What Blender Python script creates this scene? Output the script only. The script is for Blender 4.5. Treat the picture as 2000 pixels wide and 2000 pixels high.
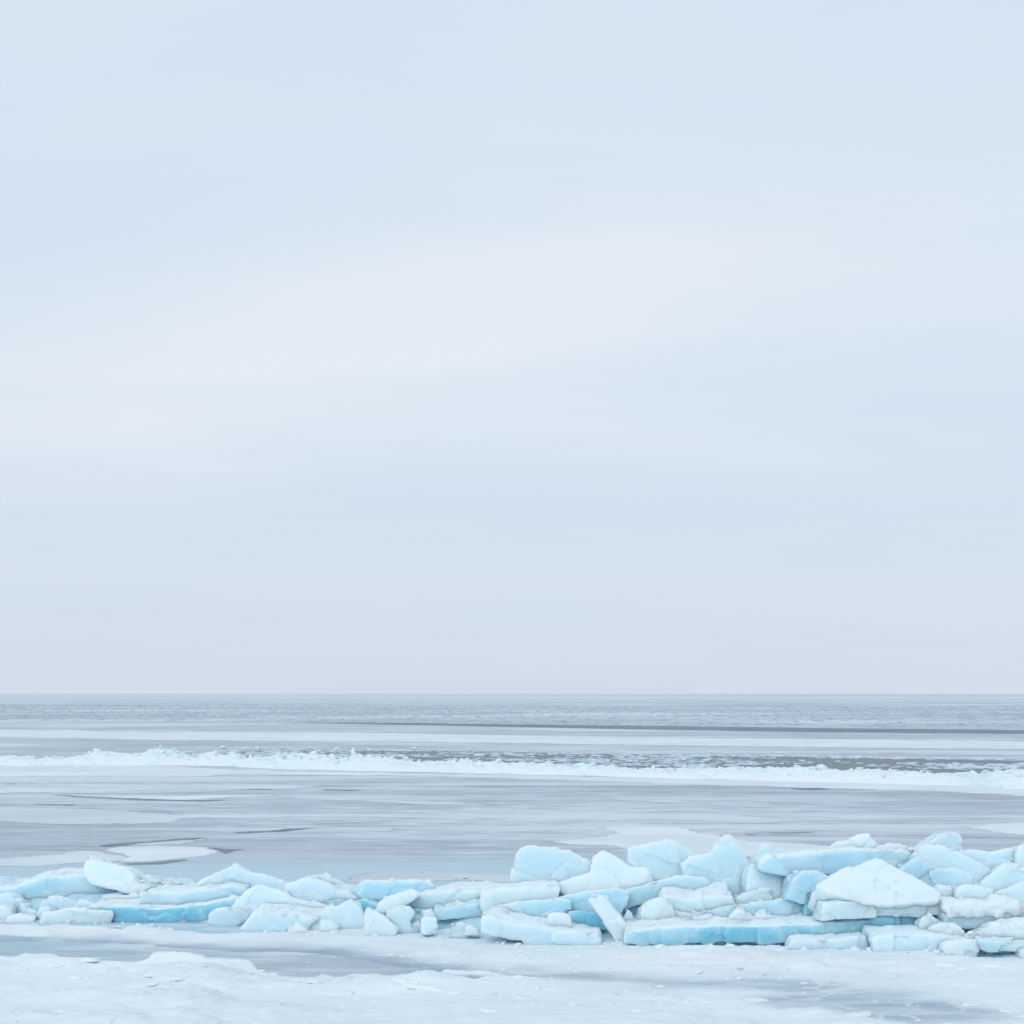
import bpy, bmesh, math, random
import numpy as np
from mathutils import Vector, Matrix, Euler

for _o in list(bpy.data.objects):
    bpy.data.objects.remove(_o)
SC = bpy.context.scene
COL = SC.collection
R = math.radians

# ------------------------------------------------------------------ camera
CAM_H = 3.0
cd = bpy.data.cameras.new('camera')
cd.lens = 54.0; cd.sensor_width = 36.0; cd.shift_y = 0.1775
cd.clip_start = 0.3; cd.clip_end = 90000
cam = bpy.data.objects.new('camera', cd); COL.objects.link(cam)
cam.location = (0, 0, CAM_H); cam.rotation_euler = (R(90), 0, 0)
SC.camera = cam

# ------------------------------------------------------------------ node helper
class NT:
    def __init__(s, tree): s.t = tree; s.n = tree.nodes; s.l = tree.links
    def new(s, typ, **kw):
        x = s.n.new(typ)
        for k, v in kw.items(): setattr(x, k, v)
        return x
    def put(s, sock, v):
        if hasattr(v, 'is_linked'): s.l.new(v, sock)
        elif v is not None: sock.default_value = v
    def math(s, op, a, b=None, c=None, clamp=False):
        x = s.new('ShaderNodeMath', operation=op, use_clamp=clamp)
        s.put(x.inputs[0], a)
        if b is not None: s.put(x.inputs[1], b)
        if c is not None: s.put(x.inputs[2], c)
        return x.outputs[0]
    def mix(s, f, a, b):
        x = s.new('ShaderNodeMix', data_type='RGBA')
        s.put(x.inputs[0], f); s.put(x.inputs[6], a); s.put(x.inputs[7], b)
        return x.outputs[2]
    def mixf(s, f, a, b):
        x = s.new('ShaderNodeMix', data_type='FLOAT')
        s.put(x.inputs[0], f); s.put(x.inputs[2], a); s.put(x.inputs[3], b)
        return x.outputs[0]
    def noise(s, vec, scale, detail=4, rough=.5, dist=0.0):
        x = s.new('ShaderNodeTexNoise'); s.put(x.inputs['Vector'], vec)
        x.inputs['Scale'].default_value = scale; x.inputs['Detail'].default_value = detail
        x.inputs['Roughness'].default_value = rough; x.inputs['Distortion'].default_value = dist
        return x.outputs['Fac']
    def mapping(s, vec, scale=(1,1,1), loc=(0,0,0)):
        x = s.new('ShaderNodeMapping'); s.put(x.inputs['Vector'], vec)
        x.inputs['Scale'].default_value = scale; x.inputs['Location'].default_value = loc
        return x.outputs[0]
    def step(s, v, a, b):
        x = s.new('ShaderNodeMapRange', interpolation_type='SMOOTHSTEP'); s.put(x.inputs[0], v)
        x.inputs[1].default_value = a; x.inputs[2].default_value = b
        return x.outputs[0]

# ------------------------------------------------------------------ sky and sun: thin even overcast
SUN_EL, SUN_AZ = R(33), R(205)          # azimuth clockwise from +Y: behind the camera, to its left
w = bpy.data.worlds.new('World'); SC.world = w; w.use_nodes = True
t = NT(w.node_tree); t.n.clear()
sky = t.new('ShaderNodeTexSky', sky_type='NISHITA')
sky.sun_disc = False; sky.sun_elevation = SUN_EL; sky.sun_rotation = SUN_AZ
sky.altitude = 450; sky.air_density = 1.0; sky.dust_density = 2.0
tc = t.new('ShaderNodeTexCoord'); d = tc.outputs['Generated']
sp = t.new('ShaderNodeSeparateXYZ'); t.put(sp.inputs[0], d)
sx, sy, sz = sp.outputs
zz = t.math('ADD', t.math('MAXIMUM', sz, 0.0), 0.10)
cb = t.new('ShaderNodeCombineXYZ')
t.put(cb.inputs[0], t.math('DIVIDE', sx, zz)); t.put(cb.inputs[1], t.math('DIVIDE', sy, zz)); cb.inputs[2].default_value = 3.7
n1 = t.noise(t.mapping(cb.outputs[0], (.55, .9, 1)), 0.9, 5, .5, .4)
n2 = t.noise(t.mapping(cb.outputs[0], (.5, .8, 1), (7.3, 1.1, 0)), 0.5, 3, .5, .3)
# one long veil of higher cloud stretched across the sky
pl = t.math('SUBTRACT', sz, t.math('ADD', t.math('MULTIPLY', sx, .105), t.math('MULTIPLY', sy, .247)))
pl = t.math('ADD', pl, t.math('MULTIPLY', t.math('SUBTRACT', n2, .5), .12))
n3 = t.noise(t.mapping(cb.outputs[0], (.5, 1.6, 1), (2.2, 5.1, 0)), 1.7, 6, .58, .5)
veil = t.math('POWER', 2.718, t.math('MULTIPLY', t.math('POWER', t.math('DIVIDE', pl, .058), 2.0), -1.0))
az = t.math('DIVIDE', t.math('ADD', sx, .06), .24)
lobe = t.math('MULTIPLY', t.math('POWER', 2.718, t.math('MULTIPLY', t.math('MULTIPLY', az, az), -1.0)), t.step(sy, -.2, .3))   # where the veil is thickest
veil = t.math('MULTIPLY', veil, t.math('MULTIPLY_ADD', n3, .9, .55))
cl = t.math('ADD', t.math('MULTIPLY', veil, t.math('MULTIPLY_ADD', lobe, .75, .32)), t.math('MULTIPLY', t.step(t.math('ADD', n1, t.math('MULTIPLY', t.math('SUBTRACT', n3, .5), .3)), .34, .70), .42), clamp=True)
cl = t.math('MULTIPLY', cl, t.mixf(t.step(sz, 0.02, .20), .25, 1.0))
thin = t.mix(t.step(sz, 0.0, .30), (.645,.735,.840,1), (.655,.778,.898,1))
cloud = (.790,.848,.920,1)
cover = t.mix(cl, thin, cloud)
bgN = t.new('ShaderNodeBackground'); t.put(bgN.inputs[0], sky.outputs[0]); bgN.inputs[1].default_value = 0.08
bgC = t.new('ShaderNodeBackground'); t.put(bgC.inputs[0], cover); bgC.inputs[1].default_value = 1.03
mx = t.new('ShaderNodeMixShader'); mx.inputs[0].default_value = 0.93       # cloud covers nearly all of the blue
t.l.new(bgN.outputs[0], mx.inputs[1]); t.l.new(bgC.outputs[0], mx.inputs[2])
ow = t.new('ShaderNodeOutputWorld'); t.l.new(mx.outputs[0], ow.inputs[0])

sl = bpy.data.lights.new('sun', 'SUN'); sl.energy = .95; sl.angle = R(35); sl.color = (1, .98, .96)
sun = bpy.data.objects.new('sun', sl); COL.objects.link(sun)
sdir = Vector((math.sin(SUN_AZ)*math.cos(SUN_EL), math.cos(SUN_AZ)*math.cos(SUN_EL), math.sin(SUN_EL)))
sun.rotation_euler = sdir.to_track_quat('Z', 'Y').to_euler()
sun.location = sdir * 50

SC.view_settings.view_transform = 'Standard'; SC.view_settings.look = 'None'
SC.view_settings.exposure = 0.0; SC.view_settings.gamma = 1.0
SC.render.engine = 'CYCLES'
SC.cycles.max_bounces = 12; SC.cycles.diffuse_bounces = 8; SC.cycles.transparent_max_bounces = 16; SC.cycles.glossy_bounces = 3

# ------------------------------------------------------------------ noise in numpy
def _h(ix, iy, iz, seed):
    with np.errstate(over='ignore'):
        n = (ix.astype(np.uint32)*np.uint32(374761393) + iy.astype(np.uint32)*np.uint32(668265263)
             + iz.astype(np.uint32)*np.uint32(2147483647) + np.uint32(seed)*np.uint32(1274126177))
        n = (n ^ (n >> np.uint32(13))) * np.uint32(1274126177)
        n = (n ^ (n >> np.uint32(16))) * np.uint32(2246822519)
        n = n ^ (n >> np.uint32(15))
    return n.astype(np.float64)/4294967295.0*2-1
def vnoise(p, seed=0):
    f = np.floor(p); u = p-f; i = f.astype(np.int64)
    u = u*u*u*(u*(u*6-15)+10)
    x, y, z = i[:,0], i[:,1], i[:,2]; r = 0
    for dx in (0,1):
        wx = u[:,0] if dx else 1-u[:,0]
        for dy in (0,1):
            wy = u[:,1] if dy else 1-u[:,1]
            for dz in (0,1):
                wz = u[:,2] if dz else 1-u[:,2]
                r = r + _h(x+dx, y+dy, z+dz, seed)*wx*wy*wz
    return r
def fbm(p, octv=4, seed=0, gain=.5):
    a, s, r = 1.0, 1.0, 0
    for k in range(octv):
        r = r + a*vnoise(p*s + k*17.3, seed+k); a *= gain; s *= 2.03
    return r
def sm(x, a, b):
    u = np.clip((x-a)/(b-a), 0, 1); return u*u*(3-2*u)

# ------------------------------------------------------------------ object helpers
def tag(o, label=None, cat=None, group=None, kind=None):
    if label: o['label'] = label
    if cat: o['category'] = cat
    if group: o['group'] = group
    if kind: o['kind'] = kind
    return o
def mesh_from(name, V, F, mat, smooth=False):
    me = bpy.data.meshes.new(name)
    me.from_pydata([tuple(v) for v in V], [], F); me.update()
    if smooth: me.polygons.foreach_set('use_smooth', [True]*len(me.polygons))
    if mat: me.materials.append(mat)
    return me
def grid_mesh(name, P, nx, ny, mat):
    """P: (ny*nx,3) array"""
    me = bpy.data.meshes.new(name)
    ii = np.arange(nx*ny).reshape(ny, nx)
    q = np.stack([ii[:-1,:-1], ii[:-1,1:], ii[1:,1:], ii[1:,:-1]], -1).reshape(-1, 4)
    me.vertices.add(nx*ny); me.vertices.foreach_set('co', P.astype(np.float32).ravel())
    me.loops.add(q.size); me.loops.foreach_set('vertex_index', q.astype(np.int32).ravel())
    me.polygons.add(len(q)); me.polygons.foreach_set('loop_start', np.arange(0, q.size, 4, dtype=np.int32))
    me.polygons.foreach_set('use_smooth', np.ones(len(q), dtype=bool))
    me.update(); me.validate(); me.materials.append(mat)
    return me
def add(name, me, loc=(0,0,0)):
    o = bpy.data.objects.new(name, me); o.location = loc; COL.objects.link(o); return o

# ------------------------------------------------------------------ materials
def material(name):
    m = bpy.data.materials.new(name); m.use_nodes = True
    k = NT(m.node_tree); k.n.clear()
    p = k.new('ShaderNodeBsdfPrincipled'); o = k.new('ShaderNodeOutputMaterial')
    k.l.new(p.outputs[0], o.inputs[0])
    return m, k, p
def bump(k, p, h, strength, dist):
    b = k.new('ShaderNodeBump'); b.inputs['Strength'].default_value = strength; b.inputs['Distance'].default_value = dist
    k.put(b.inputs['Height'], h); k.l.new(b.outputs[0], p.inputs['Normal'])

SNOW = (.81, .87, .88, 1)
# translucent lake ice; the object's colour is the colour of that block, its alpha how snowy its top is
M_ICE, k, p = material('glacial_ice')
oi = k.new('ShaderNodeObjectInfo'); tcn = k.new('ShaderNodeTexCoord'); oc = tcn.outputs['Object']
ge = k.new('ShaderNodeNewGeometry'); sg = k.new('ShaderNodeSeparateXYZ'); k.put(sg.inputs[0], ge.outputs['Normal'])
rnd = k.new('ShaderNodeCombineXYZ'); k.put(rnd.inputs[0], k.math('MULTIPLY', oi.outputs['Random'], 50.0))
va = k.new('ShaderNodeVectorMath', operation='ADD'); k.put(va.inputs[0], oc); k.put(va.inputs[1], rnd.outputs[0]); pc = va.outputs[0]
nb = k.noise(pc, 1.6, 4, .55, .3); nf = k.noise(pc, 14, 4, .6); ns = k.noise(k.mapping(pc, (7, 7, 1.2)), 2.0, 4, .6, .2)
frost = k.step(nb, .42, .75)
c = k.mix(k.math('MULTIPLY', frost, .55), oi.outputs['Color'], (.74,.855,.895,1))
c = k.mix(k.math('MULTIPLY', k.step(ns, .55, .75), .30), c, (.76,.84,.87,1))     # bubble streaks grown down through the sheet
snowf = k.math('MULTIPLY', k.step(k.math('ADD', sg.outputs[2], k.math('MULTIPLY', k.math('SUBTRACT', nb, .5), .9)), .35, .95), oi.outputs['Alpha'])
vor = k.new('ShaderNodeTexVoronoi', feature='DISTANCE_TO_EDGE'); vor.inputs['Scale'].default_value = 2.3
wv_ = k.new('ShaderNodeVectorMath', operation='ADD'); k.put(wv_.inputs[0], pc)
nw = k.new('ShaderNodeTexNoise'); nw.inputs['Scale'].default_value = 3.0; k.put(nw.inputs['Vector'], pc); k.put(wv_.inputs[1], nw.outputs['Color'])
k.put(vor.inputs['Vector'], wv_.outputs[0])
vein = k.math('MULTIPLY', k.step(vor.outputs['Distance'], .030, .0), k.step(nb, .40, .60))                 # white healed cracks
c = k.mix(k.math('MULTIPLY', vein, .30), c, (.82,.88,.90,1))
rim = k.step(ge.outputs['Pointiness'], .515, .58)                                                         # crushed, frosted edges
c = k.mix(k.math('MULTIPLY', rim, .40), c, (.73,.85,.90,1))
c = k.mix(snowf, c, (.745,.865,.905,1))
k.put(p.inputs['Base Color'], c)
k.put(p.inputs['Roughness'], k.mixf(snowf, k.mixf(nf, .16, .42), .9))
k.put(p.inputs['Subsurface Weight'], k.mixf(snowf, 1.0, .5))
p.inputs['Subsurface Radius'].default_value = (.95, 1.0, 1.0); p.inputs['Subsurface Scale'].default_value = .24
p.inputs['IOR'].default_value = 1.31; p.inputs['Specular IOR Level'].default_value = .4
bump(k, p, k.math('ADD', nf, k.math('MULTIPLY', ns, .8)), .34, .03)

# snow
M_SNOW, k, p = material('snow')
pos = k.new('ShaderNodeNewGeometry').outputs['Position']
a = k.noise(k.mapping(pos, (.35, .8, 1)), 1.0, 6, .6, .3); f = k.noise(k.mapping(pos, (1, 1.6, 1)), 22, 4, .65)
c = k.mix(k.step(a, .36, .68), (.72,.80,.845,1), SNOW)
sk = k.noise(k.mapping(pos, (.9, 4.5, 1)), 1.0, 7, .7, .3)
c = k.mix(k.math('MULTIPLY', k.step(sk, .54, .74), .28), c, (.62,.72,.79,1))
at_ = k.new('ShaderNodeAttribute', attribute_name='bare').outputs['Fac']      # where the cover thins out the ice shows through it
st = k.noise(k.mapping(pos, (.5, 1.6, 1)), 1.5, 6, .65, .3)
thinf = k.step(k.math('ADD', at_, k.math('MULTIPLY', k.math('SUBTRACT', st, .5), .9)), .15, .95)
vo = k.new('ShaderNodeTexVoronoi', feature='DISTANCE_TO_EDGE'); vo.inputs['Scale'].default_value = 1.0
wa = k.new('ShaderNodeVectorMath', operation='ADD'); k.put(wa.inputs[0], k.mapping(pos, (1.5, 2.2, 0)))
nw = k.new('ShaderNodeTexNoise'); nw.inputs['Scale'].default_value = 1.6; nw.inputs['Detail'].default_value = 7; nw.inputs['Roughness'].default_value = .7; k.put(nw.inputs['Vector'], pos); k.put(wa.inputs[1], nw.outputs['Color'])
k.put(vo.inputs['Vector'], wa.outputs[0]); sx_ = k.new('ShaderNodeSeparateXYZ'); k.put(sx_.inputs[0], pos)
seam = k.math('MULTIPLY', k.step(vo.outputs['Distance'], .07, .015), k.step(sx_.outputs[0], 1.2, 2.6))
thinf = k.math('MULTIPLY', thinf, k.math('SUBTRACT', 1.0, k.math('MULTIPLY', k.math('MULTIPLY', seam, k.step(st, .40, .60)), .75)))
c = k.mix(thinf, c, (.28,.375,.46,1))
k.put(p.inputs['Base Color'], c); k.put(p.inputs['Roughness'], k.mixf(thinf, .85, .4))
p.inputs['Specular IOR Level'].default_value = .2
bump(k, p, k.math('ADD', f, k.math('MULTIPLY', k.noise(k.mapping(pos, (.5, 1.5, 1)), 4, 5, .6), 2.0)), .38, .025)

# wind packed snow lying thin over the ice; it frays into streaks where its cover runs out
def patch_material(name, dark, light, fray, top=1.0):
    m, k, p = material(name)
    pos = k.new('ShaderNodeNewGeometry').outputs['Position']
    a = k.noise(k.mapping(pos, (.2, .35, 1)), 1.0, 5, .6, .4)
    k.put(p.inputs['Base Color'], k.mix(k.step(a, .35, .7), dark, light))
    p.inputs['Roughness'].default_value = .8; p.inputs['Specular IOR Level'].default_value = .25
    cov = k.new('ShaderNodeAttribute', attribute_name='cover').outputs['Fac']
    st = k.noise(k.mapping(pos, (.55, 2.2, 1)), 1.0, 7, .68, .6)
    al = k.step(k.math('ADD', cov, k.math('MULTIPLY', k.math('SUBTRACT', st, .5), fray)), .36, .66)
    k.put(p.inputs['Alpha'], k.math('MULTIPLY', al, top))
    bump(k, p, k.noise(pos, 9, 4, .6), .25, .02)
    return m
M_DRIFT = patch_material('thin_drift_snow', (.56,.625,.675,1), (.71,.765,.79,1), 1.5)
M_CRACK = patch_material('wet_crack', (.20,.275,.34,1), (.29,.37,.44,1), 1.4, .7)
M_PATCH = patch_material('drift_snow', (.67,.74,.78,1), (.78,.84,.86,1), .9)

# the frozen lake: dark smooth ice, frosted streaks, dusted snow
M_LAKE, k, p = material('lake_ice')
pos = k.new('ShaderNodeNewGeometry').outputs['Position']
sp = k.new('ShaderNodeSeparateXYZ'); k.put(sp.inputs[0], pos); py = sp.outputs[1]
big = k.noise(k.mapping(pos, (.02, .035, 1)), 1.0, 4, .55, .6)
mid = k.noise(k.mapping(pos, (.10, .22, 1), (3, 9, 0)), 1.0, 6, .62, .5)
fin = k.noise(k.mapping(pos, (.6, 2.6, 1)), 1.0, 8, .72, .3)
far = k.noise(k.mapping(pos, (.0006, .0045, 1), (1, 4.2, 0)), 1.0, 6, .65, .2)
ice = k.mix(k.step(mid, .38, .66), (.16,.228,.29,1), (.35,.425,.495,1))
ice = k.mix(k.math('MULTIPLY', k.step(fin, .36, .66), .65), ice, (.53,.605,.67,1))
blue = k.math('MULTIPLY', k.step(k.math('ADD', k.math('ABSOLUTE', k.math('SUBTRACT', py, 23.0)), k.math('MULTIPLY', mid, 5.0)), 9.5, 5.0), .85)
ice = k.mix(blue, ice, (.42,.62,.71,1))
dust = k.math('MULTIPLY', k.step(k.math('ADD', big, k.math('MULTIPLY', fin, .35)), .66, .80), .85)
strk = k.noise(k.mapping(pos, (.045, .42, 1), (2, 5, 0)), 1.0, 5, .6, .6)
dust = k.math('MAXIMUM', dust, k.math('MULTIPLY', k.math('MULTIPLY', k.step(k.math('ADD', strk, k.math('MULTIPLY', big, .5)), .68, .90), .80), k.step(py, 22.0, 34.0)))
farm = k.step(py, 360.0, 900.0)
dust = k.mixf(farm, dust, k.math('MULTIPLY', k.step(far, .30, .52), .72))
c = k.mix(dust, ice, (.74,.785,.84,1))
k.put(p.inputs['Base Color'], c)
k.put(p.inputs['Roughness'], k.mixf(dust, k.mixf(fin, .22, .42), .85))
p.inputs['IOR'].default_value = 1.31
bump(k, p, k.math('ADD', mid, k.math('MULTIPLY', fin, .5)), .12, .05)

def flat_mat(name, col, rough, bs=0, bd=.02, scale=4, stretch=(1,1,1)):
    m, k, p = material(name)
    pos = k.new('ShaderNodeNewGeometry').outputs['Position']
    n = k.noise(k.mapping(pos, stretch), scale, 4, .6)
    k.put(p.inputs['Base Color'], k.mix(n, tuple(.75*x for x in col)+(1,), tuple(min(1,1.25*x) for x in col)+(1,)))
    p.inputs['Roughness'].default_value = rough; p.inputs['IOR'].default_value = 1.33
    if bs: bump(k, p, n, bs, bd)
    return m
M_WATER = flat_mat('open_water', (.026,.062,.095), .25, .5, .05, 2.2, (.6,1.6,1))
M_WATER.node_tree.nodes['Principled BSDF'].inputs['Specular IOR Level'].default_value = .12
M_BRASH = flat_mat('brash_ice', (.60,.70,.78), .6, 0, .02, .7)
M_RUBBLE = flat_mat('far_rubble', (.39,.455,.52), .75, 0, .02, .25)
M_CHUNK, k, p = material('ridge_chunk_ice')
oi = k.new('ShaderNodeObjectInfo'); ge = k.new('ShaderNodeNewGeometry'); sg = k.new('ShaderNodeSeparateXYZ'); k.put(sg.inputs[0], ge.outputs['Normal'])
nz = k.noise(ge.outputs['Position'], 5, 4, .6)
c = k.mix(k.step(k.math('ADD', sg.outputs[2], k.math('MULTIPLY', nz, .5)), .75, 1.25), oi.outputs['Color'], SNOW)
k.put(p.inputs['Base Color'], c); p.inputs['Roughness'].default_value = .55
bump(k, p, nz, .3, .03)
MATS = dict(water=M_WATER)

# ------------------------------------------------------------------ the frozen lake, one sheet to the horizon
ys = [-40000, -400, -40, 0, 12, 25, 60, 150, 400, 1500, 6000, 40000]
xs = [-40000, -4000, -400, -60, 0, 60, 400, 4000, 40000]
V = [(x, y, 0) for y in ys for x in xs]; nx = len(xs)
F = [(j*nx+i, j*nx+i+1, (j+1)*nx+i+1, (j+1)*nx+i) for j in range(len(ys)-1) for i in range(nx-1)]
tag(add('lake_ice', mesh_from('lake_ice', V, F, M_LAKE)), kind='structure')

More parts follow.
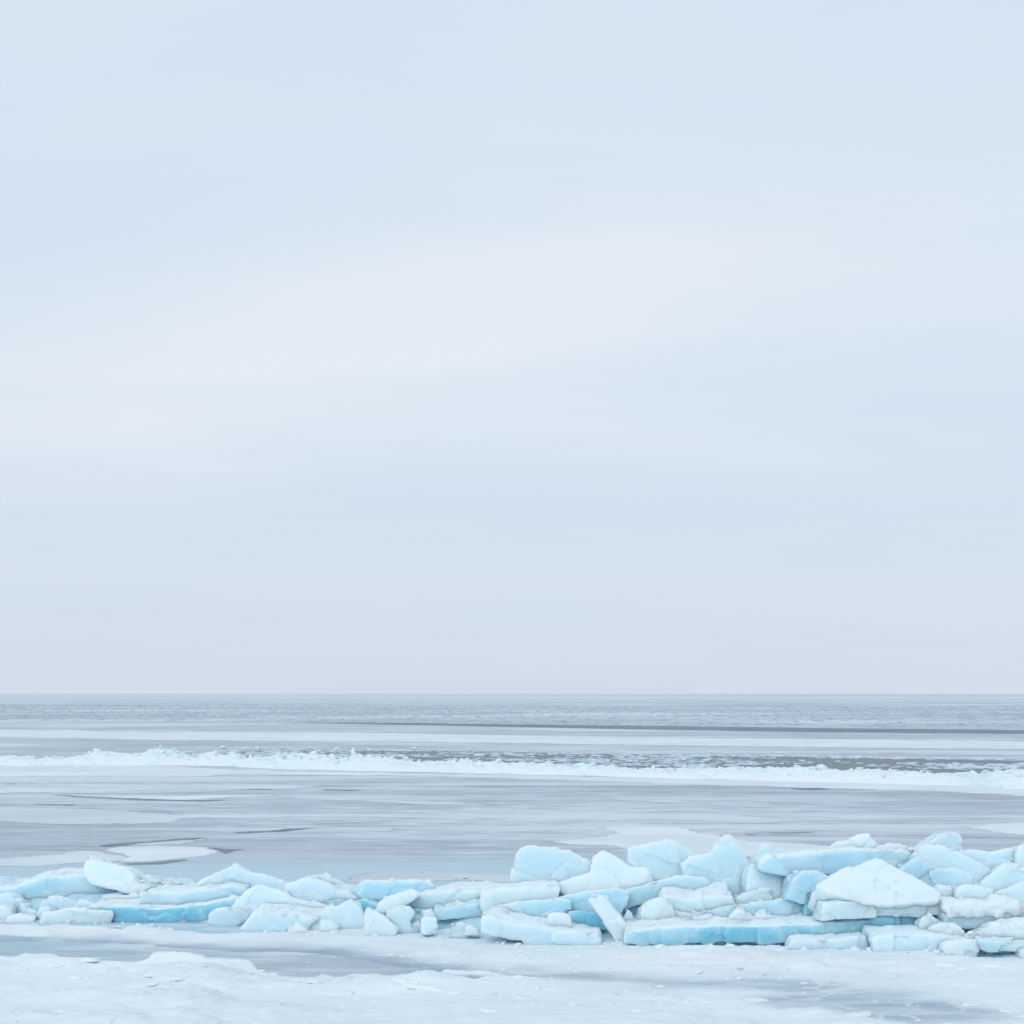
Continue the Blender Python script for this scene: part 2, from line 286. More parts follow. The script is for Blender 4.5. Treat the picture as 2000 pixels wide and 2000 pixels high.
# ------------------------------------------------------------------ tables (metres; x right, y away from the camera, z up)
BLOCKS = [
    ('ice_slab', 'long arched ice slab with white top at the far left of near ridge',
     [(-7.271, 21.109, 0.162), (-7.179, 21.109, 0.314), (-6.95, 21.109, 0.33), (-6.866, 21.109, 0.33), (-6.753, 21.109, 0.386), (-6.413, 21.109, 0.502), (-6.221, 21.109, 0.497), (-5.895, 21.109, 0.505), (-5.718, 21.109, 0.401), (-5.502, 21.109, 0.358), (-5.283, 21.109, 0.292), (-5.122, 21.109, 0.236), (-5.432, 21.109, 0.167), (-5.579, 21.109, 0.159), (-6.248, 21.109, 0.181), (-6.48, 21.109, 0.123), (-6.763, 21.109, 0.115), (-6.866, 21.109, 0.159), (-7.036, 21.109, 0.159)], (0.0, 0.9, 0.027), 'blue', 0.9),
    ('ice_block', 'tilted pale ice block peaking above the arched slab at left',
     [(-5.854, 20.951, 0.59), (-5.853, 20.976, 0.664), (-5.829, 21.017, 0.78), (-5.754, 21.021, 0.791), (-5.601, 21.001, 0.733), (-5.422, 20.976, 0.664), (-5.239, 20.956, 0.607), (-5.153, 20.927, 0.523), (-5.139, 20.915, 0.488), (-5.039, 20.894, 0.428), (-4.886, 20.88, 0.389), (-5.01, 20.848, 0.298), (-5.071, 20.832, 0.252), (-5.258, 20.847, 0.293), (-5.377, 20.864, 0.344), (-5.463, 20.871, 0.364), (-5.717, 20.886, 0.407), (-5.838, 20.923, 0.512)], (0.0, 0.8, -0.128), 'frost', 0.6),
    ('ice_shard', 'low pointed ice shard behind right shoulder of leftmost peak',
     [(-5.363, 21.281, 0.365), (-5.252, 21.281, 0.438), (-5.064, 21.281, 0.493), (-4.971, 21.281, 0.438), (-4.799, 21.281, 0.384), (-4.769, 21.281, 0.382), (-4.736, 21.281, 0.43), (-4.576, 21.281, 0.36), (-4.677, 21.281, 0.268), (-5.266, 21.281, 0.268)], (0.0, 0.5, -0.08), 'frost', 0.8),
    ('ice_slab', 'long thick pale blue slab with snowy top, left of the pointed peak',
     [(-4.958, 20.35, 0.253), (-4.933, 20.35, 0.359), (-4.749, 20.35, 0.374), (-4.41, 20.35, 0.38), (-4.072, 20.35, 0.407), (-3.696, 20.35, 0.469), (-3.519, 20.35, 0.423), (-3.545, 20.35, 0.293), (-3.794, 20.35, 0.2), (-4.068, 20.35, 0.173), (-4.408, 20.35, 0.146), (-4.749, 20.35, 0.139), (-4.933, 20.35, 0.154)], (0.0, 0.8, 0.0), 'blue', 0.9),
    ('ice_slab', 'thin white tongue of ice under the long left slab',
     [(-5.573, 20.723, 0.137), (-5.568, 20.723, 0.195), (-5.524, 20.723, 0.256), (-5.194, 20.723, 0.285), (-5.096, 20.723, 0.305), (-4.987, 20.723, 0.254), (-5.036, 20.723, 0.155), (-5.334, 20.723, 0.132)], (0.0, 0.6, 0.0), 'frost', 0.9),
    ('ice_slab', 'low turquoise slab with white rim beneath the long left slab',
     [(-5.599, 20.17, 0.146), (-5.548, 20.17, 0.202), (-5.177, 20.17, 0.209), (-4.706, 20.17, 0.182), (-4.372, 20.17, 0.202), (-4.037, 20.17, 0.242), (-3.664, 20.17, 0.33), (-3.476, 20.17, 0.268), (-3.757, 20.17, 0.085), (-4.064, 20.17, 0.003), (-4.302, 20.17, -0.017), (-4.706, 20.17, -0.011), (-5.149, 20.17, -0.011), (-5.285, 20.17, 0.085)], (0.0, 1.0, 0.05), 'clear', 1),
    ('ice_block', 'squat white ice block at the foot of left ridge end',
     [(-6.257, 20.089, -0.016), (-6.159, 20.089, 0.063), (-6.144, 20.089, 0.153), (-5.97, 20.089, 0.165), (-5.945, 20.089, 0.149), (-5.925, 20.089, 0.193), (-5.587, 20.089, 0.188), (-5.221, 20.089, 0.178), (-5.199, 20.089, 0.122), (-5.217, 20.089, 0.056), (-5.257, 20.089, 0.016), (-5.304, 20.089, -0.008), (-5.503, 20.089, -0.029), (-5.92, 20.089, -0.04)], (0.0, 0.7, -0.112), 'frost', 0.9),
    ('ice_block', 'rounded translucent lump behind the squat white block',
     [(-6.334, 20.58, 0.149), (-6.308, 20.58, 0.218), (-6.243, 20.58, 0.275), (-6.121, 20.58, 0.287), (-5.947, 20.58, 0.254), (-5.72, 20.58, 0.212), (-5.498, 20.58, 0.177), (-5.569, 20.58, 0.003), (-6.066, 20.58, 0.003), (-6.276, 20.58, 0.033)], (0.0, 0.5, -0.08), 'pale', 0.3),
    ('ice_block', 'upright blue grey ice stub at the left edge of photo',
     [(-6.981, 20.628, 0.255), (-6.883, 20.628, 0.304), (-6.79, 20.628, 0.332), (-6.705, 20.628, 0.301), (-6.685, 20.628, 0.254), (-6.594, 20.628, 0.247), (-6.586, 20.628, -0.001), (-6.717, 20.628, -0.025), (-6.981, 20.628, -0.041)], (0.0, 0.5, -0.08), 'pale', 0.5),
    ('ice_block', 'small white cube of ice at the left edge under arched slab',
     [(-6.873, 20.388, 0.002), (-6.856, 20.388, 0.179), (-6.662, 20.388, 0.211), (-6.62, 20.388, 0.163), (-6.614, 20.388, 0.018)], (0.0, 0.3, -0.048), 'frost', 0.8),
    ('ice_shard', 'little crumbling ice stub in dark gap under arched slab',
     [(-6.576, 20.463, 0.007), (-6.564, 20.463, 0.197), (-6.514, 20.463, 0.235), (-6.459, 20.463, 0.163), (-6.441, 20.463, 0.133), (-6.337, 20.463, 0.103), (-6.327, 20.463, -0.002)], (0.0, 0.25, -0.04), 'pale', 0.6),
    ('ice_slab', 'thin snowy plate lying flat at the left shore edge',
     [(-6.677, 20.14, 0.02), (-6.61, 20.14, 0.076), (-6.491, 20.14, 0.095), (-6.391, 20.14, 0.08), (-6.249, 20.14, 0.052), (-6.348, 20.14, -0.005), (-6.548, 20.14, -0.009)], (0.0, 0.35, 0.0), 'snow', 1),
    ('ice_slab', 'back slab of dark turquoise ice in gap below the arched slab',
     [(-6.886, 21.26, 0.179), (-6.471, 21.26, 0.179), (-5.599, 21.26, 0.209), (-5.599, 21.26, -0.096), (-6.886, 21.26, -0.118)], (0.0, 0.6, 0.0), 'clear', 0.1),
    ('ice_block', 'sharp peaked pale ice block left of centre with straight slopes',
     [(-4.281, 20.79, 0.414), (-4.232, 20.802, 0.472), (-4.031, 20.822, 0.573), (-3.89, 20.833, 0.629), (-3.804, 20.843, 0.679), (-3.766, 20.845, 0.688), (-3.722, 20.84, 0.666), (-3.585, 20.823, 0.578), (-3.401, 20.82, 0.567), (-3.209, 20.809, 0.51), (-3.088, 20.797, 0.452), (-3.038, 20.788, 0.404), (-2.997, 20.765, 0.287), (-2.953, 20.734, 0.134), (-3.194, 20.704, -0.015), (-4.068, 20.704, -0.015), (-4.259, 20.762, 0.276)], (0.0, 0.8, -0.128), 'pale', 0.5),
    ('ice_block', 'broad bluish ice boulder in front of the pointed peak',
     [(-3.68, 19.861, 0.053), (-3.663, 19.9, 0.21), (-3.589, 19.928, 0.321), (-3.454, 19.962, 0.458), (-3.31, 19.976, 0.515), (-3.22, 19.972, 0.5), (-2.936, 19.949, 0.405), (-2.853, 19.932, 0.34), (-2.414, 19.916, 0.274), (-2.234, 19.904, 0.227), (-2.347, 19.868, 0.081), (-2.52, 19.861, 0.053), (-3.357, 19.861, 0.053)], (0.0, 0.7, -0.112), 'pale', 0.4),
    ('ice_slab', 'curved ice slab with soft white back, right of pointed peak',
     [(-2.982, 20.162, 0.429), (-2.98, 20.175, 0.498), (-2.86, 20.179, 0.516), (-2.776, 20.187, 0.555), (-2.63, 20.189, 0.565), (-2.443, 20.176, 0.502), (-2.302, 20.163, 0.434), (-2.161, 20.154, 0.393), (-2.048, 20.139, 0.316), (-2.122, 20.096, 0.102), (-2.809, 20.091, 0.074), (-2.933, 20.12, 0.22)], (0.0, 0.7, 0.0), 'pale', 0.7),
    ('ice_shard', 'thin upright ice spike standing above left half of ridge',
     [(-2.513, 20.389, 0.422), (-2.483, 20.389, 0.622), (-2.431, 20.389, 0.591), (-2.363, 20.389, 0.472), (-2.268, 20.389, 0.418), (-2.155, 20.389, 0.32), (-2.384, 20.389, 0.312)], (0.0, 0.22, -0.035), 'frost', 0.5),
    ('ice_block', 'small glassy block in the hollow below the pointed peak',
     [(-3.937, 19.831, 0.053), (-3.924, 19.831, 0.154), (-3.853, 19.831, 0.217), (-3.723, 19.831, 0.231), (-3.526, 19.831, 0.224), (-3.396, 19.831, 0.167), (-3.45, 19.831, 0.051), (-3.75, 19.831, 0.03)], (0.0, 0.4, -0.064), 'pale', 0.5),
    ('ice_slab', 'low slab with snow roof at ridge foot below the bluish boulder',
     [(-3.417, 19.322, 0.046), (-3.335, 19.322, 0.161), (-3.285, 19.322, 0.244), (-3.229, 19.322, 0.26), (-3.012, 19.322, 0.253), (-2.718, 19.322, 0.216), (-2.421, 19.322, 0.186), (-2.549, 19.322, 0.094), (-2.557, 19.322, 0.035), (-2.798, 19.322, -0.003), (-3.121, 19.322, -0.014)], (0.0, 0.7, 0.042), 'pale', 1),
    ('ice_block', 'tiny rounded ice lump in front of the snow roofed slab',
     [(-2.774, 19.013, 0.031), (-2.743, 19.013, 0.109), (-2.678, 19.013, 0.166), (-2.6, 19.013, 0.122), (-2.521, 19.013, 0.049)], (0.0, 0.2, -0.032), 'frost', 0.7),
    ('ice_block', 'wide smooth pale ice block beside the white triangular block',
     [(-2.627, 19.333, 0.099), (-2.508, 19.352, 0.161), (-2.432, 19.379, 0.25), (-2.334, 19.395, 0.305), (-2.201, 19.399, 0.318), (-2.035, 19.427, 0.412), (-1.912, 19.397, 0.311), (-1.845, 19.349, 0.152), (-1.809, 19.291, -0.042), (-2.547, 19.291, -0.042), (-2.55, 19.316, 0.043)], (0.0, 0.8, -0.128), 'pale', 0.5),
    ('ice_slab', 'flat topped light blue slab at back, left of centre',
     [(-2.209, 20.259, 0.237), (-2.178, 20.259, 0.329), (-2.083, 20.259, 0.464), (-1.956, 20.259, 0.532), (-1.602, 20.259, 0.535), (-1.082, 20.259, 0.532), (-1.026, 20.259, 0.456), (-0.973, 20.259, 0.335), (-1.028, 20.259, 0.163), (-1.742, 20.259, 0.106), (-2.19, 20.259, 0.163)], (0.0, 0.7, -0.063), 'blue', 0.9),
    ('ice_block', 'shadowed turquoise block behind the leaning white shard',
     [(-2.108, 19.843, 0.13), (-2.093, 19.843, 0.308), (-1.909, 19.843, 0.357), (-1.724, 19.843, 0.269), (-1.566, 19.843, 0.176), (-1.276, 19.843, 0.234), (-1.276, 19.843, -0.082), (-2.108, 19.843, -0.053)], (0.0, 0.5, -0.08), 'clear', 0.2),
    ('ice_shard', 'leaning white ice shard resting on blue blocks left of centre',
     [(-1.738, 19.409, 0.245), (-1.688, 19.464, 0.354), (-1.577, 19.502, 0.43), (-1.415, 19.528, 0.482), (-1.275, 19.547, 0.52), (-1.213, 19.535, 0.497), (-1.19, 19.507, 0.44), (-1.259, 19.472, 0.37), (-1.34, 19.446, 0.319), (-1.42, 19.424, 0.274), (-1.544, 19.393, 0.213)], (0.0, 0.35, -0.056), 'frost', 0.9),
    ('ice_shard', 'white triangular ice block standing at ridge foot left of centre',
     [(-1.828, 18.863, 0.113), (-1.833, 18.879, 0.271), (-1.822, 18.883, 0.313), (-1.796, 18.889, 0.371), (-1.757, 18.89, 0.39), (-1.665, 18.884, 0.321), (-1.574, 18.877, 0.257), (-1.466, 18.87, 0.185), (-1.43, 18.864, 0.129), (-1.467, 18.854, 0.027), (-1.475, 18.849, -0.025), (-1.578, 18.849, -0.025), (-1.617, 18.855, 0.033), (-1.819, 18.855, 0.033)], (0.0, 0.35, -0.056), 'snow', 0.9),
    ('ice_block', 'stepped pale ice stump right of the white triangular block',
     [(-1.545, 19.07, 0.013), (-1.552, 19.07, 0.242), (-1.536, 19.07, 0.342), (-1.403, 19.07, 0.364), (-1.289, 19.07, 0.35), (-1.221, 19.07, 0.286), (-1.233, 19.07, 0.23), (-1.264, 19.07, 0.196), (-1.244, 19.07, 0.113), (-1.164, 19.07, 0.111), (-1.14, 19.07, 0.005)], (0.0, 0.4, -0.064), 'pale', 0.7),
    ('ice_block', 'small upright ice cube at ridge foot under the middle slab',
     [(-1.095, 18.723, 0.077), (-1.09, 18.723, 0.253), (-1.045, 18.723, 0.276), (-0.927, 18.723, 0.269), (-0.922, 18.723, 0.077)], (0.0, 0.28, -0.045), 'pale', 0.6),
    ('ice_shard', 'small rounded shard behind the little upright cube',
     [(-1.119, 19.175, 0.102), (-1.107, 19.175, 0.203), (-1.079, 19.175, 0.287), (-1.02, 19.175, 0.33), (-0.966, 19.175, 0.259), (-0.957, 19.175, 0.102)], (0.0, 0.2, -0.032), 'pale', 0.4),
    ('ice_slab', 'long sloping slab of pale ice in the middle of ridge',
     [(-1.38, 19.762, 0.238), (-1.331, 19.762, 0.316), (-1.244, 19.762, 0.396), (-1.075, 19.762, 0.437), (-0.882, 19.762, 0.459), (-0.608, 19.762, 0.467), (-0.38, 19.762, 0.473), (-0.369, 19.762, 0.362), (-0.347, 19.762, 0.26), (-0.606, 19.762, 0.242), (-0.989, 19.762, 0.215), (-1.264, 19.762, 0.211)], (0.18, 0.9, 0.018), 'pale', 1),
    ('ice_slab', 'light blue slab wedged under the middle sloping slab',
     [(-1.009, 19.326, 0.16), (-1.005, 19.326, 0.298), (-0.596, 19.326, 0.336), (-0.385, 19.326, 0.36), (-0.349, 19.326, 0.3), (-0.123, 19.326, 0.245), (-0.123, 19.326, 0.193), (-0.393, 19.326, 0.18), (-0.673, 19.326, 0.156), (-0.958, 19.326, 0.132)], (0.0, 0.9, 0.0), 'blue', 0.3),
    ('ice_block', 'recessed turquoise ice wall under the middle slabs',
     [(-1.355, 19.618, -0.073), (-1.31, 19.618, 0.268), (-1.008, 19.618, 0.261), (-0.683, 19.618, 0.207), (-0.332, 19.618, 0.22), (-0.071, 19.618, 0.206), (-0.071, 19.618, -0.073)], (0.0, 0.6, -0.096), 'clear', 0.1),
    ('ice_block', 'low rounded block at foot of ridge left of the tilted slab',
     [(-0.772, 18.654, 0.045), (-0.743, 18.654, 0.209), (-0.65, 18.654, 0.236), (-0.585, 18.654, 0.212), (-0.546, 18.654, 0.142), (-0.495, 18.654, 0.047)], (0.0, 0.35, -0.056), 'pale', 0.6),
    ('ice_shard', 'tiny pointed ice stub beside the low rounded block',
     [(-0.582, 18.557, 0.08), (-0.557, 18.557, 0.199), (-0.502, 18.557, 0.212), (-0.422, 18.557, 0.147), (-0.39, 18.557, 0.081)], (0.0, 0.2, -0.032), 'pale', 0.6),
    ('ice_slab', 'long white slab sloping up to the right near centre',
     [(-0.4, 19.215, 0.364), (-0.395, 19.215, 0.54), (-0.257, 19.215, 0.543), (-0.032, 19.215, 0.56), (0.17, 19.215, 0.579), (0.418, 19.215, 0.615), (0.609, 19.215, 0.628), (0.626, 19.215, 0.558), (0.583, 19.215, 0.416), (0.377, 19.215, 0.394), (0.174, 19.215, 0.37), (-0.028, 19.215, 0.347), (-0.253, 19.215, 0.293), (-0.37, 19.215, 0.274)], (0.0, 0.8, -0.016), 'frost', 0.8),
    ('ice_block', 'grey blue ice block below the long white slab near centre',
     [(-0.385, 18.946, 0.266), (-0.26, 18.946, 0.351), (-0.034, 18.946, 0.408), (0.279, 18.946, 0.455), (0.548, 18.946, 0.477), (0.723, 18.946, 0.453), (0.721, 18.946, 0.326), (0.721, 18.946, 0.131), (-0.331, 18.946, 0.131)], (0.0, 0.6, -0.096), 'blue', 0.4),
    ('ice_block', 'large flat topped ice block at the left of tall ridge half',
     [(0.061, 19.832, 0.415), (0.003, 19.844, 0.536), (-0.018, 19.851, 0.61), (-0.008, 19.862, 0.713), (0.011, 19.87, 0.795), (0.05, 19.885, 0.947), (0.097, 19.89, 0.999), (0.165, 19.894, 1.033), (0.389, 19.893, 1.023), (0.596, 19.891, 1.009), (0.609, 19.889, 0.982), (0.742, 19.889, 0.988), (0.793, 19.887, 0.966), (0.922, 19.879, 0.889), (1.054, 19.872, 0.813), (1.095, 19.866, 0.751), (1.13, 19.844, 0.539), (0.904, 19.832, 0.415)], (0.0, 0.75, -0.12), 'pale', 0.5),
    ('ice_block', 'peaked white ice block right of the large flat topped block',
     [(1.021, 19.663, 0.804), (1.04, 19.7, 0.887), (1.115, 19.735, 0.964), (1.17, 19.746, 0.989), (1.227, 19.735, 0.965), (1.342, 19.71, 0.909), (1.434, 19.683, 0.849), (1.526, 19.653, 0.783), (1.63, 19.647, 0.77), (1.72, 19.643, 0.761), (1.808, 19.563, 0.583), (1.532, 19.529, 0.507), (1.344, 19.509, 0.463), (1.001, 19.509, 0.463), (0.841, 19.49, 0.42), (0.742, 19.485, 0.408), (0.628, 19.515, 0.475), (0.601, 19.566, 0.59), (0.882, 19.6, 0.665), (1.011, 19.627, 0.725)], (0.0, 0.8, -0.128), 'frost', 0.5),
    ('ice_block', 'blue ice block filling the hollow behind the leaning bar',
     [(0.529, 19.095, 0.413), (0.564, 19.106, 0.471), (0.751, 19.111, 0.494), (0.976, 19.122, 0.549), (1.306, 19.127, 0.574), (1.473, 19.12, 0.539), (1.419, 19.09, 0.388), (1.321, 19.057, 0.226), (1.142, 19.057, 0.226), (0.7, 19.066, 0.27)], (0.0, 0.6, -0.096), 'blue', 0.4),
    ('ice_block', 'deep turquoise block in shade left of the leaning bar',
     [(0.655, 18.799, 0.12), (0.696, 18.799, 0.338), (0.808, 18.799, 0.359), (1.025, 18.799, 0.331), (1.136, 18.799, 0.243), (1.21, 18.799, 0.116)], (0.0, 0.5, -0.08), 'clear', 0.1),
    ('ice_shard', 'straight leaning bar of ice with one end on ground',
     [(0.91, 18.558, 0.509), (0.986, 18.575, 0.566), (1.04, 18.581, 0.587), (1.094, 18.576, 0.57), (1.181, 18.545, 0.464), (1.287, 18.504, 0.328), (1.396, 18.459, 0.178), (1.39, 18.413, 0.026), (1.304, 18.407, 0.005), (1.202, 18.437, 0.105), (1.137, 18.457, 0.174), (1.083, 18.484, 0.263), (0.999, 18.523, 0.392)], (0.0, 0.3, -0.048), 'frost', 0.4),
    ('ice_slab', 'tilted front slab of pale ice left of the leaning bar',
     [(-0.384, 18.269, 0.157), (-0.383, 18.269, 0.321), (-0.353, 18.269, 0.358), (-0.261, 18.269, 0.346), (-0.1, 18.269, 0.299), (0.166, 18.269, 0.254), (0.445, 18.269, 0.211), (0.723, 18.269, 0.179), (1.017, 18.269, 0.152), (1.054, 18.269, 0.061), (1.061, 18.269, -0.029), (0.821, 18.269, -0.029), (0.778, 18.269, 0.014), (0.399, 18.269, 0.035), (0.011, 18.269, 0.056), (-0.183, 18.269, 0.1)], (0.23, 1.15, 0.034), 'pale', 0.9),
    ('ice_block', 'white cube of ice sitting on the tilted front slab',
     [(0.428, 18.514, 0.144), (0.433, 18.514, 0.258), (0.443, 18.514, 0.331), (0.487, 18.514, 0.356), (0.591, 18.514, 0.352), (0.688, 18.514, 0.338), (0.715, 18.514, 0.283), (0.72, 18.514, 0.164), (0.669, 18.514, 0.144)], (0.0, 0.3, -0.048), 'snow', 0.8),
    ('ice_shard', 'small upright white stub on left end of tilted front slab',
     [(-0.167, 18.735, 0.197), (-0.159, 18.735, 0.347), (-0.057, 18.735, 0.359), (-0.049, 18.735, 0.189)], (0.0, 0.14, -0.022), 'snow', 0.8),
    ('ice_shard', 'glassy splinter in the dark gap right of leaning bar',
     [(1.343, 18.929, 0.078), (1.363, 18.929, 0.223), (1.43, 18.929, 0.344), (1.478, 18.929, 0.306), (1.501, 18.929, 0.243), (1.545, 18.929, 0.186), (1.491, 18.929, 0.078)], (0.0, 0.15, -0.024), 'pale', 0.2),
    ('ice_shard', 'thin white sliver crossing the dark gap by leaning bar',
     [(1.366, 18.684, 0.133), (1.404, 18.684, 0.183), (1.5, 18.684, 0.273), (1.552, 18.684, 0.257), (1.474, 18.684, 0.177), (1.436, 18.684, 0.119)], (0.0, 0.08, -0.013), 'frost', 0.4),
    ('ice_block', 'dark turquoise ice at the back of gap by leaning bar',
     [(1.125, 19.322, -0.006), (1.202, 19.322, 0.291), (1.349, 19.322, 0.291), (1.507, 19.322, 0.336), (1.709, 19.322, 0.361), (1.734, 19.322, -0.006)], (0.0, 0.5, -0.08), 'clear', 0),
    ('ice_block', 'big angular ice block with flat left side and rounded crest',
     [(1.546, 20.042, 0.459), (1.539, 20.082, 0.721), (1.53, 20.102, 0.858), (1.524, 20.118, 0.962), (1.586, 20.123, 0.996), (1.644, 20.123, 0.998), (1.753, 20.128, 1.031), (1.868, 20.132, 1.061), (1.936, 20.133, 1.062), (2.022, 20.137, 1.09), (2.141, 20.134, 1.068), (2.24, 20.126, 1.015), (2.322, 20.119, 0.971), (2.478, 20.107, 0.893), (2.565, 20.095, 0.812), (2.545, 20.051, 0.516), (2.167, 20.042, 0.459), (1.82, 20.042, 0.459)], (0.0, 0.8, -0.128), 'pale', 0.5),
    ('ice_block', 'tall dome shaped ice block rising highest in near ridge',
     [(2.152, 19.614, 0.837), (2.249, 19.622, 0.9), (2.416, 19.626, 0.938), (2.542, 19.629, 0.958), (2.566, 19.635, 1.011), (2.602, 19.643, 1.08), (2.659, 19.652, 1.156), (2.721, 19.659, 1.212), (2.799, 19.66, 1.217), (2.86, 19.653, 1.163), (2.911, 19.643, 1.08), (2.955, 19.635, 1.011), (2.972, 19.627, 0.942), (3.047, 19.615, 0.848), (3.064, 19.604, 0.75), (3.016, 19.567, 0.447), (2.83, 19.552, 0.316), (2.617, 19.564, 0.422), (2.459, 19.582, 0.573), (2.239, 19.586, 0.6)], (0.0, 0.8, -0.128), 'pale', 0.2),
    ('ice_block', 'wide bluish block below the angular block right of leaning bar',
     [(1.257, 19.308, 0.476), (1.362, 19.319, 0.519), (1.551, 19.332, 0.571), (1.753, 19.346, 0.63), (1.955, 19.356, 0.669), (2.172, 19.366, 0.708), (2.433, 19.36, 0.686), (2.54, 19.342, 0.612), (2.443, 19.294, 0.421), (1.875, 19.293, 0.415), (1.73, 19.283, 0.377), (1.464, 19.264, 0.3), (1.307, 19.243, 0.218), (1.239, 19.258, 0.277)], (0.0, 0.7, -0.112), 'blue', 0.4),
    ('ice_block', 'flat faced ice block with snowy sloping top under the dome',
     [(1.801, 18.805, 0.438), (1.868, 18.805, 0.518), (1.943, 18.805, 0.527), (2.163, 18.805, 0.475), (2.328, 18.805, 0.506), (2.499, 18.805, 0.54), (2.706, 18.805, 0.518), (2.751, 18.805, 0.422), (2.556, 18.805, 0.354), (2.188, 18.805, 0.289), (1.975, 18.805, 0.338), (1.854, 18.805, 0.385)], (0.0, 0.7, 0.084), 'pale', 1),
    ('ice_block', 'oblong rounded ice lump right of the snowy sloping block',
     [(2.685, 18.85, 0.393), (2.744, 18.873, 0.469), (2.883, 18.898, 0.553), (3.047, 18.913, 0.603), (3.181, 18.911, 0.595), (3.193, 18.888, 0.519), (3.166, 18.861, 0.429), (2.949, 18.849, 0.389)], (0.0, 0.4, -0.064), 'pale', 0.5),
    ('ice_block', 'long low blue wall of ice behind the long front slab',
     [(1.899, 18.714, 0.111), (1.939, 18.738, 0.35), (2.179, 18.736, 0.334), (2.41, 18.74, 0.374), (2.618, 18.745, 0.423), (2.93, 18.748, 0.458), (3.163, 18.751, 0.487), (3.339, 18.754, 0.512), (3.43, 18.761, 0.59), (3.527, 18.765, 0.628), (3.806, 18.764, 0.614), (3.81, 18.714, 0.111)], (0.0, 0.7, -0.112), 'blue', 0.3),
    ('ice_block', 'upright grey white block standing behind the long front slab',
     [(1.564, 18.685, 0.154), (1.581, 18.708, 0.313), (1.604, 18.723, 0.408), (1.679, 18.733, 0.477), (1.807, 18.74, 0.521), (1.935, 18.729, 0.448), (1.972, 18.712, 0.339), (1.982, 18.7, 0.26), (1.974, 18.685, 0.154)], (0.0, 0.4, -0.064), 'frost', 0.4),
    ('ice_block', 'pointed pale block between the dome and the wide top slab',
     [(3.006, 19.71, 0.61), (3.045, 19.741, 0.815), (3.129, 19.76, 0.946), (3.169, 19.77, 1.013), (3.21, 19.779, 1.068), (3.276, 19.778, 1.062), (3.373, 19.769, 1.003), (3.485, 19.76, 0.944), (3.458, 19.735, 0.78), (3.28, 19.71, 0.61)], (0.0, 0.6, -0.096), 'pale', 0.4),
    ('ice_slab', 'wide thick slab with snowy top on the right of dome',
     [(3.028, 18.848, 0.849), (3.035, 18.848, 0.939), (3.155, 18.848, 1.008), (3.345, 18.848, 1.032), (3.517, 18.848, 1.049), (3.861, 18.848, 1.078), (4.176, 18.848, 1.088), (4.52, 18.848, 1.092), (4.871, 18.848, 1.08), (4.94, 18.848, 1.004), (4.877, 18.848, 0.914), (4.801, 18.848, 0.822), (4.493, 18.848, 0.771), (3.747, 18.848, 0.742), (3.517, 18.848, 0.754), (3.33, 18.848, 0.778), (3.098, 18.848, 0.814)], (0.0, 0.75, -0.053), 'blue', 1),
    ('ice_block', 'pale jagged block under left end of wide top slab',
     [(2.869, 18.975, 0.442), (2.914, 19.04, 0.659), (2.927, 19.067, 0.748), (2.961, 19.101, 0.86), (3.031, 19.108, 0.885), (3.187, 19.087, 0.813), (3.328, 19.082, 0.798), (3.486, 19.077, 0.782), (3.649, 19.072, 0.763), (3.629, 19.022, 0.597), (3.505, 18.997, 0.516), (3.38, 18.977, 0.449), (3.206, 18.967, 0.413), (3.096, 18.959, 0.387)], (0.0, 0.7, -0.112), 'pale', 0.5),
    ('ice_block', 'deep blue block under the middle of wide top slab',
     [(3.322, 18.6, 0.51), (3.371, 18.6, 0.639), (3.415, 18.6, 0.799), (3.553, 18.6, 0.855), (3.715, 18.6, 0.856), (3.913, 18.6, 0.787), (3.913, 18.6, 0.477), (3.512, 18.6, 0.447)], (0.0, 0.5, -0.08), 'blue', 0.2),
    ('ice_slab', 'longest front slab of turquoise ice with snow along its top',
     [(1.321, 18.115, 0.056), (1.344, 18.115, 0.189), (1.629, 18.115, 0.239), (2.083, 18.115, 0.257), (2.536, 18.115, 0.263), (2.958, 18.115, 0.269), (3.622, 18.115, 0.288), (4.225, 18.115, 0.33), (4.546, 18.115, 0.392), (4.596, 18.115, 0.342), (4.575, 18.115, 0.26), (4.542, 18.115, 0.152), (4.229, 18.115, 0.127), (3.957, 18.115, 0.067), (3.623, 18.115, 0.067), (2.416, 18.115, 0.054), (1.57, 18.115, 0.042)], (0.0, 0.9, 0.018), 'clear', 1),
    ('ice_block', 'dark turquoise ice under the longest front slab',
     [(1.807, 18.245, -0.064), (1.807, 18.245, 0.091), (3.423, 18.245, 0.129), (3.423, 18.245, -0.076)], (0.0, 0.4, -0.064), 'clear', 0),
    ('snow_heap', 'tallest snow lumps heaped on the longest front slab',
     [(2.569, 18.44, 0.179), (2.594, 18.44, 0.281), (2.642, 18.44, 0.334), (2.704, 18.44, 0.41), (2.755, 18.44, 0.406), (2.798, 18.44, 0.384), (2.82, 18.44, 0.337), (2.879, 18.44, 0.316), (2.916, 18.44, 0.291), (2.947, 18.44, 0.346), (3.059, 18.44, 0.354), (3.082, 18.44, 0.308), (3.126, 18.44, 0.33), (3.187, 18.44, 0.292), (3.23, 18.44, 0.25), (3.25, 18.44, 0.179)], (0.0, 0.3, 0.0), 'snow', 1),
    ('snow_heap', 'low snow hump on the left of longest front slab',
     [(1.934, 18.652, 0.157), (2.003, 18.652, 0.203), (2.061, 18.652, 0.304), (2.129, 18.652, 0.262), (2.174, 18.652, 0.228), (2.268, 18.652, 0.258), (2.376, 18.652, 0.298), (2.436, 18.652, 0.276), (2.527, 18.652, 0.217), (2.612, 18.652, 0.155)], (0.0, 0.3, 0.0), 'snow', 1),
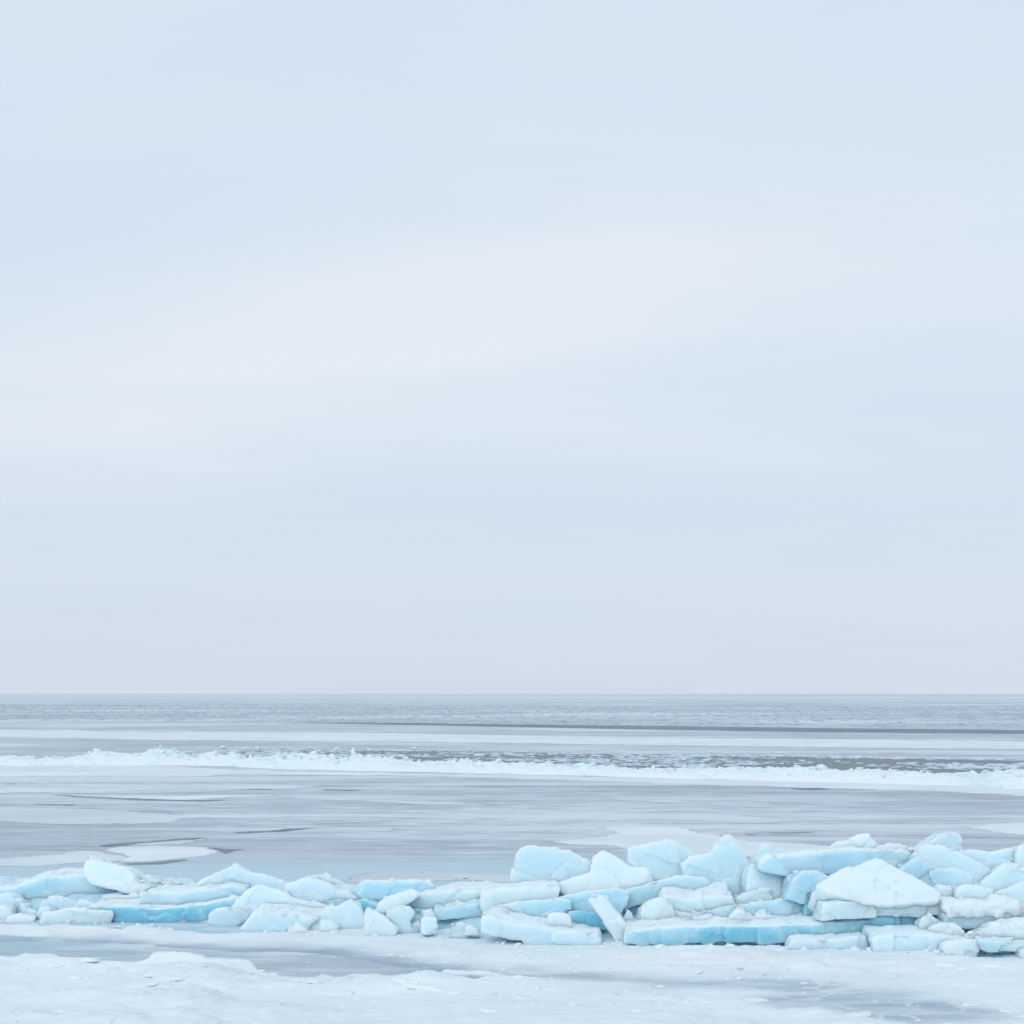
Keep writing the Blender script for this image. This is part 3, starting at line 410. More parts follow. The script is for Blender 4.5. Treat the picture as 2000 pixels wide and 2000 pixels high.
    ('ice_block', 'flat crowned ice block on top of the wide slab',
     [(3.905, 19.388, 0.963), (3.959, 19.388, 1.023), (3.996, 19.388, 1.068), (4.04, 19.388, 1.109), (4.262, 19.388, 1.166), (4.493, 19.388, 1.223), (4.574, 19.388, 1.147), (4.644, 19.388, 1.072), (4.673, 19.388, 0.957)], (0.0, 0.6, -0.096), 'frost', 0.5),
    ('ice_block', 'crumbly white block at right end of wide top slab',
     [(4.521, 19.066, 1.009), (4.546, 19.066, 1.109), (4.652, 19.066, 1.124), (4.702, 19.066, 1.157), (4.741, 19.066, 1.135), (4.82, 19.066, 1.15), (4.899, 19.066, 1.114), (4.967, 19.066, 1.075), (4.989, 19.066, 0.982), (4.923, 19.066, 0.947)], (0.0, 0.5, -0.08), 'frost', 0.8),
    ('ice_slab', 'big leaning slab with white upper edge right of the wide slab',
     [(4.736, 18.781, 0.835), (4.812, 18.812, 0.925), (4.914, 18.845, 1.019), (5.067, 18.89, 1.148), (5.142, 18.891, 1.151), (5.362, 18.87, 1.092), (5.583, 18.84, 1.006), (5.803, 18.801, 0.894), (5.877, 18.776, 0.823), (5.824, 18.735, 0.706), (5.621, 18.68, 0.549), (5.328, 18.68, 0.549), (4.964, 18.719, 0.66)], (0.0, 0.5, 0.0), 'pale', 0.4),
    ('ice_block', 'saturated blue wedge at left of the big leaning slab',
     [(4.668, 18.529, 0.867), (4.798, 18.529, 0.973), (4.896, 18.529, 1.044), (4.996, 18.529, 0.98), (5.093, 18.529, 0.876), (5.109, 18.529, 0.743), (4.918, 18.529, 0.68)], (0.0, 0.4, -0.064), 'blue', 0.1),
    ('ice_block', 'blue shadowed block beneath the big leaning slab',
     [(4.855, 18.471, 0.754), (4.987, 18.487, 0.832), (5.134, 18.498, 0.889), (5.338, 18.501, 0.903), (5.509, 18.486, 0.832), (5.653, 18.463, 0.713), (5.578, 18.426, 0.527), (4.968, 18.426, 0.527)], (0.0, 0.5, -0.08), 'blue', 0.2),
    ('ice_block', 'clear edged ice block jutting up behind the leaning slab',
     [(5.16, 19.183, 0.981), (5.199, 19.183, 1.117), (5.281, 19.183, 1.185), (5.368, 19.183, 1.247), (5.584, 19.183, 1.272), (5.621, 19.183, 1.224), (5.641, 19.183, 1.17), (5.617, 19.183, 1.067), (5.607, 19.183, 0.933)], (0.0, 0.55, -0.088), 'pale', 0.3),
    ('ice_block', 'long low pale block at the back near right edge',
     [(5.532, 19.099, 0.957), (5.565, 19.099, 1.098), (5.657, 19.099, 1.066), (5.771, 19.099, 1.052), (5.888, 19.099, 1.043), (5.974, 19.099, 1.024), (6.083, 19.099, 1.054), (6.199, 19.099, 1.085), (6.272, 19.099, 1.042), (6.316, 19.099, 1.005), (6.468, 19.099, 0.977), (6.468, 19.099, 0.669), (5.819, 19.099, 0.639)], (0.0, 0.7, -0.112), 'pale', 0.6),
    ('ice_block', 'ice block cut off by right edge, topmost there',
     [(6.237, 18.946, 0.831), (6.243, 18.946, 1.023), (6.261, 18.946, 1.103), (6.314, 18.946, 1.146), (6.46, 18.946, 1.139), (6.46, 18.946, 0.831)], (0.0, 0.5, -0.08), 'frost', 0.5),
    ('ice_slab', 'large white tilted slab facing the viewer at right',
     [(3.595, 18.139, 0.733), (3.63, 18.185, 0.779), (3.773, 18.249, 0.843), (3.94, 18.314, 0.908), (4.121, 18.375, 0.969), (4.257, 18.415, 1.009), (4.365, 18.442, 1.035), (4.481, 18.428, 1.022), (4.604, 18.344, 0.938), (4.743, 18.239, 0.833), (4.864, 18.178, 0.772), (4.973, 18.118, 0.712), (5.044, 18.06, 0.654), (4.996, 17.977, 0.571), (4.773, 17.967, 0.561), (4.551, 17.953, 0.547), (4.304, 17.948, 0.542), (4.109, 17.943, 0.537), (3.904, 18.014, 0.608), (3.736, 18.062, 0.656), (3.671, 18.09, 0.684)], (0.0, 0.42, -0.315), 'snow', 0.9),
    ('ice_block', 'pale ice ledge below right end of the white tilted slab',
     [(4.166, 18.045, 0.371), (4.233, 18.045, 0.55), (4.559, 18.045, 0.557), (4.986, 18.045, 0.584), (5.112, 18.045, 0.551), (5.133, 18.045, 0.425), (5.072, 18.045, 0.356), (4.981, 18.045, 0.393), (4.547, 18.045, 0.397)], (0.0, 0.5, -0.08), 'pale', 0.4),
    ('ice_slab', 'flat block under left part of the white tilted slab',
     [(3.613, 17.994, 0.323), (3.626, 17.994, 0.44), (3.639, 17.994, 0.531), (3.767, 17.994, 0.554), (4.166, 17.994, 0.561), (4.249, 17.994, 0.548), (4.265, 17.994, 0.381), (3.934, 17.994, 0.353)], (0.0, 0.6, 0.0), 'pale', 0.4),
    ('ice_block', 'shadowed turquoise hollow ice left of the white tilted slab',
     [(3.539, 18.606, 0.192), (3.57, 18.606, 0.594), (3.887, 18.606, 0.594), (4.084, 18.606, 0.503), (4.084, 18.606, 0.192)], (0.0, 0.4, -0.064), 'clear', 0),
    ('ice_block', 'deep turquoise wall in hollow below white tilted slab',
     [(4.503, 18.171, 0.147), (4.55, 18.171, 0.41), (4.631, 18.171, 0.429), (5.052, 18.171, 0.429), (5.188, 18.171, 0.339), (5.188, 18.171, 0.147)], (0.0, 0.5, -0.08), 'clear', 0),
    ('ice_block', 'small round grey ice lump in front of turquoise hollow',
     [(4.728, 17.807, 0.211), (4.718, 17.807, 0.344), (4.759, 17.807, 0.416), (4.853, 17.807, 0.449), (4.923, 17.807, 0.41), (4.979, 17.807, 0.349), (4.984, 17.807, 0.211)], (0.0, 0.28, -0.045), 'pale', 0.4),
    ('ice_block', 'flat topped pale block at right above the snowy shelf',
     [(5.252, 18.133, 0.49), (5.292, 18.174, 0.696), (5.378, 18.184, 0.743), (5.522, 18.18, 0.725), (5.678, 18.172, 0.687), (5.765, 18.151, 0.579), (5.737, 18.126, 0.457), (5.334, 18.126, 0.457)], (0.0, 0.6, -0.096), 'pale', 0.6),
    ('ice_block', 'dim pale block right of the white tilted slab',
     [(4.97, 18.331, 0.648), (5.088, 18.331, 0.699), (5.38, 18.331, 0.684), (5.387, 18.331, 0.431), (5.204, 18.331, 0.4), (5.109, 18.331, 0.4)], (0.0, 0.5, -0.08), 'pale', 0.3),
    ('ice_block', 'smooth bulging block at right edge under the low back block',
     [(5.577, 18.501, 0.645), (5.731, 18.546, 0.794), (5.853, 18.57, 0.877), (5.979, 18.593, 0.952), (6.117, 18.586, 0.929), (6.103, 18.571, 0.88), (6.332, 18.571, 0.88), (6.284, 18.431, 0.413), (5.815, 18.44, 0.441)], (0.0, 0.6, -0.096), 'pale', 0.5),
    ('ice_block', 'broad sloping pale ice face at the right edge',
     [(5.561, 18.12, 0.564), (5.722, 18.147, 0.652), (5.923, 18.167, 0.719), (6.204, 18.197, 0.82), (6.162, 18.074, 0.409), (5.627, 18.074, 0.409)], (0.0, 0.5, -0.08), 'pale', 0.5),
    ('ice_slab', 'snow laden shelf of ice at right edge',
     [(5.031, 17.857, 0.309), (5.036, 17.857, 0.409), (5.093, 17.857, 0.426), (5.555, 17.857, 0.44), (5.771, 17.857, 0.467), (6.088, 17.857, 0.503), (6.088, 17.857, 0.299), (5.502, 17.857, 0.258), (5.188, 17.857, 0.271)], (0.0, 0.7, 0.035), 'blue', 1),
    ('snow_heap', 'white snow cap on the shelf at right edge',
     [(5.026, 17.855, 0.496), (5.043, 17.871, 0.55), (5.127, 17.873, 0.556), (5.257, 17.873, 0.556), (5.286, 17.879, 0.577), (5.508, 17.88, 0.579), (5.587, 17.883, 0.589), (5.643, 17.89, 0.611), (5.76, 17.896, 0.632), (5.844, 17.888, 0.604), (5.933, 17.874, 0.56), (5.954, 17.864, 0.524), (6.089, 17.86, 0.513), (6.082, 17.84, 0.444), (5.657, 17.831, 0.415), (5.222, 17.827, 0.402), (5.063, 17.828, 0.404)], (0.0, 0.6, 0.0), 'snow', 1),
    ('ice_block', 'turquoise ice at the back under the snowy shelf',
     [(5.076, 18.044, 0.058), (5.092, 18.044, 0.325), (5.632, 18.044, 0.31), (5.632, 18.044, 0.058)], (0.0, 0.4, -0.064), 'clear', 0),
    ('ice_slab', 'front block with rounded snow mound, right of dark notch',
     [(4.147, 17.544, -0.0), (4.125, 17.544, 0.111), (4.107, 17.544, 0.168), (4.147, 17.544, 0.235), (4.607, 17.544, 0.249), (4.941, 17.544, 0.236), (5.179, 17.544, 0.197), (5.21, 17.544, 0.103), (5.179, 17.544, -0.021), (4.606, 17.544, -0.014)], (0.0, 0.75, 0.022), 'pale', 0.9),
    ('snow_heap', 'rounded snow mound on the front right block',
     [(4.488, 17.705, 0.17), (4.659, 17.716, 0.224), (4.727, 17.724, 0.262), (4.797, 17.729, 0.289), (4.895, 17.737, 0.326), (5.007, 17.74, 0.345), (5.107, 17.741, 0.349), (5.193, 17.731, 0.299), (5.226, 17.718, 0.235), (5.256, 17.699, 0.14)], (0.0, 0.4, 0.0), 'snow', 1),
    ('ice_block', 'octagonal frosted ice chunk at front of right ridge end',
     [(4.866, 17.335, 0.12), (4.895, 17.335, 0.174), (4.954, 17.335, 0.218), (5.104, 17.335, 0.224), (5.237, 17.335, 0.224), (5.271, 17.335, 0.139), (5.265, 17.335, 0.063), (5.189, 17.335, -0.001), (4.938, 17.335, 0.016)], (0.0, 0.35, -0.056), 'frost', 0.5),
    ('ice_shard', 'small upright ice tooth behind the octagonal chunk',
     [(5.186, 17.587, 0.119), (5.197, 17.587, 0.196), (5.239, 17.587, 0.281), (5.326, 17.587, 0.263), (5.352, 17.587, 0.119)], (0.0, 0.2, -0.032), 'frost', 0.6),
    ('ice_slab', 'low blue grey front block left of dark notch',
     [(3.186, 17.776, 0.005), (3.191, 17.776, 0.076), (3.234, 17.776, 0.145), (3.453, 17.776, 0.153), (3.775, 17.776, 0.162), (3.936, 17.776, 0.186), (4.117, 17.776, 0.218), (4.139, 17.776, 0.09), (4.102, 17.776, -0.026), (3.723, 17.776, -0.04), (3.261, 17.776, -0.02)], (0.0, 0.6, 0.018), 'pale', 0.8),
    ('snow_heap', 'snow covered boulder of ice at the right edge, front',
     [(5.316, 17.585, 0.148), (5.327, 17.6, 0.245), (5.388, 17.608, 0.301), (5.476, 17.619, 0.373), (5.62, 17.621, 0.387), (5.696, 17.615, 0.347), (5.8, 17.621, 0.387), (6.009, 17.623, 0.401), (5.994, 17.58, 0.113), (5.549, 17.58, 0.113)], (0.0, 0.6, 0.0), 'snow', 1),
    ('ice_slab', 'undercut blue slab beneath the snow covered boulder',
     [(5.252, 17.339, 0.134), (5.271, 17.339, 0.22), (5.396, 17.339, 0.202), (5.912, 17.339, 0.208), (5.912, 17.339, 0.078), (5.606, 17.339, 0.074), (5.365, 17.339, 0.078)], (0.0, 0.9, 0.0), 'blue', 0.4),
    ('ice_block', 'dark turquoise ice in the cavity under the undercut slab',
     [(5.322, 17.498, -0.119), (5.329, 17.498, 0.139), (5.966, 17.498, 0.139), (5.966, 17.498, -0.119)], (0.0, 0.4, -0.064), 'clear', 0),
    ('ice_block', 'white ice corner touching ground at right edge',
     [(5.695, 17.245, 0.008), (5.712, 17.245, 0.125), (5.88, 17.245, 0.173), (5.88, 17.245, -0.025)], (0.0, 0.4, -0.064), 'frost', 0.8),
]
SHEETS = [
    ('snow_patch', 'broad grey white snow patch on ice behind the dome block', 'snow patch', 'snow', 1, None,
     [(0.7, 31.23), (0.77, 31.29), (0.85, 31.34), (0.93, 31.41), (0.98, 31.46), (1.05, 31.51), (1.1, 31.64), (1.18, 31.72), (1.24, 31.71), (1.33, 31.75), (1.39, 31.8), (1.45, 31.86), (1.49, 31.91), (1.57, 31.97), (1.64, 32.1), (1.71, 32.13), (1.76, 32.22), (1.82, 32.28), (1.91, 32.35), (1.97, 32.5), (2.04, 32.68), (2.12, 32.85), (2.21, 32.93), (2.3, 33.04), (2.23, 33.15), (2.19, 33.3), (2.16, 33.53), (2.12, 33.71), (2.07, 33.85), (2.0, 34.0), (1.96, 34.22), (1.87, 34.4), (1.96, 34.53), (2.04, 34.59), (2.12, 34.7), (2.24, 34.83), (2.34, 34.89), (2.39, 34.9), (2.47, 34.92), (2.54, 34.94), (2.62, 34.91), (2.68, 34.94), (2.72, 34.99), (2.78, 34.97), (2.86, 34.95), (2.96, 34.98), (3.03, 35.0), (3.11, 35.0), (3.19, 35.0), (3.27, 35.04), (3.3, 35.04), (3.39, 34.97), (3.45, 34.91), (3.54, 34.91), (3.63, 34.86), (3.7, 34.88), (3.76, 34.87), (3.79, 34.66), (3.84, 34.42), (3.87, 34.17), (3.91, 33.92), (3.93, 33.71), (3.97, 33.49), (4.01, 33.27), (4.04, 33.07), (4.09, 32.96), (4.14, 32.88), (4.21, 32.82), (4.27, 32.68), (4.33, 32.55), (4.4, 32.39), (4.45, 32.26), (4.49, 32.12), (4.56, 31.97), (4.62, 31.84), (4.67, 31.69), (4.71, 31.57), (4.74, 31.47), (4.81, 31.41), (4.86, 31.34), (4.9, 31.31), (4.92, 31.26), (4.98, 31.22), (5.07, 31.18), (5.16, 31.18), (5.23, 31.15), (5.3, 31.11), (5.34, 31.05), (5.39, 30.99), (5.47, 30.95), (5.52, 30.93), (5.58, 30.89), (5.63, 30.85), (5.68, 30.83), (5.74, 30.8), (5.81, 30.77), (5.87, 30.74), (5.92, 30.67), (5.95, 30.64), (5.98, 30.59), (6.03, 30.55), (6.09, 30.49), (6.13, 30.45), (6.18, 30.39), (6.22, 30.33), (6.28, 30.27), (6.33, 30.2), (6.39, 30.16), (6.45, 30.09), (6.49, 30.03), (6.53, 29.96), (6.58, 29.94), (6.49, 29.7), (6.39, 29.47), (6.3, 29.23), (6.21, 29.0), (6.12, 28.78), (6.05, 28.76), (6.01, 28.73), (5.94, 28.67), (5.88, 28.64), (5.83, 28.62), (5.76, 28.56), (5.7, 28.53), (5.65, 28.53), (5.59, 28.52), (5.53, 28.5), (5.46, 28.49), (5.37, 28.45), (5.28, 28.41), (5.21, 28.38), (5.16, 28.38), (5.1, 28.36), (5.03, 28.35), (4.96, 28.32), (4.91, 28.32), (4.83, 28.3), (4.77, 28.28), (4.73, 28.28), (4.68, 28.26), (4.61, 28.26), (4.56, 28.28), (4.49, 28.29), (4.46, 28.28), (4.4, 28.26), (4.31, 28.22), (4.24, 28.21), (4.2, 28.18), (4.14, 28.18), (4.11, 28.18), (4.07, 28.19), (4.01, 28.17), (3.95, 28.17), (3.87, 28.14), (3.81, 28.14), (3.75, 28.15), (3.68, 28.2), (3.63, 28.22), (3.58, 28.26), (3.52, 28.25), (3.49, 28.3), (3.43, 28.34), (3.35, 28.36), (3.3, 28.37), (3.24, 28.38), (3.19, 28.43), (3.15, 28.47), (3.09, 28.53), (3.04, 28.57), (2.98, 28.57), (2.93, 28.6), (2.88, 28.67), (2.83, 28.71), (2.8, 28.75), (2.75, 28.82), (2.72, 28.9), (2.67, 29.03), (2.6, 29.11), (2.52, 29.21), (2.47, 29.32), (2.42, 29.42), (2.37, 29.47), (2.33, 29.54), (2.28, 29.63), (2.22, 29.71), (2.15, 29.82), (2.09, 29.93), (2.05, 30.02), (2.01, 30.09), (1.97, 30.21), (1.92, 30.31), (1.87, 30.33), (1.81, 30.38), (1.73, 30.43), (1.66, 30.44), (1.57, 30.4), (1.51, 30.41), (1.45, 30.41), (1.4, 30.48), (1.35, 30.5), (1.29, 30.5), (1.24, 30.53), (1.17, 30.58), (1.11, 30.65), (1.05, 30.76), (1.01, 30.83), (0.93, 30.9), (0.87, 30.95), (0.82, 31.02), (0.75, 31.13)], True),
    ('snow_patch', 'bright snow patch behind ridge cut off by right edge', 'snow patch', 'snow', 1, None,
     [(10.21, 34.64), (10.3, 34.73), (10.36, 34.8), (10.42, 34.83), (10.52, 34.94), (10.64, 35.09), (10.71, 35.14), (10.83, 35.24), (10.93, 35.35), (11.03, 35.41), (11.12, 35.5), (11.2, 35.56), (11.31, 35.6), (11.41, 35.63), (11.52, 35.67), (11.6, 35.69), (11.64, 35.67), (11.71, 35.71), (11.77, 35.71), (11.85, 35.69), (11.95, 35.73), (12.06, 35.76), (12.16, 35.78), (12.21, 35.78), (12.29, 35.83), (12.38, 35.85), (12.44, 35.87), (12.49, 35.85), (12.52, 35.78), (12.59, 35.8), (12.67, 35.81), (12.75, 35.77), (12.82, 35.67), (12.9, 35.65), (12.95, 35.6), (13.01, 35.52), (13.07, 35.47), (13.1, 35.37), (13.13, 35.32), (13.17, 35.27), (13.21, 35.21), (13.27, 35.18), (13.34, 35.14), (13.38, 35.08), (13.43, 35.02), (13.27, 34.61), (13.1, 34.18), (12.93, 33.78), (12.77, 33.36), (12.62, 32.97), (12.48, 32.6), (12.34, 32.24), (12.3, 32.27), (12.26, 32.31), (12.21, 32.32), (12.15, 32.31), (12.08, 32.32), (12.04, 32.34), (11.97, 32.33), (11.87, 32.29), (11.79, 32.26), (11.72, 32.22), (11.65, 32.22), (11.6, 32.26), (11.54, 32.24), (11.49, 32.26), (11.44, 32.27), (11.39, 32.29), (11.32, 32.29), (11.23, 32.34), (11.16, 32.37), (11.08, 32.41), (11.04, 32.46), (10.99, 32.52), (10.92, 32.59), (10.87, 32.63), (10.82, 32.69), (10.77, 32.74), (10.73, 32.78), (10.69, 32.87), (10.65, 32.97), (10.59, 33.03), (10.55, 33.11), (10.52, 33.24), (10.48, 33.35), (10.43, 33.38), (10.42, 33.51), (10.38, 33.61), (10.37, 33.73), (10.34, 33.81), (10.31, 33.95), (10.29, 34.1), (10.27, 34.24), (10.26, 34.4), (10.23, 34.52)], True),
    ('snow_patch', 'bright oval snow patch behind the leftmost ice peak', 'snow patch', 'snow', 2, None,
     [(-7.95, 29.86), (-7.89, 29.92), (-7.86, 29.99), (-7.79, 30.0), (-7.74, 30.06), (-7.69, 30.13), (-7.62, 30.16), (-7.58, 30.18), (-7.55, 30.19), (-7.49, 30.21), (-7.44, 30.23), (-7.37, 30.24), (-7.27, 30.22), (-7.22, 30.24), (-7.17, 30.27), (-7.12, 30.29), (-7.09, 30.36), (-7.03, 30.34), (-6.98, 30.33), (-6.9, 30.29), (-6.82, 30.26), (-6.75, 30.22), (-6.68, 30.2), (-6.63, 30.21), (-6.55, 30.18), (-6.48, 30.16), (-6.4, 30.13), (-6.32, 30.15), (-6.23, 30.07), (-6.16, 30.06), (-6.07, 30.04), (-6.02, 30.02), (-5.98, 29.92), (-5.88, 29.75), (-5.76, 29.59), (-5.66, 29.47), (-5.57, 29.37), (-5.56, 29.14), (-5.59, 28.92), (-5.6, 28.71), (-5.62, 28.56), (-5.67, 28.43), (-5.69, 28.27), (-5.76, 28.22), (-5.82, 28.19), (-5.88, 28.12), (-5.95, 28.13), (-6.0, 28.1), (-6.04, 28.04), (-6.06, 27.96), (-6.11, 27.86), (-6.16, 27.8), (-6.21, 27.76), (-6.26, 27.71), (-6.3, 27.68), (-6.34, 27.64), (-6.37, 27.6), (-6.42, 27.55), (-6.48, 27.51), (-6.53, 27.48), (-6.58, 27.45), (-6.64, 27.43), (-6.7, 27.41), (-6.76, 27.41), (-6.81, 27.37), (-6.89, 27.42), (-6.96, 27.52), (-7.03, 27.61), (-7.11, 27.71), (-7.12, 27.84), (-7.1, 28.0), (-7.1, 28.17), (-7.08, 28.36), (-7.16, 28.45), (-7.22, 28.56), (-7.3, 28.66), (-7.38, 28.78), (-7.48, 28.9), (-7.58, 29.03), (-7.66, 29.17), (-7.75, 29.32), (-7.85, 29.61)], True),
    ('snow_patch', 'narrow grey white drift just behind the oval snow patch', 'snow patch', 'drift', 1, None,
     [(-8.09, 30.5), (-8.06, 30.55), (-8.02, 30.61), (-8.01, 30.71), (-7.99, 30.75), (-7.96, 30.8), (-7.89, 30.85), (-7.82, 30.87), (-7.74, 30.92), (-7.66, 30.97), (-7.62, 31.03), (-7.6, 31.1), (-7.54, 31.12), (-7.48, 31.15), (-7.43, 31.23), (-7.36, 31.27), (-7.31, 31.28), (-7.26, 31.33), (-7.21, 31.39), (-7.18, 31.47), (-7.12, 31.52), (-7.05, 31.59), (-6.99, 31.61), (-6.92, 31.64), (-6.85, 31.68), (-6.8, 31.73), (-6.77, 31.76), (-6.72, 31.79), (-6.66, 31.85), (-6.62, 31.88), (-6.55, 31.91), (-6.47, 31.95), (-6.34, 31.6), (-6.37, 31.43), (-6.4, 31.26), (-6.44, 31.1), (-6.47, 30.95), (-6.53, 30.91), (-6.57, 30.84), (-6.62, 30.79), (-6.7, 30.74), (-6.76, 30.69), (-6.83, 30.69), (-6.87, 30.66), (-6.91, 30.61), (-6.98, 30.57), (-7.02, 30.53), (-7.06, 30.5), (-7.12, 30.46), (-7.18, 30.43), (-7.24, 30.38), (-7.29, 30.36), (-7.36, 30.35), (-7.42, 30.3), (-7.49, 30.28), (-7.57, 30.29), (-7.63, 30.33), (-7.68, 30.36), (-7.75, 30.37), (-7.83, 30.41), (-7.89, 30.46), (-7.96, 30.47), (-8.0, 30.49), (-8.05, 30.52)], True),
    ('snow_patch', 'ragged snow streaks left of the oval snow patch', 'snow patch', 'drift', 1, None,
     [(-9.85, 27.79), (-9.79, 27.8), (-9.76, 27.9), (-9.72, 27.95), (-9.67, 27.96), (-9.61, 27.94), (-9.55, 27.94), (-9.48, 27.92), (-9.42, 27.97), (-9.38, 28.0), (-9.34, 28.03), (-9.28, 28.03), (-9.25, 28.1), (-9.21, 28.14), (-9.18, 28.22), (-9.13, 28.26), (-9.06, 28.21), (-9.03, 28.25), (-8.99, 28.26), (-8.93, 28.29), (-8.91, 28.41), (-8.88, 28.5), (-8.87, 28.59), (-8.81, 28.6), (-8.73, 28.57), (-8.68, 28.58), (-8.65, 28.61), (-8.59, 28.66), (-8.53, 28.68), (-8.49, 28.77), (-8.47, 28.93), (-8.46, 29.05), (-8.41, 29.14), (-8.38, 29.25), (-8.36, 29.42), (-8.33, 29.53), (-8.25, 29.46), (-8.21, 29.41), (-8.14, 29.4), (-8.08, 29.35), (-7.99, 29.3), (-7.91, 29.24), (-7.85, 29.21), (-7.8, 29.18), (-7.72, 29.09), (-7.62, 28.94), (-7.55, 28.84), (-7.47, 28.74), (-7.37, 28.62), (-7.28, 28.52), (-7.2, 28.41), (-7.12, 28.35), (-7.04, 28.29), (-6.95, 28.24), (-6.94, 28.09), (-6.96, 27.92), (-7.0, 27.78), (-7.01, 27.66), (-7.03, 27.54), (-7.08, 27.53), (-7.14, 27.51), (-7.19, 27.47), (-7.25, 27.46), (-7.31, 27.42), (-7.35, 27.35), (-7.38, 27.31), (-7.43, 27.29), (-7.49, 27.31), (-7.53, 27.28), (-7.59, 27.28), (-7.64, 27.24), (-7.68, 27.24), (-7.73, 27.23), (-7.79, 27.22), (-7.83, 27.17), (-7.88, 27.15), (-7.92, 27.13), (-7.97, 27.08), (-8.03, 27.0), (-8.09, 26.99), (-8.13, 26.95), (-8.15, 26.94), (-8.17, 26.9), (-8.21, 26.86), (-8.23, 26.79), (-8.29, 26.71), (-8.32, 26.6), (-8.37, 26.63), (-8.43, 26.62), (-8.5, 26.68), (-8.57, 26.74), (-8.66, 26.77), (-8.74, 26.78), (-8.81, 26.81), (-8.84, 26.79), (-8.91, 26.8), (-8.94, 26.82), (-8.98, 26.81), (-9.03, 26.81), (-9.08, 26.84), (-9.16, 26.88), (-9.22, 26.88), (-9.26, 26.83), (-9.29, 26.77), (-9.33, 26.71), (-9.39, 26.71), (-9.44, 26.67), (-9.52, 26.91), (-9.61, 27.19), (-9.71, 27.52)], True),
    ('snow_patch', 'long thin white drift in front of the far ridge, left', 'snow patch', 'snow', 2, None,
     [(-12.33, 44.57), (-12.23, 44.63), (-12.11, 44.72), (-11.97, 44.69), (-11.86, 44.78), (-11.77, 44.83), (-11.68, 44.95), (-11.6, 45.01), (-11.52, 44.96), (-11.41, 44.98), (-11.36, 45.05), (-11.29, 45.05), (-11.24, 45.09), (-11.17, 45.1), (-11.09, 45.12), (-11.03, 45.16), (-10.95, 45.18), (-10.84, 45.18), (-10.74, 45.19), (-10.68, 45.28), (-10.59, 45.28), (-10.5, 45.33), (-10.41, 45.34), (-10.31, 45.33), (-10.21, 45.28), (-10.07, 45.29), (-9.95, 45.31), (-9.87, 45.3), (-9.79, 45.26), (-9.71, 45.29), (-9.64, 45.29), (-9.52, 45.34), (-9.45, 45.39), (-9.37, 45.44), (-9.26, 45.46), (-9.18, 45.49), (-9.08, 45.52), (-8.97, 45.48), (-8.92, 45.54), (-8.83, 45.57), (-8.72, 45.57), (-8.61, 45.59), (-8.55, 45.54), (-8.47, 45.55), (-8.37, 45.54), (-8.25, 45.51), (-8.17, 45.56), (-8.07, 45.53), (-7.98, 45.53), (-7.88, 45.56), (-7.77, 45.61), (-7.68, 45.6), (-7.61, 45.64), (-7.56, 45.66), (-7.46, 45.67), (-7.34, 45.62), (-7.27, 45.61), (-7.18, 45.45), (-7.09, 45.37), (-6.99, 45.26), (-7.09, 45.21), (-7.16, 45.17), (-7.23, 45.15), (-7.31, 45.11), (-7.42, 45.12), (-7.5, 45.07), (-7.56, 45.02), (-7.63, 44.99), (-7.69, 45.01), (-7.78, 44.93), (-7.84, 44.87), (-7.93, 44.79), (-8.01, 44.75), (-8.07, 44.74), (-8.19, 44.77), (-8.27, 44.64), (-8.32, 44.41), (-8.43, 44.29), (-8.52, 44.12), (-8.56, 44.01), (-8.6, 43.87), (-8.66, 43.75), (-8.76, 43.7), (-8.87, 43.65), (-8.93, 43.61), (-8.97, 43.55), (-9.01, 43.51), (-9.08, 43.44), (-9.15, 43.4), (-9.24, 43.32), (-9.33, 43.35), (-9.43, 43.38), (-9.51, 43.4), (-9.62, 43.45), (-9.71, 43.52), (-9.8, 43.52), (-9.89, 43.56), (-9.99, 43.63), (-10.05, 43.64), (-10.17, 43.69), (-10.26, 43.74), (-10.34, 43.78), (-10.41, 43.77), (-10.5, 43.75), (-10.59, 43.74), (-10.72, 43.79), (-10.86, 43.87), (-11.0, 43.93), (-11.1, 43.95), (-11.18, 43.98), (-11.23, 43.98), (-11.29, 43.99), (-11.36, 43.99), (-11.47, 44.06), (-11.61, 44.11), (-11.72, 44.13), (-11.84, 44.15), (-11.91, 44.13), (-12.05, 44.28)], False),
    ('snow_patch', 'narrow white streak left of centre halfway to far ridge', 'snow patch', 'drift', 1, None,
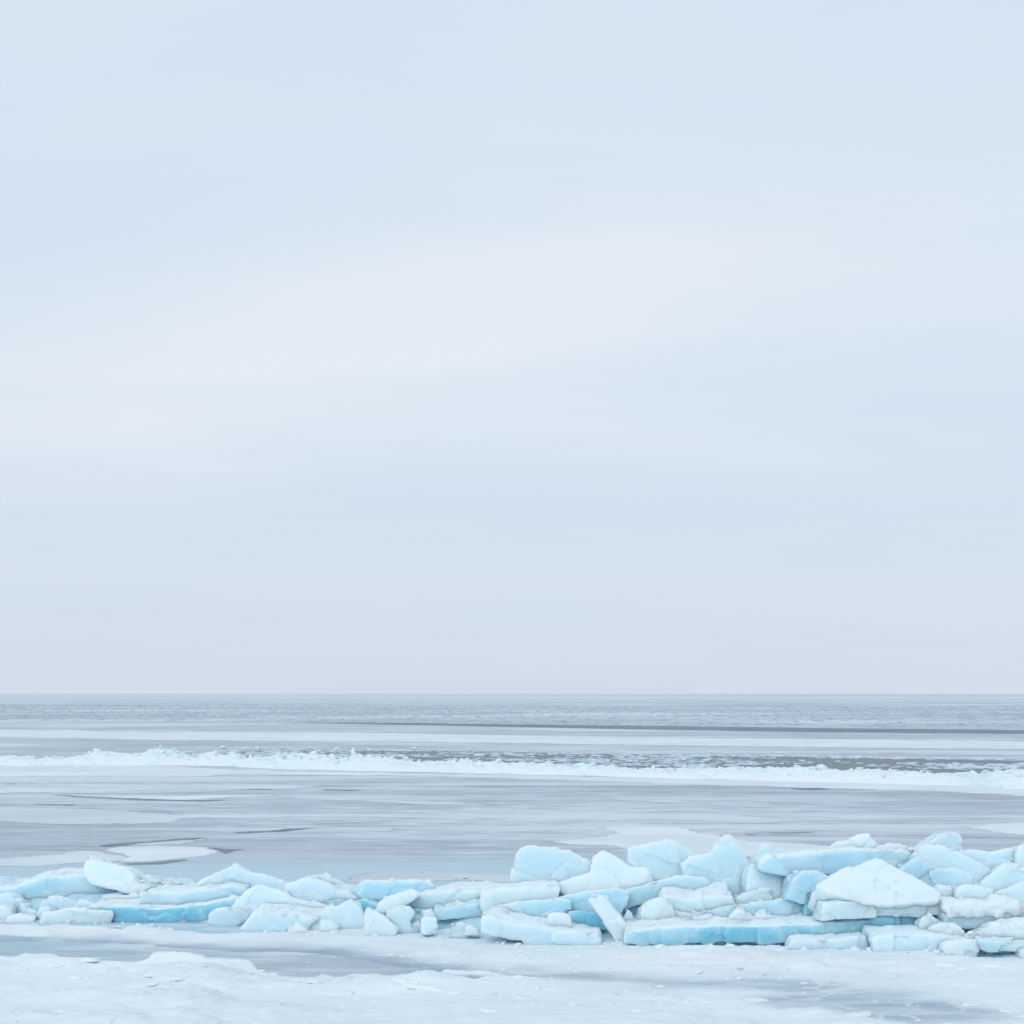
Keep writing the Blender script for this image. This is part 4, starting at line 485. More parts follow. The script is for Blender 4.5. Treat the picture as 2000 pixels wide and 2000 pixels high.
     [(-7.2, 44.79), (-7.07, 44.73), (-6.92, 44.65), (-6.81, 44.61), (-6.71, 44.55), (-6.63, 44.47), (-6.54, 44.43), (-6.46, 44.35), (-6.34, 44.33), (-6.21, 44.3), (-6.11, 44.31), (-6.03, 44.27), (-5.96, 44.19), (-5.87, 44.1), (-5.8, 44.06), (-5.72, 44.05), (-5.62, 44.03), (-5.52, 44.03), (-5.43, 44.02), (-5.37, 44.01), (-5.27, 43.95), (-5.15, 43.9), (-5.05, 43.87), (-4.95, 43.84), (-4.85, 43.83), (-4.77, 43.8), (-4.69, 43.75), (-4.61, 43.76), (-4.52, 43.74), (-4.42, 43.71), (-4.33, 43.72), (-4.25, 43.71), (-4.18, 43.68), (-4.1, 43.64), (-4.03, 43.62), (-3.9, 43.57), (-3.76, 43.54), (-3.67, 43.53), (-3.63, 43.51), (-3.57, 43.45), (-3.44, 43.42), (-3.31, 43.43), (-3.21, 43.36), (-3.14, 43.32), (-3.09, 43.29), (-2.96, 43.24), (-2.86, 43.2), (-2.77, 43.15), (-2.7, 43.13), (-2.63, 43.11), (-2.52, 43.05), (-2.41, 43.01), (-2.32, 42.94), (-2.25, 42.88), (-2.17, 42.86), (-2.09, 42.84), (-2.0, 42.81), (-1.89, 42.76), (-1.77, 42.7), (-1.68, 42.68), (-1.58, 42.6), (-1.47, 42.54), (-1.38, 42.47), (-1.28, 42.39), (-1.17, 42.29), (-1.12, 42.21), (-1.04, 42.12), (-0.95, 42.02), (-0.87, 41.94), (-0.79, 41.86), (-0.73, 41.81), (-0.66, 41.78), (-0.58, 41.74), (-0.65, 41.5), (-0.74, 41.29), (-0.84, 41.12), (-0.94, 41.13), (-1.01, 41.12), (-1.13, 41.11), (-1.18, 41.09), (-1.24, 41.13), (-1.33, 41.15), (-1.44, 41.14), (-1.51, 41.16), (-1.59, 41.21), (-1.68, 41.24), (-1.77, 41.25), (-1.85, 41.27), (-1.95, 41.31), (-2.05, 41.37), (-2.14, 41.45), (-2.21, 41.49), (-2.26, 41.55), (-2.31, 41.61), (-2.41, 41.7), (-2.52, 41.73), (-2.6, 41.8), (-2.69, 41.86), (-2.79, 41.93), (-2.89, 42.0), (-2.96, 42.07), (-3.06, 42.13), (-3.16, 42.19), (-3.23, 42.26), (-3.35, 42.36), (-3.48, 42.43), (-3.57, 42.51), (-3.64, 42.58), (-3.76, 42.64), (-3.83, 42.68), (-3.91, 42.77), (-3.97, 42.82), (-4.02, 42.86), (-4.1, 42.89), (-4.2, 42.91), (-4.32, 42.9), (-4.41, 42.97), (-4.49, 43.02), (-4.58, 43.07), (-4.69, 43.11), (-4.77, 43.14), (-4.86, 43.19), (-4.94, 43.26), (-5.03, 43.29), (-5.13, 43.36), (-5.21, 43.43), (-5.33, 43.47), (-5.44, 43.55), (-5.54, 43.59), (-5.63, 43.66), (-5.73, 43.7), (-5.78, 43.69), (-5.84, 43.75), (-5.95, 43.84), (-6.08, 43.91), (-6.21, 44.0), (-6.31, 44.06), (-6.43, 44.12), (-6.55, 44.24), (-6.66, 44.32), (-6.78, 44.42), (-6.85, 44.52), (-6.92, 44.56), (-7.03, 44.65)], False),
    ('snow_patch', 'tapering pale tongue of snow with dark dots, left of centre', 'snow patch', 'drift', 1, None,
     [(-5.18, 33.61), (-5.1, 33.64), (-5.01, 33.66), (-4.93, 33.69), (-4.88, 33.73), (-4.82, 33.78), (-4.75, 33.83), (-4.69, 33.88), (-4.66, 33.95), (-4.62, 34.02), (-4.55, 34.06), (-4.49, 34.1), (-4.42, 34.16), (-4.35, 34.22), (-4.28, 34.23), (-4.21, 34.25), (-4.15, 34.31), (-4.1, 34.33), (-4.0, 34.33), (-3.92, 34.37), (-3.85, 34.39), (-3.77, 34.36), (-3.68, 34.4), (-3.64, 34.45), (-3.56, 34.48), (-3.5, 34.49), (-3.43, 34.49), (-3.36, 34.49), (-3.32, 34.51), (-3.26, 34.52), (-3.17, 34.52), (-3.09, 34.51), (-3.01, 34.51), (-2.93, 34.5), (-2.84, 34.48), (-2.77, 34.44), (-2.7, 34.38), (-2.64, 34.27), (-2.55, 34.17), (-2.46, 34.12), (-2.39, 34.04), (-2.44, 33.95), (-2.51, 33.86), (-2.55, 33.75), (-2.61, 33.67), (-2.67, 33.55), (-2.76, 33.52), (-2.85, 33.51), (-2.93, 33.52), (-2.99, 33.5), (-3.04, 33.47), (-3.12, 33.45), (-3.19, 33.43), (-3.24, 33.39), (-3.28, 33.36), (-3.35, 33.33), (-3.41, 33.31), (-3.48, 33.31), (-3.55, 33.27), (-3.61, 33.27), (-3.66, 33.26), (-3.76, 33.28), (-3.86, 33.3), (-3.91, 33.32), (-3.96, 33.3), (-4.01, 33.28), (-4.07, 33.24), (-4.14, 33.21), (-4.19, 33.21), (-4.26, 33.22), (-4.34, 33.19), (-4.42, 33.16), (-4.51, 33.24), (-4.57, 33.29), (-4.62, 33.32), (-4.68, 33.36), (-4.75, 33.4), (-4.83, 33.43), (-4.9, 33.45), (-4.96, 33.48), (-5.04, 33.53)], True),
    ('snow_patch', 'flat pale drift at left edge in front of far ridge', 'snow patch', 'drift', 1, None,
     [(-14.66, 41.58), (-14.54, 41.5), (-14.44, 41.36), (-14.35, 41.3), (-14.23, 41.25), (-14.14, 41.28), (-14.08, 41.29), (-14.0, 41.29), (-13.9, 41.22), (-13.8, 41.15), (-13.71, 41.09), (-13.6, 41.06), (-13.49, 41.04), (-13.39, 40.99), (-13.3, 40.95), (-13.22, 40.95), (-13.13, 40.91), (-13.03, 40.89), (-12.92, 40.85), (-12.82, 40.85), (-12.74, 40.81), (-12.65, 40.73), (-12.59, 40.68), (-12.52, 40.68), (-12.44, 40.65), (-12.36, 40.66), (-12.29, 40.64), (-12.2, 40.59), (-12.08, 40.52), (-11.94, 40.43), (-11.84, 40.4), (-11.73, 40.31), (-11.64, 40.24), (-11.54, 40.21), (-11.44, 40.2), (-11.36, 40.17), (-11.26, 40.11), (-11.17, 40.11), (-11.1, 40.11), (-11.04, 40.08), (-10.97, 40.1), (-10.85, 40.03), (-10.74, 39.96), (-10.62, 39.89), (-10.54, 39.86), (-10.46, 39.93), (-10.36, 39.9), (-10.29, 39.87), (-10.18, 39.72), (-10.09, 39.61), (-10.0, 39.52), (-9.89, 39.42), (-9.76, 39.27), (-9.62, 39.15), (-9.53, 39.1), (-9.43, 39.01), (-9.33, 38.89), (-9.24, 38.84), (-9.18, 38.77), (-9.07, 38.67), (-8.97, 38.61), (-8.87, 38.56), (-8.76, 38.46), (-8.65, 38.36), (-8.53, 38.29), (-8.46, 38.29), (-8.37, 38.2), (-8.29, 38.16), (-8.2, 38.2), (-8.11, 38.19), (-8.06, 38.24), (-7.98, 38.27), (-7.91, 38.27), (-7.85, 38.23), (-7.77, 38.18), (-7.68, 38.18), (-7.6, 38.17), (-7.51, 38.15), (-7.43, 38.11), (-7.36, 38.14), (-7.25, 38.1), (-7.18, 38.07), (-7.12, 38.08), (-7.08, 38.06), (-7.02, 38.04), (-6.9, 37.99), (-6.79, 37.99), (-6.69, 37.99), (-6.59, 37.95), (-6.52, 37.96), (-6.45, 37.98), (-6.38, 37.98), (-6.34, 38.03), (-6.32, 38.05), (-6.25, 38.04), (-6.12, 37.99), (-6.0, 37.94), (-5.92, 37.95), (-5.84, 37.93), (-5.77, 37.89), (-5.68, 37.82), (-5.59, 37.73), (-5.52, 37.74), (-5.59, 37.53), (-5.64, 37.27), (-5.67, 37.03), (-5.75, 37.01), (-5.82, 37.04), (-5.89, 37.02), (-5.96, 37.05), (-6.03, 37.08), (-6.12, 37.09), (-6.23, 37.08), (-6.31, 37.06), (-6.36, 37.03), (-6.42, 37.03), (-6.49, 37.02), (-6.57, 36.96), (-6.66, 36.99), (-6.72, 37.0), (-6.79, 37.01), (-6.87, 37.03), (-6.97, 37.02), (-7.03, 37.04), (-7.11, 37.04), (-7.19, 37.06), (-7.28, 37.09), (-7.37, 37.12), (-7.43, 37.12), (-7.5, 37.12), (-7.57, 37.11), (-7.63, 37.06), (-7.72, 37.06), (-7.78, 37.04), (-7.86, 37.02), (-7.93, 37.02), (-7.89, 36.68), (-7.88, 36.38), (-7.85, 36.06), (-7.85, 35.74), (-7.92, 35.74), (-7.98, 35.71), (-8.05, 35.68), (-8.14, 35.67), (-8.2, 35.6), (-8.25, 35.53), (-8.32, 35.54), (-8.37, 35.58), (-8.42, 35.57), (-8.51, 35.55), (-8.6, 35.51), (-8.67, 35.47), (-8.73, 35.5), (-8.79, 35.45), (-8.83, 35.4), (-8.89, 35.4), (-8.97, 35.4), (-9.04, 35.41), (-9.14, 35.4), (-9.21, 35.4), (-9.28, 35.4), (-9.35, 35.33), (-9.44, 35.32), (-9.55, 35.35), (-9.6, 35.35), (-9.64, 35.33), (-9.69, 35.32), (-9.79, 35.33), (-9.87, 35.36), (-9.96, 35.35), (-10.02, 35.35), (-10.09, 35.36), (-10.15, 35.37), (-10.2, 35.41), (-10.28, 35.42), (-10.37, 35.44), (-10.47, 35.48), (-10.55, 35.5), (-10.64, 35.53), (-10.69, 35.52), (-10.78, 35.54), (-10.86, 35.57), (-10.95, 35.58), (-11.02, 35.57), (-11.07, 35.58), (-11.13, 35.63), (-11.21, 35.61), (-11.32, 35.62), (-11.39, 35.6), (-11.44, 35.62), (-11.53, 35.68), (-11.63, 35.75), (-11.72, 35.83), (-11.79, 35.87), (-11.89, 35.91), (-11.99, 35.93), (-12.04, 35.95), (-12.1, 35.96), (-12.18, 35.98), (-12.27, 36.01), (-12.36, 36.03), (-12.45, 36.03), (-12.56, 36.08), (-12.65, 36.15), (-12.73, 36.19), (-12.8, 36.19), (-12.97, 36.66), (-13.12, 37.11), (-13.29, 37.61), (-13.47, 38.12), (-13.65, 38.64), (-13.85, 39.22), (-14.05, 39.8), (-14.23, 40.34), (-14.42, 40.92)], True),
    ('snow_patch', 'slim white drift right of centre in front of dome block', 'snow patch', 'drift', 1, None,
     [(0.44, 40.37), (0.5, 40.45), (0.56, 40.48), (0.64, 40.54), (0.72, 40.61), (0.8, 40.71), (0.9, 40.79), (1.0, 40.89), (1.07, 40.92), (1.12, 40.9), (1.21, 40.88), (1.32, 40.88), (1.42, 40.89), (1.48, 40.87), (1.58, 40.85), (1.66, 40.88), (1.73, 40.91), (1.82, 40.97), (1.91, 40.96), (2.02, 40.96), (2.1, 40.91), (2.18, 40.86), (2.29, 40.81), (2.39, 40.74), (2.47, 40.7), (2.56, 40.64), (2.64, 40.56), (2.75, 40.51), (2.65, 40.27), (2.54, 40.05), (2.42, 39.82), (2.33, 39.85), (2.27, 39.85), (2.18, 39.86), (2.08, 39.86), (2.0, 39.88), (1.93, 39.9), (1.82, 39.9), (1.72, 39.9), (1.63, 39.9), (1.55, 39.92), (1.48, 39.93), (1.38, 39.97), (1.31, 39.97), (1.23, 40.04), (1.17, 40.09), (1.09, 40.12), (1.02, 40.16), (0.93, 40.21), (0.84, 40.23), (0.75, 40.26), (0.64, 40.27), (0.54, 40.3), (0.46, 40.33)], True),
    ('snow_patch', 'faint wide snow streak above the dome block', 'snow patch', 'drift', 1, None,
     [(2.04, 44.3), (2.12, 44.33), (2.24, 44.3), (2.35, 44.29), (2.47, 44.3), (2.6, 44.3), (2.67, 44.3), (2.75, 44.28), (2.83, 44.29), (2.92, 44.31), (3.01, 44.32), (3.1, 44.35), (3.19, 44.34), (3.25, 44.33), (3.35, 44.3), (3.43, 44.22), (3.52, 44.18), (3.6, 44.13), (3.67, 44.07), (3.73, 44.02), (3.82, 43.92), (3.92, 43.84), (3.99, 43.8), (4.07, 43.72), (4.15, 43.65), (4.23, 43.59), (4.31, 43.53), (4.38, 43.49), (4.46, 43.43), (4.52, 43.4), (4.6, 43.32), (4.68, 43.26), (4.77, 43.17), (4.88, 43.08), (4.99, 42.98), (5.05, 42.89), (5.1, 42.8), (5.18, 42.7), (5.27, 42.62), (5.36, 42.53), (5.41, 42.47), (5.51, 42.35), (5.62, 42.27), (5.58, 42.26), (5.49, 42.25), (5.39, 42.26), (5.31, 42.28), (5.23, 42.25), (5.14, 42.24), (5.04, 42.27), (4.93, 42.27), (4.84, 42.28), (4.75, 42.3), (4.69, 42.26), (4.61, 42.25), (4.51, 42.25), (4.39, 42.28), (4.3, 42.31), (4.23, 42.4), (4.13, 42.49), (4.08, 42.58), (4.0, 42.65), (3.91, 42.72), (3.85, 42.8), (3.78, 42.84), (3.69, 42.89), (3.58, 42.91), (3.51, 42.98), (3.42, 43.05), (3.34, 43.1), (3.27, 43.16), (3.17, 43.19), (3.11, 43.31), (3.02, 43.41), (2.92, 43.5), (2.83, 43.56), (2.77, 43.66), (2.71, 43.75), (2.64, 43.85), (2.52, 43.94), (2.42, 44.01), (2.3, 44.12), (2.21, 44.19), (2.11, 44.26)], False),
    ('snow_patch', 'faint snow streak above the wide top slab', 'snow patch', 'drift', 1, None,
     [(5.56, 37.97), (5.63, 37.98), (5.69, 37.98), (5.77, 38.0), (5.83, 38.0), (5.93, 37.99), (6.02, 37.99), (6.14, 37.99), (6.21, 37.99), (6.31, 38.0), (6.39, 38.0), (6.45, 38.0), (6.54, 37.97), (6.61, 37.96), (6.68, 37.92), (6.74, 37.87), (6.81, 37.84), (6.87, 37.82), (6.92, 37.79), (6.97, 37.77), (7.05, 37.72), (7.14, 37.66), (7.23, 37.62), (7.3, 37.57), (7.37, 37.53), (7.45, 37.47), (7.51, 37.45), (7.58, 37.42), (7.61, 37.36), (7.66, 37.33), (7.72, 37.25), (7.81, 37.17), (7.91, 37.11), (7.98, 37.05), (8.04, 36.97), (8.11, 36.87), (8.04, 36.89), (7.97, 36.9), (7.89, 36.9), (7.82, 36.91), (7.75, 36.9), (7.65, 36.89), (7.55, 36.85), (7.49, 36.88), (7.39, 36.91), (7.3, 36.92), (7.25, 36.93), (7.2, 36.9), (7.11, 36.87), (7.03, 36.87), (6.95, 36.87), (6.89, 36.87), (6.86, 36.92), (6.79, 36.95), (6.71, 36.97), (6.66, 36.97), (6.55, 36.99), (6.48, 37.03), (6.41, 37.06), (6.34, 37.08), (6.27, 37.09), (6.18, 37.11), (6.09, 37.12), (6.03, 37.14), (5.97, 37.17), (5.9, 37.32), (5.83, 37.47), (5.78, 37.59), (5.71, 37.73), (5.6, 37.85)], True),
    ('snow_patch', 'pale snow apron along the near side of far ridge', 'snow patch', 'snow', 1, None,
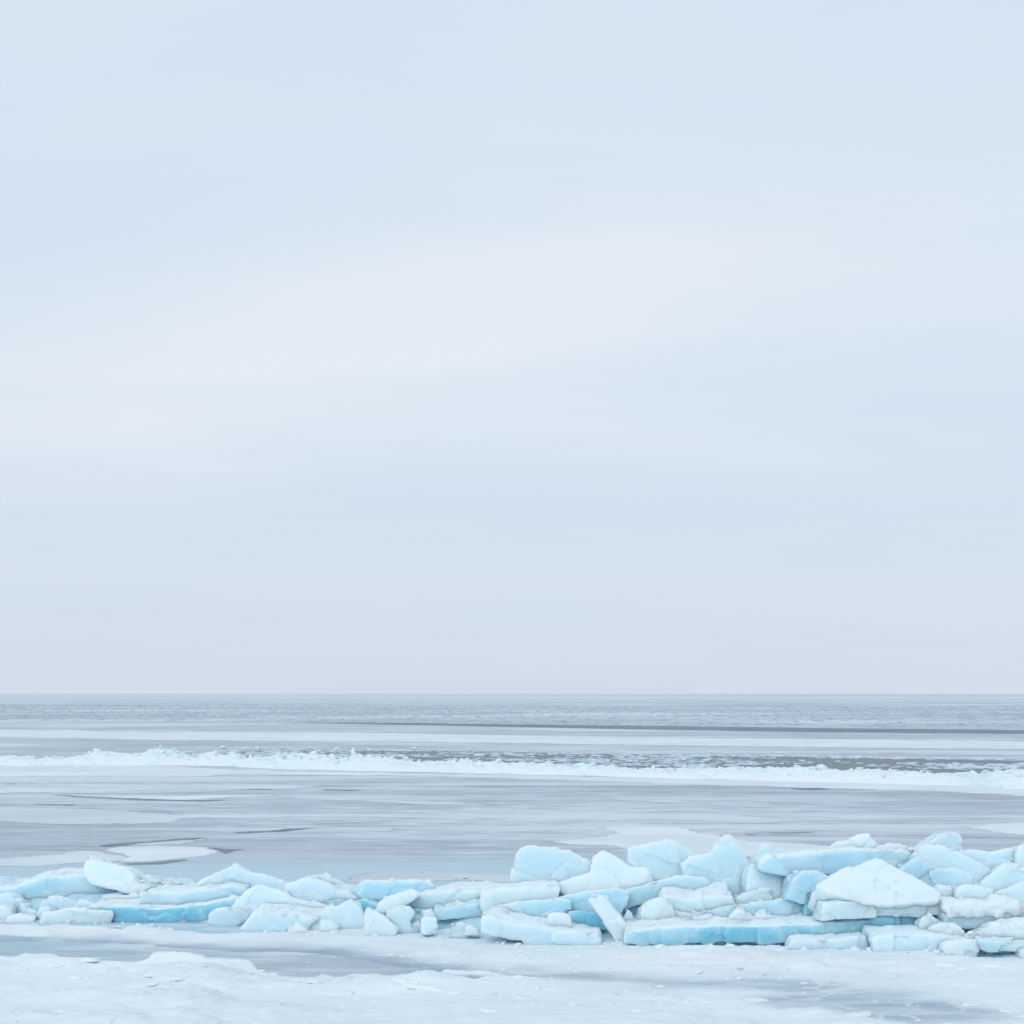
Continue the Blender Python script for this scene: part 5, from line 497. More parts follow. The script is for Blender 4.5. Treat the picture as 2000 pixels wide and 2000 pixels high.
     [(-23.14, 64.13), (-22.98, 64.0), (-22.79, 63.82), (-22.69, 63.88), (-22.56, 63.88), (-22.48, 64.05), (-22.36, 64.14), (-22.23, 64.25), (-22.11, 64.36), (-21.82, 64.04), (-21.64, 63.95), (-21.61, 64.15), (-21.47, 64.05), (-21.34, 63.93), (-21.21, 63.76), (-21.12, 63.79), (-21.1, 64.16), (-20.91, 64.16), (-20.73, 64.12), (-20.55, 64.06), (-20.44, 64.14), (-20.39, 64.29), (-20.22, 64.17), (-20.17, 64.33), (-20.09, 64.4), (-20.0, 64.44), (-19.89, 64.45), (-19.79, 64.46), (-19.66, 64.48), (-19.51, 64.54), (-19.37, 64.54), (-19.24, 64.28), (-19.03, 64.08), (-18.89, 64.08), (-18.77, 64.24), (-18.63, 64.33), (-18.54, 64.45), (-18.43, 64.5), (-18.31, 64.68), (-18.18, 64.7), (-18.0, 64.56), (-17.88, 64.65), (-17.76, 64.64), (-17.71, 64.82), (-17.61, 64.79), (-17.49, 64.73), (-17.32, 64.66), (-17.13, 64.56), (-16.99, 64.61), (-16.93, 64.92), (-16.81, 64.96), (-16.66, 64.96), (-16.55, 64.93), (-16.37, 64.74), (-16.26, 64.61), (-16.09, 64.44), (-15.94, 64.46), (-15.85, 64.71), (-15.74, 64.9), (-15.58, 64.86), (-15.43, 64.82), (-15.3, 64.61), (-15.25, 64.6), (-15.15, 64.55), (-15.03, 64.46), (-14.88, 64.41), (-14.66, 64.34), (-14.46, 64.21), (-14.32, 64.23), (-14.13, 64.0), (-13.94, 63.75), (-13.8, 63.85), (-13.6, 63.68), (-13.4, 63.4), (-13.24, 63.21), (-13.08, 62.95), (-12.91, 62.6), (-12.78, 62.53), (-12.61, 62.32), (-12.5, 62.51), (-12.35, 62.49), (-12.18, 62.19), (-12.01, 61.89), (-11.86, 61.79), (-11.66, 61.46), (-11.56, 61.51), (-11.44, 61.38), (-11.3, 61.27), (-11.1, 61.15), (-10.9, 60.83), (-10.75, 60.52), (-10.65, 60.42), (-10.56, 60.59), (-10.43, 60.66), (-10.31, 60.72), (-10.2, 60.69), (-10.09, 60.71), (-10.0, 60.74), (-9.9, 60.62), (-9.79, 60.5), (-9.6, 60.25), (-9.44, 60.13), (-9.23, 59.98), (-9.06, 59.92), (-8.92, 59.77), (-8.83, 59.92), (-8.71, 59.87), (-8.58, 59.88), (-8.45, 59.89), (-8.32, 59.76), (-8.18, 59.7), (-8.02, 59.57), (-7.94, 59.65), (-7.86, 59.51), (-7.71, 59.24), (-7.57, 59.19), (-7.49, 59.22), (-7.37, 59.22), (-7.27, 59.33), (-7.16, 59.32), (-7.03, 59.19), (-6.93, 59.18), (-6.82, 59.13), (-6.66, 59.1), (-6.52, 59.1), (-6.41, 59.28), (-6.29, 59.25), (-6.12, 59.17), (-5.98, 59.05), (-5.86, 58.99), (-5.75, 58.96), (-5.64, 59.02), (-5.52, 58.81), (-5.41, 58.72), (-5.31, 58.68), (-5.17, 58.77), (-5.03, 58.6), (-4.92, 58.62), (-4.8, 58.62), (-4.71, 58.59), (-4.55, 58.47), (-4.43, 58.39), (-4.33, 58.41), (-4.21, 58.29), (-4.05, 58.23), (-3.97, 58.1), (-3.91, 58.0), (-3.81, 58.12), (-3.69, 58.12), (-3.56, 58.07), (-3.44, 57.94), (-3.33, 58.0), (-3.18, 58.06), (-3.04, 57.91), (-2.91, 57.96), (-2.79, 58.03), (-2.67, 57.89), (-2.58, 57.82), (-2.46, 57.62), (-2.31, 57.45), (-2.23, 57.38), (-2.06, 57.47), (-1.91, 57.59), (-1.76, 57.73), (-1.65, 57.75), (-1.53, 57.46), (-1.45, 57.19), (-1.35, 57.25), (-1.26, 57.22), (-1.15, 57.02), (-1.05, 57.04), (-0.94, 57.16), (-0.85, 57.08), (-0.72, 56.98), (-0.61, 57.23), (-0.48, 57.24), (-0.41, 57.26), (-0.29, 57.15), (-0.14, 57.25), (0.01, 57.13), (0.1, 57.06), (0.19, 56.96), (0.3, 56.77), (0.43, 56.76), (0.57, 56.88), (0.68, 56.78), (0.81, 56.85), (0.94, 56.78), (1.02, 56.68), (1.11, 56.43), (1.22, 56.29), (1.35, 56.28), (1.48, 56.29), (1.58, 56.4), (1.7, 56.38), (1.81, 56.25), (1.94, 56.04), (2.02, 56.08), (2.1, 55.98), (2.18, 55.97), (2.32, 56.0), (2.45, 55.91), (2.57, 55.9), (2.7, 55.82), (2.79, 55.69), (2.87, 55.7), (3.02, 55.69), (3.1, 55.79), (3.22, 55.81), (3.32, 55.6), (3.42, 55.5), (3.53, 55.41), (3.66, 55.47), (3.82, 55.47), (3.94, 55.38), (4.02, 55.28), (4.14, 55.32), (4.25, 55.32), (4.39, 55.21), (4.53, 55.22), (4.63, 55.08), (4.69, 54.95), (4.79, 55.03), (4.89, 55.03), (4.98, 54.98), (5.13, 55.16), (5.25, 55.24), (5.39, 55.13), (5.5, 54.98), (5.58, 54.71), (5.63, 54.63), (5.71, 54.66), (5.83, 54.77), (5.92, 54.71), (6.03, 54.66), (6.16, 54.54), (6.3, 54.61), (6.39, 54.62), (6.44, 54.58), (6.55, 54.55), (6.67, 54.51), (6.81, 54.5), (6.9, 54.39), (6.97, 54.1), (7.04, 54.0), (7.17, 54.07), (7.28, 54.08), (7.36, 53.96), (7.44, 53.9), (7.55, 53.96), (7.7, 54.01), (7.82, 54.05), (7.9, 53.97), (7.99, 53.83), (8.12, 53.92), (8.22, 53.94), (8.3, 53.73), (8.42, 53.56), (8.56, 53.55), (8.66, 53.54), (8.72, 53.34), (8.84, 53.38), (9.0, 53.54), (9.11, 53.49), (9.2, 53.32), (9.28, 53.25), (9.37, 53.22), (9.45, 53.23), (9.52, 53.15), (9.64, 53.18), (9.74, 53.08), (9.86, 53.12), (9.94, 53.13), (9.98, 53.0), (10.07, 52.87), (10.23, 52.87), (10.36, 52.76), (10.45, 52.75), (10.49, 52.59), (10.58, 52.44), (10.74, 52.6), (10.82, 52.55), (10.9, 52.39), (10.99, 52.36), (11.07, 52.23), (11.19, 52.26), (11.28, 52.2), (11.33, 52.0), (11.41, 51.88), (11.51, 51.97), (11.57, 51.91), (11.64, 51.76), (11.69, 51.76), (11.79, 51.72), (11.91, 51.7), (12.04, 51.67), (12.11, 51.53), (12.23, 51.6), (12.34, 51.54), (12.44, 51.54), (12.52, 51.36), (12.65, 51.3), (12.74, 51.32), (12.8, 51.23), (12.87, 51.1), (12.92, 51.02), (13.04, 50.99), (13.15, 51.07), (13.29, 51.09), (13.43, 51.22), (13.54, 51.14), (13.64, 51.13), (13.68, 51.02), (13.71, 50.8), (13.8, 50.72), (13.84, 50.69), (13.91, 50.67), (13.95, 50.53), (14.1, 50.63), (14.19, 50.67), (14.33, 50.67), (14.45, 50.65), (14.5, 50.47), (14.63, 50.46), (14.71, 50.44), (14.75, 50.34), (14.82, 50.29), (14.94, 50.27), (15.02, 50.25), (15.07, 50.13), (15.13, 50.01), (15.22, 49.97), (15.35, 49.97), (15.41, 49.79), (15.49, 49.79), (15.56, 49.76), (15.64, 49.7), (15.75, 49.64), (15.85, 49.57), (15.98, 49.58), (16.02, 49.46), (16.09, 49.4), (16.21, 49.44), (16.32, 49.46), (16.34, 49.31), (16.4, 49.25), (16.52, 49.29), (16.61, 49.26), (16.68, 49.06), (16.8, 49.14), (16.93, 49.2), (17.0, 49.15), (17.07, 48.99), (17.07, 48.71), (17.12, 48.6), (17.21, 48.71), (17.3, 48.75), (17.37, 48.66), (17.43, 48.56), (17.15, 47.8), (16.91, 47.12), (16.64, 46.38), (16.37, 45.67), (16.14, 45.02), (15.92, 44.38), (15.86, 44.45), (15.83, 44.54), (15.77, 44.62), (15.73, 44.67), (15.59, 44.61), (15.53, 44.75), (15.49, 44.86), (15.4, 44.87), (15.36, 44.96), (15.29, 44.94), (15.23, 45.03), (15.16, 45.08), (15.04, 45.06), (14.91, 45.14), (14.86, 45.24), (14.83, 45.4), (14.8, 45.51), (14.76, 45.65), (14.67, 45.63), (14.6, 45.66), (14.53, 45.73), (14.45, 45.8), (14.39, 45.88), (14.33, 45.95), (14.25, 46.04), (14.19, 46.08), (14.08, 46.02), (14.0, 46.09), (13.92, 46.17), (13.84, 46.21), (13.79, 46.32), (13.73, 46.44), (13.62, 46.5), (13.51, 46.53), (13.44, 46.72), (13.37, 46.74), (13.31, 46.83), (13.24, 46.93), (13.17, 47.02), (13.15, 47.05), (13.12, 47.09), (13.02, 47.15), (12.94, 47.3), (12.81, 47.24), (12.73, 47.27), (12.67, 47.34), (12.58, 47.52), (12.44, 47.47), (12.36, 47.55), (12.29, 47.6), (12.23, 47.66), (12.12, 47.6), (12.01, 47.53), (11.92, 47.49), (11.84, 47.56), (11.77, 47.73), (11.63, 47.66), (11.57, 47.74), (11.51, 47.8), (11.46, 47.89), (11.37, 47.8), (11.29, 47.9), (11.24, 48.04), (11.19, 48.18), (11.09, 48.23), (11.05, 48.34), (10.92, 48.33), (10.8, 48.33), (10.7, 48.36), (10.59, 48.41), (10.5, 48.51), (10.38, 48.49), (10.27, 48.51), (10.19, 48.56), (10.12, 48.58), (10.04, 48.65), (9.95, 48.61), (9.88, 48.61), (9.79, 48.64), (9.7, 48.65), (9.58, 48.7), (9.5, 48.78), (9.42, 48.8), (9.34, 48.86), (9.26, 48.9), (9.23, 49.08), (9.12, 49.2), (9.02, 49.23), (8.9, 49.11), (8.79, 49.11), (8.68, 49.08), (8.62, 49.28), (8.57, 49.42), (8.47, 49.38), (8.38, 49.46), (8.27, 49.59), (8.18, 49.69), (8.07, 49.83), (7.96, 49.87), (7.83, 49.8), (7.71, 49.83), (7.62, 49.75), (7.57, 49.89), (7.5, 49.95), (7.41, 50.1), (7.34, 50.16), (7.26, 50.15), (7.12, 49.99), (7.0, 49.92), (6.94, 50.0), (6.86, 50.1), (6.8, 50.23), (6.74, 50.35), (6.64, 50.3), (6.56, 50.38), (6.5, 50.47), (6.38, 50.52), (6.23, 50.5), (6.14, 50.57), (6.05, 50.7), (5.95, 50.69), (5.86, 50.85), (5.8, 51.06), (5.72, 51.15), (5.64, 51.24), (5.5, 51.26), (5.41, 51.28), (5.29, 51.3), (5.14, 51.37), (5.04, 51.38), (4.96, 51.46), (4.85, 51.44), (4.77, 51.45), (4.7, 51.53), (4.61, 51.59), (4.53, 51.81), (4.42, 51.8), (4.32, 51.69), (4.23, 51.73), (4.09, 51.85), (4.0, 51.86), (3.91, 51.84), (3.8, 51.9), (3.67, 51.96), (3.58, 52.09), (3.48, 52.27), (3.37, 52.34), (3.25, 52.43), (3.11, 52.38), (3.04, 52.42), (2.94, 52.6), (2.84, 52.56), (2.75, 52.42), (2.65, 52.45), (2.57, 52.71), (2.47, 52.89), (2.37, 53.09), (2.29, 53.07), (2.21, 53.06), (2.09, 52.98), (2.0, 52.98), (1.89, 53.08), (1.77, 53.22), (1.65, 53.36), (1.55, 53.46), (1.44, 53.45), (1.33, 53.43), (1.22, 53.46), (1.12, 53.57), (1.01, 53.78), (0.93, 53.79), (0.81, 53.77), (0.67, 53.93), (0.56, 53.97), (0.42, 53.95), (0.27, 54.04), (0.18, 54.17), (0.1, 54.28), (0.04, 54.4), (-0.07, 54.38), (-0.15, 54.49), (-0.25, 54.6), (-0.34, 54.65), (-0.46, 54.61), (-0.6, 54.67), (-0.72, 54.78), (-0.81, 54.71), (-0.9, 54.53), (-1.02, 54.57), (-1.16, 54.63), (-1.28, 54.68), (-1.41, 54.75), (-1.5, 54.84), (-1.62, 54.89), (-1.75, 54.85), (-1.86, 54.93), (-1.98, 55.02), (-2.07, 55.05), (-2.17, 55.0), (-2.27, 55.1), (-2.41, 55.14), (-2.51, 55.45), (-2.61, 55.59), (-2.72, 55.59), (-2.85, 55.63), (-2.95, 55.63), (-3.09, 55.53), (-3.25, 55.56), (-3.38, 55.57), (-3.51, 55.77), (-3.61, 55.82), (-3.74, 55.86), (-3.82, 55.78), (-3.88, 55.7), (-3.92, 55.66), (-4.04, 55.79), (-4.21, 56.02), (-4.31, 56.03), (-4.43, 56.12), (-4.52, 56.19), (-4.63, 56.25), (-4.79, 56.22), (-4.95, 56.28), (-5.05, 56.25), (-5.15, 56.12), (-5.25, 56.0), (-5.4, 56.08), (-5.51, 56.05), (-5.62, 56.01), (-5.76, 56.06), (-5.86, 56.11), (-6.0, 56.3), (-6.14, 56.53), (-6.21, 56.62), (-6.26, 56.56), (-6.39, 56.6), (-6.51, 56.57), (-6.63, 56.62), (-6.73, 56.57), (-6.86, 56.74), (-6.99, 56.8), (-7.13, 56.69), (-7.27, 56.62), (-7.47, 56.78), (-7.59, 56.81), (-7.7, 56.74), (-7.82, 56.67), (-7.94, 56.71), (-7.98, 56.67), (-8.06, 56.57), (-8.19, 56.7), (-8.33, 56.73), (-8.47, 56.71), (-8.61, 56.71), (-8.74, 56.66), (-8.84, 56.75), (-8.93, 56.79), (-9.05, 57.0), (-9.11, 57.06), (-9.22, 57.02), (-9.32, 56.93), (-9.47, 56.78), (-9.65, 56.81), (-9.78, 56.93), (-9.89, 56.94), (-10.0, 56.96), (-10.09, 56.91), (-10.2, 56.86), (-10.3, 56.81), (-10.38, 56.69), (-10.54, 56.85), (-10.6, 56.66), (-10.72, 56.61), (-10.84, 56.49), (-10.93, 56.15), (-11.01, 56.09), (-11.07, 55.98), (-11.18, 55.94), (-11.29, 55.83), (-11.39, 55.78), (-11.46, 55.75), (-11.65, 55.92), (-11.76, 55.91), (-11.86, 55.89), (-11.97, 55.92), (-12.06, 55.82), (-12.13, 55.69), (-12.15, 55.49), (-12.3, 55.55), (-12.36, 55.39), (-12.44, 55.29), (-12.49, 55.22), (-12.6, 55.32), (-12.71, 55.28), (-12.89, 55.38), (-12.98, 55.32), (-13.09, 55.23), (-13.22, 55.22), (-13.37, 55.21), (-13.52, 55.21), (-13.58, 55.28), (-13.69, 55.32), (-13.79, 55.36), (-13.91, 55.41), (-13.99, 55.35), (-14.07, 55.28), (-14.2, 55.29), (-14.31, 55.29), (-14.51, 55.52), (-14.65, 55.63), (-14.8, 55.7), (-14.91, 55.73), (-15.02, 55.68), (-15.14, 55.63), (-15.26, 55.71), (-15.44, 55.81), (-15.57, 55.92), (-15.66, 55.78), (-15.79, 55.79), (-15.92, 55.7), (-15.99, 55.7), (-16.01, 55.7), (-16.15, 55.86), (-16.27, 55.93), (-16.37, 55.86), (-16.52, 55.96), (-16.57, 55.81), (-16.73, 55.87), (-16.85, 55.76), (-16.96, 55.71), (-17.09, 55.7), (-17.18, 55.7), (-17.31, 55.71), (-17.46, 55.83), (-17.61, 56.01), (-17.68, 55.91), (-17.77, 55.91), (-17.82, 55.67), (-17.94, 55.66), (-18.04, 55.68), (-18.19, 55.71), (-18.28, 55.57), (-18.39, 55.61), (-18.52, 55.69), (-18.59, 55.58), (-18.63, 55.44), (-18.79, 55.63), (-18.98, 55.85), (-19.07, 55.86), (-19.12, 55.77), (-19.19, 55.62), (-19.29, 55.61), (-19.47, 55.68), (-19.57, 55.65), (-19.68, 55.61), (-19.78, 55.53), (-19.95, 55.58), (-20.0, 55.41), (-20.37, 56.44), (-20.79, 57.58), (-21.27, 58.89), (-21.76, 60.21), (-22.28, 61.58), (-22.74, 62.82)], False),
    ('snow_field', 'long straight white band of snow beyond the open water', 'snow field', 'snow', 1, None,
